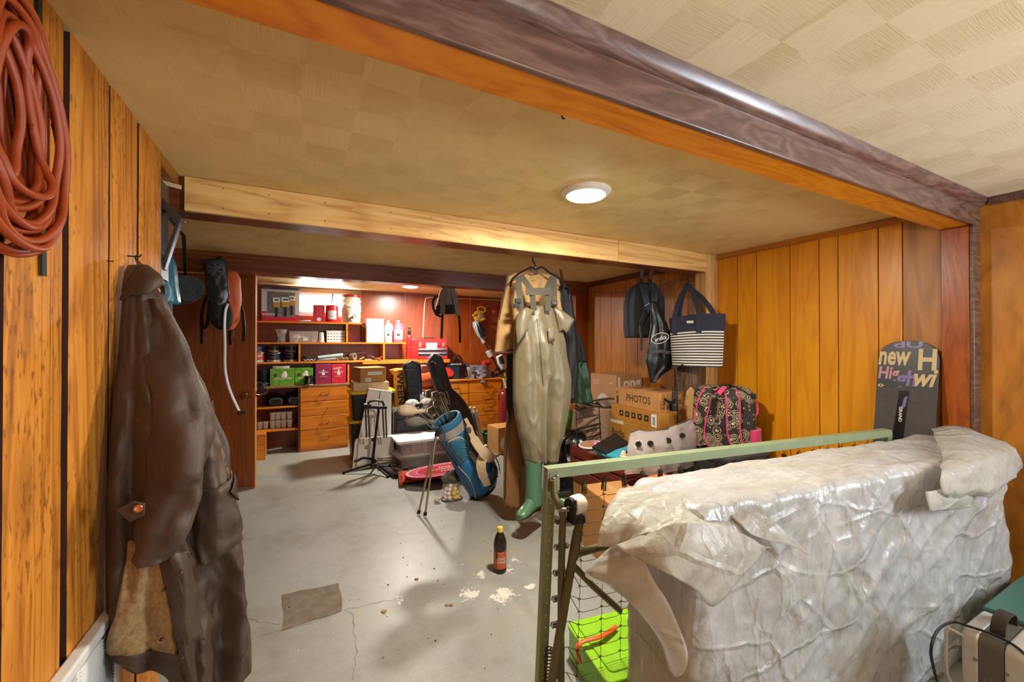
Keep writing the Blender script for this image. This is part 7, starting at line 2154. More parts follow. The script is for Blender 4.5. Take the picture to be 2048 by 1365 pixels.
# two clear totes
zt1, zt2 = at(860, 906, Y=4.45).z, at(860, 878, Y=4.45).z
mk = clear('milky_tote', (.86, .82, .80), .40, .2)
wl = M('white_lid', 'f0efec', .35); ml = M('milky_lid', 'bdb4ac', .4)
a, b = at(796, 900, Y=4.45), at(935, 900, Y=4.45)
for nm, lab, z0, z1, l in (('lower', 'lower clear storage tote of dark things under the white-lidded one', 0, zt1, ml), ('upper', 'clear storage tote with a white lid stacked behind the golf bag stand', zt1, zt2, wl)):
    T = tote('clear_tote', lab, 794, 932, 4.45, z0, z1, mk, l, .44, .03)
    random.seed(31 if nm == 'upper' else 32)
    for k in range(9):
        x = -T.w*.36+T.w*.72*(k+.5)/9
        hh = (z1-z0)*random.uniform(.35, .72)
        colr = random.choice(['b8583a', '8a6a5a', 'a89c94', '6a4a52', 'c08a70'] if nm == 'upper' else ['5a3c34', '6a4a3a', '3a302e', '8a5a3a', '4a3a4a'])
        part(T, 'packed_item', MB().box(x-T.w*.034, x+T.w*.034, -.14, .10, .004, hh), M('packed_'+colr, colr, .7), world=False, bevel=.004)

# doormats on the floor
T = Thing('doormat', 'black rubber-backed mat lowest in the mat pile on the floor', 'doormat', at(880, 960, Z=0))
m0, m1, m2, m3 = at(809, 970, Z=0), at(955, 958, Z=0), at(952, 934, Z=0), at(806, 944, Z=0)
fl_ = M('charcoal_pile', '1e1c1b', .95, var=.3, vscale=60, bmp=.6)
def slab(q, z0, z1): return MB().hexa([V((p.x, p.y, z0)) for p in q]+[V((p.x, p.y, z1)) for p in q])
part(T, 'mat_slab', slab([m0, m1, m2, m3], 0, .035), fl_, bevel=.008)
T = Thing('doormat', 'orange-fringed mat second in the mat pile, its edge showing at the left', 'doormat', at(830, 950, Z=.04))
q = [at(805, 966, Z=.04), at(940, 950, Z=.04), at(945, 932, Z=.04), at(803, 945, Z=.04)]
part(T, 'mat_slab', slab(q, .036, .055), M('rust_pile', 'a8401c', .95, var=.3, bmp=.6), bevel=.004)
mb = MB()
for k in range(12):
    p = V((q[0].x, q[0].y, 0)).lerp(V((q[3].x, q[3].y, 0)), k/11)
    mb.obox(p+V((-.015, 0, .03)), (.018, 0, 0), (0, .009, 0), (0, 0, .018))
part(T, 'fringe', mb, M('rust_pile', ''), kind='stuff')
T = Thing('doormat', 'grey-black folded mat just under the red oval mat', 'doormat', at(880, 950, Z=.06))
q = [at(820, 962, Z=.06), at(960, 944, Z=.06), at(962, 926, Z=.06), at(815, 943, Z=.06)]
part(T, 'mat_slab', slab(q, .056, .085), M('slate_pile', '2e3234', .95, var=.4, bmp=.6), bevel=.012)
T = Thing('doormat', 'oval red Valentine mat with white lettering on top of the mat pile', 'doormat', at(875, 945, Z=.09))
o0, o1 = at(810, 953, Z=.10), at(952, 927, Z=.10)
cc = (o0+o1)/2
du = (o1-o0); L_ = du.length/2; du.normalize()
dv_ = V((-du.y, du.x, 0))
Wd = .19
def oval(s, z, n=64, scallop=0): return [cc+du*L_*s*math.copysign(abs(math.cos(q))**.8, math.cos(q))*(1+scallop*math.sin(q*32))+dv_*(Wd*s+(s-1)*.0)*math.sin(q)*(1+scallop*math.sin(q*32))+V((0, 0, z-.10)) for q in [2*PI*k/n for k in range(n)]]
vr = M('valentine_red', 'b01624', .9, var=.12, vscale=40, bmp=.4)
part(T, 'mat_oval', MB().loft([oval(1, .086), oval(1, .104)]), vr, bevel=.004)
part(T, 'scallop_border', MB().loft([oval(.96, .1045, 128, .02), oval(.88, .1045, 128, 0)], cap0=False, cap1=False), M('valentine_white', 'e0b8bc', .9))
part(T, 'pink_band', MB().loft([oval(.90, .105), oval(.70, .105)], cap0=False, cap1=False), M('valentine_pink', 'c04a6a', .9))
part(T, 'inner_line', MB().loft([oval(.705, .1055), oval(.685, .1055)], cap0=False, cap1=False), M('valentine_white', ''))
for i, w in enumerate(('Happy', "Valentine's", 'Day')):
    text(T, w, cc+du*.04+dv_*(-.065+.06*i)+V((0, 0, .006)), -du, -dv_, (.18, .30, .13)[i], .055, M('valentine_white', ''), bold=.012)

# golf bag on its stand -------------------------------------------------------------------
GT, GBm = at(893, 842, Y=3.35), V((1.47, 3.42, .05))
T = Thing('golf_bag', 'blue and grey golf bag tilted on its two-legged stand', 'golf bag', (1.47, 3.42, 0))
gb = cloth('golf_blue', '1765a0', .55, 600, .1, .1, .25)
gteal = cloth('golf_teal', '27688a', .6, 600, .1, .1, .2)
ggrey = cloth('golf_grey_print', 'a09c98', .7, 700, .25, .1, .2)
gtan = cloth('golf_tan', 'c0a888', .7, 700, .08, .1, .15)
ax_t, ax_b = at(892, 840, Y=3.36), V((1.43, 3.40, .06))
axd = (ax_b-ax_t).normalized()
glen = (ax_b-ax_t).length
gs = axd.cross(V((0, 1, 0))).normalized()       # sideways in the picture
if gs.dot(SX) < 0: gs = -gs
gf = axd.cross(gs).normalized()                 # toward the viewer
if gf.dot(EYE-ax_t) < 0: gf = -gf
def gr(t): return lerp([(0, .128), (.06, .125), (.12, .122), (.4, .125), (.6, .135), (.8, .14), (1, .125)], t)
def gp(t, q, off=0):
    r = gr(t)+off
    bul = 1+ (.22*max(0, math.sin(PI*min(1, max(0, (t-.5)/.5))))*max(0, math.cos(q-.2)) if t > .5 else 0)
    return ax_t+axd*glen*t+(gs*math.cos(q)*bul+gf*math.sin(q))*r
N = 40
def gband(name, t0, t1, mat, off=0, q0=0, q1=2*PI, nt=6, solid=0):
    closed = abs(q1-q0-2*PI) < 1e-6
    if closed:
        mb = MB().loft([[gp(t0+(t1-t0)*i/nt, 2*PI*j/N, off) for j in range(N)] for i in range(nt+1)], cap0=False, cap1=False)
    else:
        mb = MB().grid(lambda u, v: gp(t0+(t1-t0)*v, q0+(q1-q0)*u, off), 14, nt*2)
    return part(T, name, mb, mat, smooth=60, solid=solid)
gband('bag_shell', .07, .98, gb, 0, nt=24)
part(T, 'base', MB().loft([[gp(.955, 2*PI*j/N, .004) for j in range(N)], [gp(1.0, 2*PI*j/N, .006) for j in range(N)], [gp(1.02, 2*PI*j/N, -.02) for j in range(N)]], cap0=False), black)
mb = MB().loft([[gp(t, 2*PI*j/N, o) for j in range(N)] for t, o in ((.07, .004), (.0, .008), (-.01, .003), (-.01, -.012), (.06, -.016))], cap0=False, cap1=False)
part(T, 'top_collar', mb, gteal, smooth=60)
part(T, 'inner_dark', MB().loft([[gp(.05, 2*PI*j/N, -.014) for j in range(N)], [gp(.30, 2*PI*j/N, -.02) for j in range(N)]], cap0=False), M('bag_inside', '0c0e12', .9))
gband('printed_band', .075, .17, ggrey, .0015)
def gpatch(name, cx, cy, rx, ry, off, mat, th=.006, tilt=0, rr=.5):
    """rounded pad on the bag: t = cx, angle = cy"""
    pts = []
    for k in range(36):
        q = 2*PI*k/36
        x, y = math.copysign(abs(math.cos(q))**rr, math.cos(q))*rx, math.copysign(abs(math.sin(q))**rr, math.sin(q))*ry
        pts.append((cx+x, cy+y+tilt*x))
    rings = []
    for s in (1.0, .75, .5, .25, .02):
        rings.append([gp(cx+(t-cx)*s, cy+(q-cy)*s, off+.004*(1-s)) for t, q in pts])
    return part(T, name, MB().loft(rings, cap0=False), mat, smooth=60, solid=th)
gpatch('pad_border', .36, 1.75, .185, .62, .002, gtan, tilt=-1.2)
gpatch('padded_panel', .36, 1.75, .170, .55, .006, gteal, tilt=-1.2)
for s in (-.06, .05):
    part(T, 'pad_seam', MB().tube([gp(.36+s+.02*abs(k-3), 1.75+(k-3)*.15, .018) for k in range(7)], .0025, 6), M('seam_blue', '5f8aa6', .6))
gpatch('side_pocket', .70, 1.9, .22, .55, .006, gb, tilt=.2, th=.012)
gpatch('grey_side_band', .68, 1.28, .28, .14, .012, ggrey, tilt=-.3)
gpatch('lower_pocket', .86, .75, .10, .55, .014, gb, th=.012)
gpatch('grey_front_pocket', .72, .15, .23, .42, .022, cloth('golf_blue_grey', '4a6494', .7, 500, .3, .1, .2), th=.02)
part(T, 'pocket_zip', MB().tube([gp(.55+.34*k/10, .34-.15*math.sin(PI*k/10), .052) for k in range(11)], .005, 6), M('zip_grey', '5a5a60', .5))
part(T, 'pocket_piping', MB().tube([gp(.50+.46*k/10, 2.45-.3*math.sin(PI*k/10), .014) for k in range(11)], .004, 6), gtan)
part(T, 'pocket_piping', MB().tube([gp(.50+.44*k/10, 1.45-.25*math.sin(PI*k/10), .03) for k in range(11)], .004, 6), gtan)
text(T, 'LITE', gp(.86, .62, .045), (gs*.5+axd*.85), (gs*.85-axd*.5), .07, .026, wprint)
# carry straps
def gx(x, y, d): return at(x, y, Y=d)
part(T, 'shoulder_strap', MB().strap(spline([gx(931, 838, 3.27), gx(937, 850, 3.22), gx(944, 870, 3.17), (gx(957, 893, 3.12)), gx(972, 910, 3.10), gx(985, 918, 3.14), gx(996, 912, 3.22)], 5), [.03]*6+[.05]*6+[.075]*6+[.09]*7+[.08]*6, .014, axd.cross(gf)), gtan, bevel=.003)
part(T, 'shoulder_strap', MB().strap(spline([gx(966, 912, 3.13), gx(962, 930, 3.12), gx(965, 950, 3.13), gx(975, 972, 3.15)], 5), [.08]*8+[.075]*4+[.06]*4, .014, SX), gtan, bevel=.003)
part(T, 'dark_strap', MB().strap(spline([gx(940, 868, 3.18), gx(944, 890, 3.17), gx(955, 908, 3.15), gx(964, 925, 3.135)], 5), .045, .006, SX), blackcloth)
part(T, 'dark_loop', MB().strap(spline([gx(985, 926, 3.18), gx(992, 940, 3.16), gx(989, 958, 3.16), gx(978, 975, 3.18)], 5), .03, .008, SX), blackcloth)
part(T, 'strap_buckle', MB().obox(gx(938, 860, 3.17), SX*.018, V((0, .006, 0)), V((0, 0, .022))), steel, bevel=.004)
part(T, 'grip_handle', MB().tube(spline([gp(.42, -.35, .0), gp(.46, -.3, .05), gp(.54, -.3, .055), gp(.58, -.35, .0)], 4), .014, 8), cloth('slate_grip', '3a4458', .8))
# stand
piv = gx(872, 872, 3.27)
part(T, 'stand_bracket', MB().tube([gx(884, 852, 3.27), gx(876, 866, 3.26), piv], [.016, .02, .018], 10), black)
legm = M('champagne_tube', 'a89a80', .3, .7)
for px, py in ((837, 1022), (850, 1026)):
    ft = at(px, py+6, Z=.012)
    P = part(T, 'stand_leg', MB().tube([piv, ft], .0085, 10), legm)
    subpart(P, 'rubber_foot', MB().tube([ft, ft.lerp(piv, .045)], .014, 10), black)
part(T, 'push_rod', MB().tube([gx(876, 880, 3.27), gx(905, 920, 3.3), gx(942, 968, 3.32)], .0055, 8), black)
part(T, 'dangling_tag', MB().tube([gx(888, 862, 3.24), gx(890, 876, 3.24), gx(889, 886, 3.24)], .006, 8), M('tag_blue', '3a4a7a', .5))
# clubs: each its own thing
random.seed(41)
chr2 = M('club_steel', 'b0a898', .25, .95)
def club(i, label, head, q, rr, ext, tilt):
    b0 = ax_t+axd*glen*.25+(gs*math.cos(q)+gf*math.sin(q))*rr*.8
    tp = ax_t-axd*ext+(gs*math.cos(q)+gf*math.sin(q))*rr+gs*tilt
    T = Thing('golf_club', label, 'golf club', b0)
    part(T, 'shaft', MB().tube([b0, tp], .0055, 8), chr2)
    d = (tp-b0).normalized()
    if head == 'iron':
        s = (gs*-.75+gf*.45+axd*.2).normalized()
        n = d.cross(s).normalized()
        pl = [tp-d*.05, tp+s*.02-d*.05, tp+s*.085-d*.012, tp+s*.10+d*.03, tp+s*.075+d*.05, tp+d*.008]
        part(T, 'club_head', MB().poly([p-n*.011 for p in pl], n*.022), chr2, bevel=.004)
        part(T, 'head_cavity', MB().poly([tp+(p-tp)*.72+s*.012+n*.0112 for p in pl], n*.0015), M('cavity_dark', '3a342c', .4, .5))
    elif head == 'cover':
        s = (gs*-.8-axd*.55).normalized()
        rings = []
        tab = [(-.10, .016), (-.05, .02), (0, .03), (.05, .05), (.10, .055), (.14, .045), (.165, .015)]
        u_, w_ = frame(s)
        for k, r in tab: rings.append([tp+s*k+(u_*math.cos(a)+w_*math.sin(a)*.8)*r for a in [2*PI*j/16 for j in range(16)]])
        part(T, 'head_cover', MB().loft(rings), gtan if i % 2 == 0 else cloth('grey_brown_cover', '6e6458', .8), smooth=60)
    else:
        s = (gs*-.9+axd*.1).normalized()
        u_, w_ = frame(s)
        part(T, 'club_head', MB().lathe([(.02, -.01), (.045, .02), (.055, .05), (.045, .085), (.01, .105)], tp, 18, s, sy=.65), M('driver_dark', '1c1c20', .2), smooth=60)
        part(T, 'head_trim', MB().tube([tp+s*.05+(u_*math.cos(a)*1.0+w_*math.sin(a)*.65)*.0555 for a in [2*PI*j/24 for j in range(24)]], .004, 6, True), chr2)
spec_ = [('iron', 'golf iron nearest the bag collar with a dark cavity', 1.2, .05, .20, .0), ('iron', 'golf iron whose head is highest in the bag', .5, .04, .26, .01), ('iron', 'golf iron leaning to the left side of the bag mouth', 2.2, .05, .17, -.02), ('iron', 'golf iron half hidden behind the other iron heads', -.4, .06, .22, .02),
         ('iron', 'golf iron with its head turned toward the guitar bag', -1.2, .05, .28, .0), ('wood', 'dark golf wood without a cover', 2.8, .07, .24, -.06), ('cover', 'golf club in a tan visor-shaped head cover', 2.4, .08, .22, -.12), ('cover', 'golf club in a grey-brown padded head cover hanging low', 2.9, .09, .10, -.08)]
for i, (hd_, lab, q, rr, ext, tl) in enumerate(spec_): club(i, lab, hd_, q, rr, ext, tl)
# tan visor draped on the clubs
T = Thing('sun_visor', 'tan fabric visor draped over the club heads', 'visor', at(840, 828, Y=3.5))
mb = sheet([[at(816, 815, Y=3.42), at(822, 810, Y=3.40), at(832, 816, Y=3.42), at(840, 820, Y=3.45)], [at(818, 830, Y=3.38), at(824, 822, Y=3.37), at(832, 822, Y=3.40), at(842, 826, Y=3.42)], [at(820, 840, Y=3.38), at(826, 832, Y=3.37), at(833, 828, Y=3.40), at(843, 831, Y=3.42)]], 4, 4)
part(T, 'peak', mb, gtan, smooth=0, solid=.006)
part(T, 'head_band', MB().strap(spline([at(832, 818, Y=3.42), at(845, 820, Y=3.42), at(857, 816, Y=3.44), at(862, 806, Y=3.46), at(866, 800, Y=3.48)], 4), .03, .006, axd), gtan)
part(T, 'knot', MB().ball(tuple(at(864, 828, Y=3.40)), .035, 12, 8, 1, .8, .9).tube(spline([at(848, 816, Y=3.42), at(856, 826, Y=3.40), at(864, 832, Y=3.38), at(868, 824, Y=3.4)], 4), .018, 8), gtan)

# mesh bag of golf balls
c = at(905, 1000, Z=0); c = V((c.x, c.y+.02, 0))
T = Thing('ball_bag', 'clear zip bag of golf balls with a dark cloth top on the floor', 'bag', c)
tab = [(0, .075), (.012, .085), (.08, .083), (.13, .075), (.165, .06), (.18, .04)]
rings = [[c+V((r*1.05*math.copysign(abs(math.cos(a))**.7, math.cos(a)), r*.75*math.copysign(abs(math.sin(a))**.7, math.sin(a)), z)) for a in [2*PI*j/28 for j in range(28)]] for z, r in tab]
part(T, 'clear_sides', MB().loft(rings, cap0=False, cap1=False), clear('bag_film', (.9, .88, .84), .16, .12), smooth=0)
part(T, 'base_piping', MB().tube([c+V((.09*math.copysign(abs(math.cos(a))**.7, math.cos(a)), .066*math.copysign(abs(math.sin(a))**.7, math.sin(a)), .006)) for a in [2*PI*j/28 for j in range(28)]], .005, 6, True), black)
rings = []
for z, rx, ry, q in ((.155, .07, .05, 0), (.165, .095, .07, .2), (.185, .10, .072, .5), (.205, .08, .055, .9), (.235, .05, .03, 1.2), (.245, .02, .012, 1.4)):
    rings.append([c+V((rx*math.cos(a)*(1+.16*math.sin(3*a+q*3)), ry*math.sin(a)*(1+.2*math.sin(4*a+q*2)), z+.014*math.sin(3*a+q))) for a in [2*PI*j/40 for j in range(40)]])
part(T, 'cloth_top', MB().loft(rings), cloth('dark_taupe', '4e443a', .6, 700, .3, .1, .4), smooth=0)
# balls are things of their own
bw_ = M('ball_white', 'ddd2c6', .35); by_ = M('ball_yellow', 'e0bc10', .4)
spots = []
random.seed(51)
for z, n_, rad in ((.026, 7, .052), (.062, 7, .050), (.097, 6, .045), (.130, 4, .033)):
    for k in range(n_):
        a = 2*PI*k/n_+z*20
        spots.append((c.x+rad*1.05*math.cos(a), c.y+rad*.80*math.sin(a), z))
first = None
for k, (x, y, z) in enumerate(spots):
    yel_ = (y < c.y+.01 and x > c.x-.01 and z < .1) 
    if first is None:
        T2 = Thing('golf_ball', 'white golf ball inside the clear bag', 'golf ball', (x, y, z), 0, 'white golf balls in the clear bag')
        bp = obj('ball', MB().ball((0, 0, 0), .0205, 14, 10), bw_, T2, world=False, smooth=0)
        first = T2.o
        T3 = Thing('practice_ball', 'yellow practice ball low in the clear bag', 'golf ball', (x, y, z), 0, 'yellow practice balls in the clear bag')
        obj('ball', MB().ball((0, 0, 0), .0205, 14, 10), by_, T3, world=False, smooth=0)
        hb_ = MB()
        for qa in range(5):
            for qb in (-.5, .2, .9):
                d = V((math.cos(qa*1.256+qb)*math.cos(qb), math.sin(qa*1.256+qb)*math.cos(qb), math.sin(qb)))
                hb_.lathe([(.0028, .0203), (.0004, .0208)], (0, 0, 0), 6, d)
        obj('ball_holes', hb_, M('hole_dark', ''), T3, world=False, smooth=0)
        firsty = T3.o
        T3.o.location = (c.x+.035, c.y-.045, .027)
    elif yel_: dup(firsty, (x, y, z), random.uniform(0, 6))
    else: dup(first, (x, y, z))
# crumpled paper scrap beside it
p = at(874, 1006, Z=0)
solo('paper_scrap', MB().ball((p.x, p.y, .022), .024, 10, 7, 1.2, .8, .9), M('scrap_paper', 'b4a898', .8, var=.4, vscale=60, bmp=.6), 'small crumpled pale scrap beside the golf ball bag', 'scrap')

# drain opener bottle
c = at(1003, 1146, Z=0); c = V((c.x, c.y+.02, 0))
hB = .262
T = Thing('bottle', 'dark drain opener bottle with a yellow cap alone on the grey floor', 'bottle', c)
R_ = .0395
part(T, 'bottle_body', MB().lathe([(R_*.93, 0), (R_, .006), (R_, .024), (R_*.97, .026), (R_*.97, .135), (R_, .138), (R_*1.01, .165), (R_*.9, .192), (R_*.62, .222), (R_*.40, .240), (R_*.40, .246)], c, 32), M('dark_brown_bottle', '241c18', .22, var=.4, vscale=30))
part(T, 'cap', MB().lathe([(R_*.46, .239), (R_*.46, .262), (R_*.42, .266), (.0005, .266)], c, 24), M('yellow_cap', 'd8bc4c', .4))
dirc = math.atan2(EYE.y-c.y, EYE.x-c.x)
lab_m = M('orange_label', 'c0562a', .5)
part(T, 'label', MB().loft([[c+V((R_*.985*math.cos(a), R_*.985*math.sin(a), z)) for a in [2*PI*j/40 for j in range(40)]] for z in (.029, .132)], cap0=False, cap1=False), lab_m)
def lab_txt(s, ang, z, w, h, m, **k):
    return text(T, s, c, (1, 0, 0), (0, 0, 1), w, h, m, bend=lambda a, b: c+V((R_*1.0*math.cos(dirc+ang+a/R_), R_*1.0*math.sin(dirc+ang+a/R_), z+b)), **k)
lab_txt('DRAIN', .25, .090, .052, .016, wprint, shear=.2, bold=.015)
lab_txt('OPENER', .25, .070, .060, .016, wprint, shear=.2, bold=.015)
lab_txt('liquid heap', .15, .108, .035, .007, M('yellow_ink', 'd8c070', .5))
lab_txt('professional strength', .2, .054, .04, .004, M('yellow_ink', ''))
lab_txt('poison  danger', .2, .044, .03, .004, wprint)
lab_txt('HEAVY DUTY', .15, .124, .04, .005, wprint)
part(T, 'label_strip', MB().grid(lambda u, v: c+V((R_*.992*math.cos(dirc-.75+.35*u), R_*.992*math.sin(dirc-.75+.35*u), .09+.04*v)), 4, 2), M('dark_label_print', '4a2a20', .5))
# ================================================================== PILE BY THE RIGHT WALL
def abox(name, label, x0, x1, y0, y1, z0, z1, mat, cat='box', **k):
    T = Thing(name, label, cat, ((x0+x1)/2, (y0+y1)/2, z0))
    h = z1-z0
    w, d = x1-x0, y1-y0
    part(T, 'carton_body', MB().box(-w/2, w/2, -d/2, d/2, 0, h-.004), mat, world=False, bevel=.004)
    part(T, 'carton_flap', MB().box(-w/2+.002, -.001, -d/2+.002, d/2-.002, h-.004, h), mat, world=False)
    part(T, 'carton_flap', MB().box(.001, w/2-.002, -d/2+.002, d/2-.002, h-.004, h), mat, world=False)
    T.w, T.d, T.h = w, d, h
    return T
pen = M('marker_ink', '241812', .8)
def ltext(T, body, y, z, w, h, mat, **k):
    """writing on the face of a carton that looks toward -X"""
    o = text(None, body, (-T.w/2-.001, y, z), (0, -1, 0), (0, 0, 1), w, h, mat, **k)
    o.parent = T.o
card3 = M('box_kraft', 'b8844c', .8, var=.07, vscale=5)
card4 = M('box_ochre', 'b07828', .75, var=.07, vscale=5)
abox('cardboard_box', 'plain kraft carton lowest in the stack by the log post', 2.52, 2.82, 2.40, 2.96, 0, .42, card3)
T = abox('cardboard_box', 'kraft carton marked Books under the carton with five dark squares', 2.52, 2.83, 2.39, 2.96, .42, .685, card4)
ltext(T, 'Books', .17, .155, .16, .07, pen); ltext(T, 'Bibles', .17, .06, .14, .055, pen)
part(T, 'torn_tape', MB().box(-T.w/2-.002, -T.w/2, .10, .27, T.h-.03, T.h), M('torn_white', 'd0c0a4', .8), world=False)
T = abox('cardboard_box', 'ochre carton with a row of five dark squares and a white label', 2.53, 2.84, 2.38, 2.95, .685, .815, card4)
for k in range(5):
    part(T, 'square_print', MB().box(-T.w/2-.001, -T.w/2, .175-k*.075-.05, .175-k*.075, .045, .095), M('dark_square', '3a2614', .7), world=False)
    part(T, 'icon_print', MB().lathe([(.010, 0), (.007, .0004)], (-T.w/2-.0011, .15-k*.075, .07), 10, (-1, 0, 0)), M('icon_tan', 'a88a5c', .7), world=False)
part(T, 'white_label', MB().box(-T.w/2-.0015, -T.w/2, -.262, -.205, .012, .115), M('label_white', ''), world=False)
for k in range(6): part(T, 'barcode_line', MB().box(-T.w/2-.002, -T.w/2-.0014, -.245, -.222, .03+.011*k, .036+.011*k), ink, world=False)
T = abox('cardboard_box', 'kraft carton marked PHOTOS in marker on top of its stack', 2.56, 2.845, 2.40, 2.94, .815, .972, card3)
ltext(T, 'PHOTOS', -.03, .083, .28, .062, pen)
part(T, 'side_print', MB().box(-T.w/2-.001, -T.w/2, .215, .245, .01, .085), M('side_ink', '5a4020', .8, var=.6, vscale=90), world=False)
for y in (.23, .243): part(T, 'arrow_print', MB().box(-T.w/2-.001, -T.w/2, y-.004, y, .10, .135), pen, world=False)
o = text(None, 'SS\n- 8', (-.07, -T.d/2-.001, .06), (1, 0, 0), (0, 0, 1), .09, .08, pen); o.parent = T.o
part(T, 'packing_tape', MB().box(-T.w/2-.0008, T.w/2, -.03, .03, T.h, T.h+.0006), tape, world=False)
part(T, 'print_strip', MB().box(-.05, .12, -.2, .2, T.h, T.h+.0005), M('top_print', '8a5a34', .8, var=.5, vscale=30), world=False)
abox('cardboard_box', 'plain kraft carton under the carton with the white oval', 2.78, 3.15, 3.16, 3.6, 0, .55, card3)
T = abox('cardboard_box', 'tall carton with a white oval and the words Long Life, against the far right wall', 2.79, 3.14, 3.18, 3.59, .55, 1.055, M('box_pinkish', 'b88a5e', .75, var=.05))
rings = []
pts = [(-T.w/2-.001, -.005+.105*math.cos(q), .155+.15*math.copysign(abs(math.sin(q))**.85, math.sin(q))) for q in [2*PI*k/36 for k in range(36)]]
part(T, 'oval_print', MB().poly(pts, (-.0008, 0, 0)), M('oval_white', 'd0c8bc', .7, var=.1, vscale=60), world=False)
tanink = M('tan_print', 'a87848', .7)
o = text(None, "The\nFarmer's", (-T.w/2-.0022, -.01, .17), (0, -1, 0), (0, 0, 1), .16, .13, tanink, shear=.1); o.parent = T.o
ltext(T, 'Hand Picked\nNatural Foods\nReserve', .10, .42, .12, .055, M('cream_print', 'e8ddd0', .6)); ltext(T, '100%', -.13, .42, .05, .02, M('cream_print', ''))
o = text(None, 'Long\nLife', (.0, -T.d/2-.001, .36), (1, 0, 0), (0, 0, 1), .30, .25, M('cream_print', ''), bold=.03); o.parent = T.o

# woven hamper with a black wire sign hung in front
c = at(1192, 850, Y=3.22); c = V((c.x, 3.22, 0))
hz0, hz1 = 0, at(1192, 814, Y=3.0).z
weave = M('woven_taupe', '9a7c64', .85, var=.25, vscale=45, bmp=.5, bscale=120)
def hp_(z, q, off=0):
    t = z/hz1
    r = .205+.035*math.sin(PI*min(1, t*1.1)) - .05*(1-t)**2
    return c+V(((r+off)*1.1*math.cos(q), (r+off)*.95*math.sin(q), z+.022*math.cos(2*q)*t**4))
T = Thing('hamper', 'tall woven taupe laundry hamper filled with papers behind the crate', 'hamper', c)
part(T, 'hamper_wall', MB().loft([[hp_(hz1*k/16, 2*PI*j/44) for j in range(44)] for k in range(17)], cap1=False), weave, smooth=60, solid=.008)
part(T, 'rim_band', MB().tube([hp_(hz1, 2*PI*j/44) for j in range(44)], .010, 8, True), cloth('brown_binding', ''))
part(T, 'side_grip', MB().tube(spline([hp_(hz1-.03, PI+.5, .0), hp_(hz1-.05, PI+.35, .03), hp_(hz1-.05, PI+.05, .03), hp_(hz1-.03, PI-.1, 0)], 4), .014, 8), cloth('brown_binding', ''))
part(T, 'inner_floor', MB().lathe([(.2, 0), (.0005, .001)], c+V((0, 0, hz1-.16)), 30), cloth('brown_binding', ''))
for k in range(9):
    random.seed(60+k)
    a, r = random.uniform(0, 6.28), random.uniform(0, .13)
    p = c+V((r*math.cos(a), r*math.sin(a), hz1-.10+random.uniform(0, .05)))
    u = V((random.uniform(-1, 1), random.uniform(-.6, .6), random.uniform(-.2, .5))).normalized()
    solo('paper', MB().obox(p, u*.07, u.cross(V((.3, 1, .5))).normalized()*.04, u.cross(u.cross(V((.3, 1, .5)))).normalized()*.0012), [M('paper_cream', 'd8ceb4', .8), M('paper_white', 'dedad0', .8), M('paper_dark', '3a302c', .7)][k % 3], 'loose sheet of paper tucked inside the woven hamper', 'paper', group='papers inside the hamper')
T = Thing('wire_sign', 'black metal word sign with script lettering hooked on the hamper', 'sign', at(1176, 880, Y=2.93))
SYd = 2.93
def sg(x, y): return at(x, y, Y=SYd)
wk = M('black_iron', '1c1614', .5)
for nm, pts in (('frame_bar', [(1152, 824), (1154, 892)]), ('frame_bar', [(1198, 812), (1201, 877)]), ('frame_bar', [(1153, 839), (1198, 830)]), ('frame_bar', [(1153, 822), (1198, 813)]), ('frame_bar', [(1154, 866), (1200, 855)]), ('frame_bar', [(1154, 880), (1201, 869)])):
    part(T, nm, MB().tube([sg(*p) for p in pts], .0045, 6), wk)
part(T, 'row_bar', MB().bar(sg(1157, 858), sg(1201, 848), .012, .016), wk)
part(T, 'curved_bar', MB().tube(spline([sg(1168, 858), sg(1176, 848), sg(1188, 840), sg(1198, 836)], 5), .004, 6), wk)
r_ = (sg(1198, 813)-sg(1153, 822)).normalized(); u_ = V((0, 0, 1))-r_*r_.z; u_.normalize()
for w, p, ww, hh2 in (('grandchildren', (1176, 822), .18, .034), ('about', (1182, 833), .10, .028), ('blessings', (1178, 863), .18, .042)):
    text(T, w, sg(*p), -r_, -u_, ww, hh2, wk, ext=-.004, shear=.3, bold=.03)

# black rubbish bag, green bag
def lump(name, label, cat, cx, cy, r, h, mat, seed, sy=1.0, amp=.05, group=None):
    rings = []
    for k in range(21):
        t = k/20
        rr = r*(.75+.35*math.sin(PI*min(1, t*.95+.08)))*(1 if t < .8 else max(.06, math.sqrt(max(0, 1-((t-.8)/.21)**2))))
        rings.append([V((cx, cy, h*t))+V((math.cos(q), math.sin(q)*sy, 0))*(rr+amp*nz((math.cos(q)*1.6, math.sin(q)*1.6, t*3), 1.2, seed)+amp*.7*max(0, ridge((math.cos(q)*2.5, math.sin(q)*2.5, t*5), 1.0, seed+1)-.6)) for q in [2*PI*j/48 for j in range(48)]])
    return solo(name, MB().loft(rings), mat, label, cat, base=(cx, cy, 0), smooth=0)
p = at(1142, 1000, Y=3.02)
lump('rubbish_bag', 'glossy black rubbish bag on the floor between the waders and the crate', 'bag', p.x+.02, 3.03, .17, .60, M('black_bin_bag', '100f0f', .22, bmp=.5, bscale=20), 4)
p = at(1134, 850, Y=3.75)
lump('green_bag', 'bright green bag just showing above the black rubbish bag', 'bag', p.x, 3.75, .10, .64, M('leaf_green_bag', '3a8a1c', .4, bmp=.3, bscale=20), 9)

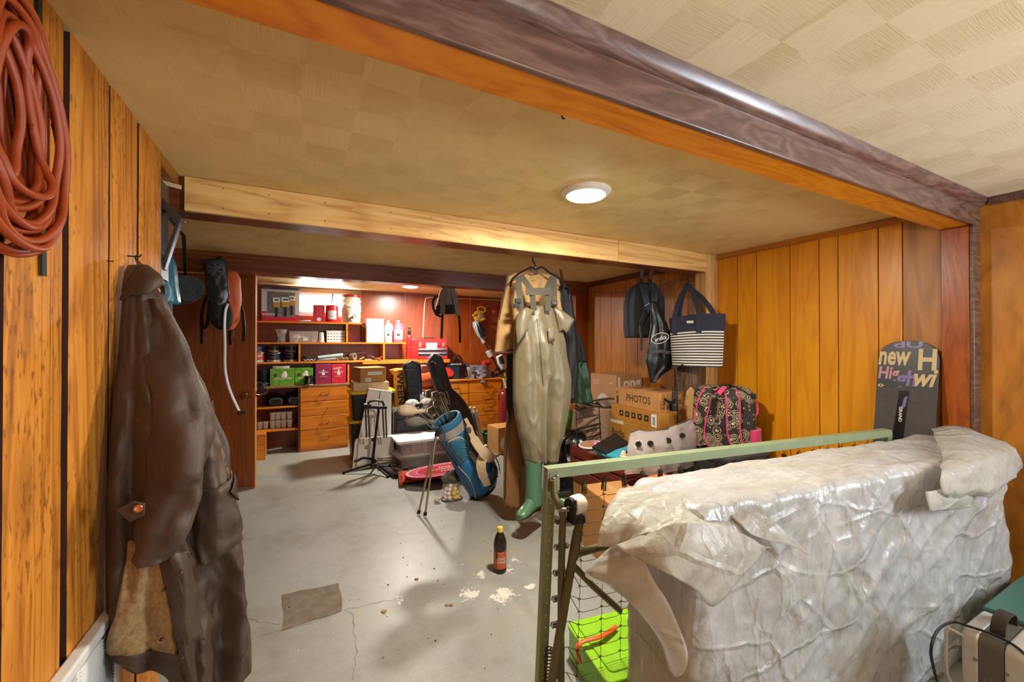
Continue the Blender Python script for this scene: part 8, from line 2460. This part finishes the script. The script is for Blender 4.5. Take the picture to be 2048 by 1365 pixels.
# mahogany slatted crate with its contents, on a low carton
CX0, CX1, CY0, CY1, CZ0, CZ1 = 1.985, 2.44, 2.16, 2.83, .26, .525
abox('cardboard_box', 'low dark carton under the mahogany crate', 2.0, 2.43, 2.18, 2.81, 0, .26, cardd)
T = Thing('wooden_crate', 'mahogany slatted wooden crate full of odds and ends', 'crate', ((CX0+CX1)/2, (CY0+CY1)/2, CZ0))
mah = wood('mahogany', '3a1208', '66220e', '7c3018', 1, 1, .4, knots=False, hue=.08)
mahx = wood('mahogany_x', '3a1208', '66220e', '7c3018', 0, 1, .4, knots=False, hue=.08)
n = 3
hs = (CZ1-CZ0-.012)/n
for k in range(n):
    z0, z1 = CZ0+.012+k*hs, CZ0+.012+(k+1)*hs-.012
    if k == n-1: z1 = CZ1
    part(T, 'slat', MB().box(CX0, CX0+.014, CY0, CY1, z0, z1), mah, bevel=.002, seg=1)
    part(T, 'slat', MB().box(CX1-.014, CX1, CY0, CY1, z0, z1), mah, bevel=.002, seg=1)
    part(T, 'slat', MB().box(CX0+.0145, CX1-.0145, CY0, CY0+.014, z0, z1), mahx, bevel=.002, seg=1)
    part(T, 'slat', MB().box(CX0+.0145, CX1-.0145, CY1-.014, CY1, z0, z1), mahx, bevel=.002, seg=1)
part(T, 'crate_floor', MB().box(CX0, CX1, CY0, CY1, CZ0, CZ0+.011), mah)
for x in (CX0+.0145, CX1-.0395):
    for y in (CY0+.0145, CY1-.0395): part(T, 'corner_post', MB().box(x, x+.025, y, y+.025, CZ0+.012, CZ1-.004), mah)
zf = CZ0+.012
c = at(1183, 893, Z=.53); bc_ = V((c.x+.02, min(c.y, CY1-.12), zf))
T = Thing('planter', 'round terracotta-brown pot with a white rim tipped in the crate', 'pot', bc_)
part(T, 'pot_wall', MB().lathe([(.06, 0), (.085, .15), (.095, .28)], bc_, 24, (-.12, -.05, 1)), M('terracotta_brown', 'a8785c', .7))
part(T, 'pot_rim', MB().tube([bc_+V((-.034, -.014, .275))+V((.097*math.cos(q), .097*math.sin(q), .01*math.cos(q))) for q in [2*PI*k/24 for k in range(24)]], .008, 6, True), M('label_white', ''))
bk = [at(1184, 893, Z=.60), at(1213, 905, Z=.585), at(1259, 886, Z=.60), at(1230, 866, Z=.62)]
solo('black_folder', MB().hexa([p-V((0, 0, .018)) for p in bk]+bk), M('matte_black', '171310', .6), 'flat black folder lying tilted on top of the crate', 'folder', bevel=.003)
tl = [[at(1186, 900, Z=.565), at(1210, 912, Z=.555), at(1238, 918, Z=.545)], [at(1200, 898, Z=.572), at(1225, 902, Z=.568), at(1250, 905, Z=.56)], [at(1230, 892, Z=.572), at(1250, 886, Z=.572), at(1262, 895, Z=.566)]]
solo('teal_cloth', sheet(tl, 5, 5, .006, 14), cloth('turquoise_cloth', '1f9ab0', .8), 'folded turquoise cloth under the black folder in the crate', 'cloth', smooth=0, solid=.03)
p = at(1247, 914, Z=.555)
T = Thing('swirl_ornament', 'cream swirl-shaped cupcake ornament on the turquoise cloth', 'ornament', p-V((0, 0, .05)))
mb = MB()
for k in range(5): mb.lathe([(.036-.006*k, 0), (.042-.0065*k, .008), (.036-.007*k, .016)], p+V((0, 0, -.03+.014*k)), 18)
part(T, 'swirl', mb, M('cream_icing', 'e0cdb0', .6))
p = at(1191, 893, Z=.55)
solo('pink_toy', MB().lathe([(.026, -.05), (.03, -.01), (.018, .02), (.006, .04)], p, 12), M('pink_plastic', 'd878b0', .4), 'small pink pointed toy at the crate front beside the pot', 'toy')
p = at(1197, 905, Z=.54)
solo('white_figure', MB().ball(tuple(p), .022, 12, 8).ball(tuple(p+V((.01, -.012, -.026))), .026, 12, 8), M('cream_figure', 'e0d4c4', .5), 'small round cream figure beside the pink toy in the crate', 'toy')

# clear plastic bag with black grommets
T = Thing('clear_bag', 'wrinkled clear plastic bag with four black grommets', 'bag', at(1322, 918, Y=2.12))
GYb = 2.12
rows = [[(1260, 866, .04), (1275, 862, .0), (1300, 864, -.02), (1335, 858, -.02), (1360, 848, 0), (1384, 838, .05)], [(1257, 885, .02), (1278, 884, -.04), (1300, 882, -.05), (1335, 876, -.06), (1362, 868, -.03), (1388, 858, .04)], [(1254, 905, .0), (1278, 908, -.06), (1305, 905, -.08), (1335, 900, -.08), (1365, 892, -.05), (1391, 882, .03)], [(1250, 950, .0), (1280, 950, -.06), (1305, 950, -.08), (1335, 945, -.08), (1365, 940, -.05), (1394, 930, .03)]]
clr = clear('wrinkled_film', (.72, .66, .62), .42, .08)
part(T, 'bag_front', sheet([[at(x, y, Y=GYb+d) for x, y, d in r] for r in rows], 6, 6, .012, 9, 3), clr, smooth=0, solid=.002)
part(T, 'bag_back', sheet([[at(x, y, Y=GYb+.10-d*.6) for x, y, d in r] for r in rows], 6, 6, .012, 9, 7), clr, smooth=0, solid=.002)
part(T, 'opening_edge', MB().strap(spline([at(x, y, Y=GYb+d) for x, y, d in rows[0]], 5), .012, .004, V((0, 0, 1))), M('dark_film_edge', '5a5450', .3))
for x, y, d in ((1277, 889, -.065), (1301, 888, -.075), (1337, 882, -.085), (1365, 872, -.06)):
    q = at(x, y, Y=GYb+d)
    part(T, 'grommet', MB().lathe([(.012, .004), (.021, .004), (.021, -.004), (.012, -.004), (.012, .004)], q, 18, (EYE-q).normalized(), caps=False).lathe([(.012, -.003), (.0005, -.003)], q, 12, (EYE-q).normalized()), black)
solo('bag_filling', MB().rbox(((at(1322, 920, Y=2.15).x), 2.19, .30), .22, .022, .28, .02), M('mauve_filling', '8a7468', .85, var=.2), 'mauve-grey folded textile inside the clear plastic bag', 'textile', bevel=.02)
# lower clutter behind the rail
abox('cardboard_box', 'small orange carton lying behind the bed rail', 2.02, 2.16, 1.85, 2.0, 0, .50, M('orange_carton', 'c8781c', .6))
lump('maroon_bag', 'shiny maroon plastic bag just below the bed rail', 'bag', 2.07, 2.075, .06, .47, M('maroon_film', '6a2028', .25, bmp=.5, bscale=18), 13)
lump('brown_bag', 'crumpled brown paper bag behind the bed rail next to the orange carton', 'bag', 2.24, 1.80, .075, .52, M('brown_paper', '8a6038', .8, bmp=.5), 17)

# hanging chain of rings with a black hook rack
T = Thing('ring_chain', 'black metal strip with curled rings hanging beside the log post', 'chain', at(1352, 850, Y=2.31))
cx = [at(x, y, Y=2.31) for x, y in ((1351, 735), (1353, 770), (1355, 800), (1356, 850))]
topc = V((2.872, 2.372, cx[0].z+.03))
part(T, 'strip', MB().tube([topc, cx[0]]+cx[1:], .006, 6), wk)
for k in range(12):
    q = cx[0].lerp(cx[3], k/11.5)
    s = 1 if k % 2 else -1
    part(T, 'ring', MB().tube([q+SX*s*.016+SX*.013*math.cos(a)+V((0, 0, .013*math.sin(a))) for a in [2*PI*j/14 for j in range(14)]], .0032, 6, True), wk)
part(T, 'hook_plate', MB().obox(at(1350, 800, Y=2.30), SX*.022, V((0, .006, 0)), V((0, 0, .075))), wk, bevel=.006)
part(T, 'hook_arm', MB().tube(spline([at(1329, 798, Y=2.24), at(1336, 804, Y=2.25), at(1346, 804, Y=2.28), at(1350, 800, Y=2.30)], 4), .009, 8), wk)
part(T, 'hook_cup', MB().lathe([(.03, 0), (.034, .04), (.03, .06)], at(1347, 822, Y=2.28), 16), black)

# black trunk and floral backpack on it
TX0, TX1, TY0, TY1, TZ = 2.62, 3.10, 1.84, 2.36, .565
T = Thing('trunk', 'black fabric trunk under the flowered backpack', 'trunk', ((TX0+TX1)/2, 2.1, 0))
part(T, 'trunk_body', MB().rbox(((TX0+TX1)/2, (TY0+TY1)/2, TZ/2-.02), (TX1-TX0)/2, (TY1-TY0)/2, TZ/2-.02, .03), cloth('black_trunk', '1a1614', .8), bevel=.015)
part(T, 'trunk_lid', MB().rbox(((TX0+TX1)/2, (TY0+TY1)/2, TZ-.02), (TX1-TX0)/2+.006, (TY1-TY0)/2+.006, .0195, .035), cloth('black_trunk', ''), bevel=.01)
def floral():
    m, nt, b = new_mat('flowered_fabric')
    co = coords(nt)
    col = lin('2c2320')
    for sc, sd in ((15.0, 0), (24.0, 3)):
        v = node(nt, 'ShaderNodeTexVoronoi', {'Vector': node(nt, 'ShaderNodeMapping', {'Vector': co, 'Location': (sd, sd*.7, sd*.3)}).outputs[0], 'Scale': sc, 'Randomness': .7})
        n_ = node(nt, 'ShaderNodeTexNoise', {'Vector': co, 'Scale': sc*3.2, 'Detail': 1.0})
        d = mth(nt, 'ADD', v.outputs['Distance'], mth(nt, 'MULTIPLY', mth(nt, 'SUBTRACT', n_.outputs[0], .5), .24))
        w = mth(nt, 'ABSOLUTE', mth(nt, 'SUBTRACT', mth(nt, 'FRACT', mth(nt, 'MULTIPLY', d, 6.4)), .5))
        line = mth(nt, 'MULTIPLY', mth(nt, 'LESS_THAN', w, .17), mth(nt, 'LESS_THAN', d, .56 if sd == 0 else .22))
        col = mixc(nt, line, col, lin('c4b08c'))
    nt.links.new(col, b.inputs['Base Color'])
    b.inputs['Roughness'].default_value = .75
    return m
flo = floral()
pinkm = cloth('hot_pink', 'd83a6c', .7, 700, .1)
BA, BB = V((2.78, 2.27, 0)), V((3.0, 1.875, 0))
bu = (BB-BA).normalized(); bn = V((bu.y, -bu.x, 0))
if bn.dot(EYE-BA) < 0: bn = -bn
bw2 = (BB-BA).length
bz1 = at(1450, 772, Y=2.05).z
hB_ = bz1-TZ
T = Thing('backpack', 'brown and cream flowered backpack with pink trim on the black trunk', 'backpack', (BA+BB)/2+V((0, 0, TZ)))
def bp(u, v, off=0):
    """back panel side: u 0..1 across, v 0..1 up"""
    wv = 1-.18*max(0, v-.55)**1.5*2-.05*(1-v)
    x = bw2/2+(u-.5)*bw2*wv
    bul = .075*math.sin(PI*min(max(u, .0), 1))**.45*(math.sin(PI*min(1, v*.94+.06))**.5)
    return BA+bu*x+bn*(bul+off)+V((0, 0, TZ+hB_*(v-.05*(abs(u-.5)*2)**3*v)))
rings = []
for k in range(25):
    v = k/24
    q = (1 if v < .84 else math.sqrt(max(.03, 1-((v-.84)/.165)**2)))
    r = []
    for j in range(44):
        a = 2*PI*j/44
        ca, sa = math.copysign(abs(math.cos(a))**.5, math.cos(a)), math.copysign(abs(math.sin(a))**.6, math.sin(a))
        r.append((BA+BB)/2+bu*ca*bw2/2*(.96 if v < .5 else .96-.10*(v-.5))*(.55+.45*q)+bn*sa*.105*q+V((0, 0, TZ+hB_*v))+bn*.008*nz((ca*3, sa*3, v*4), 1, 5))
    rings.append(r)
def bsurf(u, v, off=.006):
    """point on the front of the pack"""
    ca = (u-.5)*2*.93
    q = (1 if v < .84 else math.sqrt(max(.03, 1-((v-.84)/.165)**2)))
    sa = (1-min(1, abs(ca/.97))**4)**.5
    return (BA+BB)/2+bu*ca*bw2/2*(.96 if v < .5 else .96-.10*(v-.5))*(.55+.45*q)+bn*(sa*.105*q+off)+V((0, 0, TZ+hB_*v))
part(T, 'pack_body', MB().loft(rings), flo, smooth=0)
for u0, us in ((.24, (.27, .22, .17, .12, .1, .18)), (.70, (.66, .70, .70, .70, .72, .80))):
    cl = [bsurf(u, v, .018) for u, v in zip(us, (.97, .82, .62, .42, .24, .06))]
    S = part(T, 'shoulder_strap', MB().strap(spline(cl, 6), .085, .016, bu), flo, bevel=.004)
    for s in (-1, 1):
        subpart(S, 'pink_trim', MB().tube([p+bu*s*.043+bn*.006 for p in spline(cl, 6)], .006, 6), pinkm)
part(T, 'haul_loop', MB().strap(spline([bsurf(.42, .90, .02), bsurf(.46, .90, .05), bsurf(.54, .97, .05), bsurf(.56, .99, .01)], 4), .03, .008, bu), pinkm)
part(T, 'black_strap', MB().strap(spline([bsurf(.34, .98, .02), bsurf(.37, .85, .03), bsurf(.37, .7, .028), bsurf(.355, .55, .026)], 4), .03, .004, bu), black)
part(T, 'black_strap', MB().strap(spline([bsurf(.38, 1.0, .0), bsurf(.6, 1.02, -.0), bsurf(.85, .98, .0), bsurf(1.0, .88, .03)], 4), .04, .01, bn), black)
part(T, 'side_pocket', MB().loft([[BB+bu*(-.02)+(bu*.04*math.cos(a)+bn*.09*math.sin(a))*s+V((0, 0, TZ+hB_*v)) for a in [2*PI*j/20 for j in range(20)]] for s, v in ((.8, .02), (1.15, .18), (1.1, .36))]), pinkm, smooth=60)
part(T, 'top_buckle', MB().obox(bsurf(1.0, .87, .02), bu*.03, bn*.012, V((0, 0, .02))), black, bevel=.005)
part(T, 'side_loop', MB().strap(spline([bsurf(.93, .82, -.02), bsurf(1.05, .78, .0), bsurf(1.07, .62, .0), bsurf(.98, .50, -.02)], 4), .03, .01, bn), pinkm)
part(T, 'hanging_strap', MB().strap(spline([bsurf(.0, .42, .0), bsurf(-.09, .32, .01), bsurf(-.085, .18, .02), bsurf(.02, .06, .03), bsurf(-.02, -.06, .05), bsurf(-.03, -.2, .055)], 4), .035, .006, bu), pinkm)

# snowboard leaning on the golden wall
top = at(1822, 683, X=3.185); SB0 = V((2.99, 1.085, 0.0))
sw = (V((3.192, 1.085, top.z))-SB0); sl_ = sw.length; sw.normalize()
su = V((0, -1, 0)); sn = su.cross(sw).normalized()
if sn.x > 0: sn = -sn
T = Thing('snowboard', 'black snowboard with beige and purple script leaning on the golden wall', 'snowboard', SB0)
hw = .142
def so(x, y, off=0): return SB0+su*x+sw*y+sn*off
pl = [so(hw*.97*math.copysign(abs(math.cos(q))**.72, math.cos(q)), sl_-.13+.13*math.sin(q)**.85 if math.sin(q) > 0 else sl_-.13) for q in [PI*k/20 for k in range(21)]]
pl = pl+[so(-hw*.95, sl_*.55), so(-hw, 0.0), so(hw, 0.0), so(hw*.95, sl_*.55)]
part(T, 'deck', MB().poly(pl, sn*.010), M('deck_black', '0f0d12', .42, var=.3, vscale=6), bevel=.002)
yp = sl_*at(1822, 780, X=3.14).z/top.z*1.0
part(T, 'grip_pad', MB().poly([so(-hw*.93, yp, .0105), so(hw*.96, yp+.012, .0105), so(hw*1.02, .02, .0105), so(-hw*1.02, .02, .0105)][::-1], sn*.004), M('pad_grey', '3c3938', .6, var=.15, vscale=12))
slot = part(T, 'slot_frame', MB().poly([so(-.024, yp-.012, .0145), so(.02, yp-.010, .0145), so(-.004, yp-.42, .0145), so(-.054, yp-.42, .0145)][::-1], sn*.004), M('slot_black', '0c0c0e', .25), bevel=.001)
for (a, b, m) in ((-.012, .004, 'slot_stripe_purple'),):
    subpart(slot, 'slot_stripe', MB().poly([so(.000, yp-.05, .0187), so(.014, yp-.04, .0187), so(.008, yp-.10, .0187), so(-.014, yp-.13, .0187)][::-1], sn*.0006), M('script_purple', '6a5a9a', .4))
beige = M('script_beige', 'c0a878', .45); purp = M('script_purple', '6a5a9a', .4); pk_ = M('script_pink', 'b08080', .45)
def stx(s, x, y, w, h, m, **k): return text(T, s, so(x, y, .0108), su, sw, w, h, m, bold=.03, **k)
stx('dU', .0, sl_-.022, .13, .04, purp)
stx('new', -.058, sl_-.105, .150, .085, beige, shear=.1)
stx('H', .088, sl_-.108, .078, .125, beige)
stx('Hig', -.080, sl_-.205, .10, .10, pk_, shear=.1)
stx('gh', .0, sl_-.235, .095, .12, purp, shear=.1)
stx('wi', .085, sl_-.215, .10, .10, beige, shear=.3)
stx('o', -.115, yp+.012, .03, .02, beige)
o = text(T, 'GRAND', so(-.012, yp-.15, .0188), -sw, su, .09, .016, wprint, bold=.02)
part(T, 'mountain_line', MB().tube([so(x, yp-.085+y, .0148) for x, y in ((-.12, 0), (-.09, .004), (-.06, .016), (-.05, .008), (-.02, .018), (.02, .012), (.05, .014), (.07, .004), (.0, .002))], .0015, 4), M('pad_line', '55504e', .5))
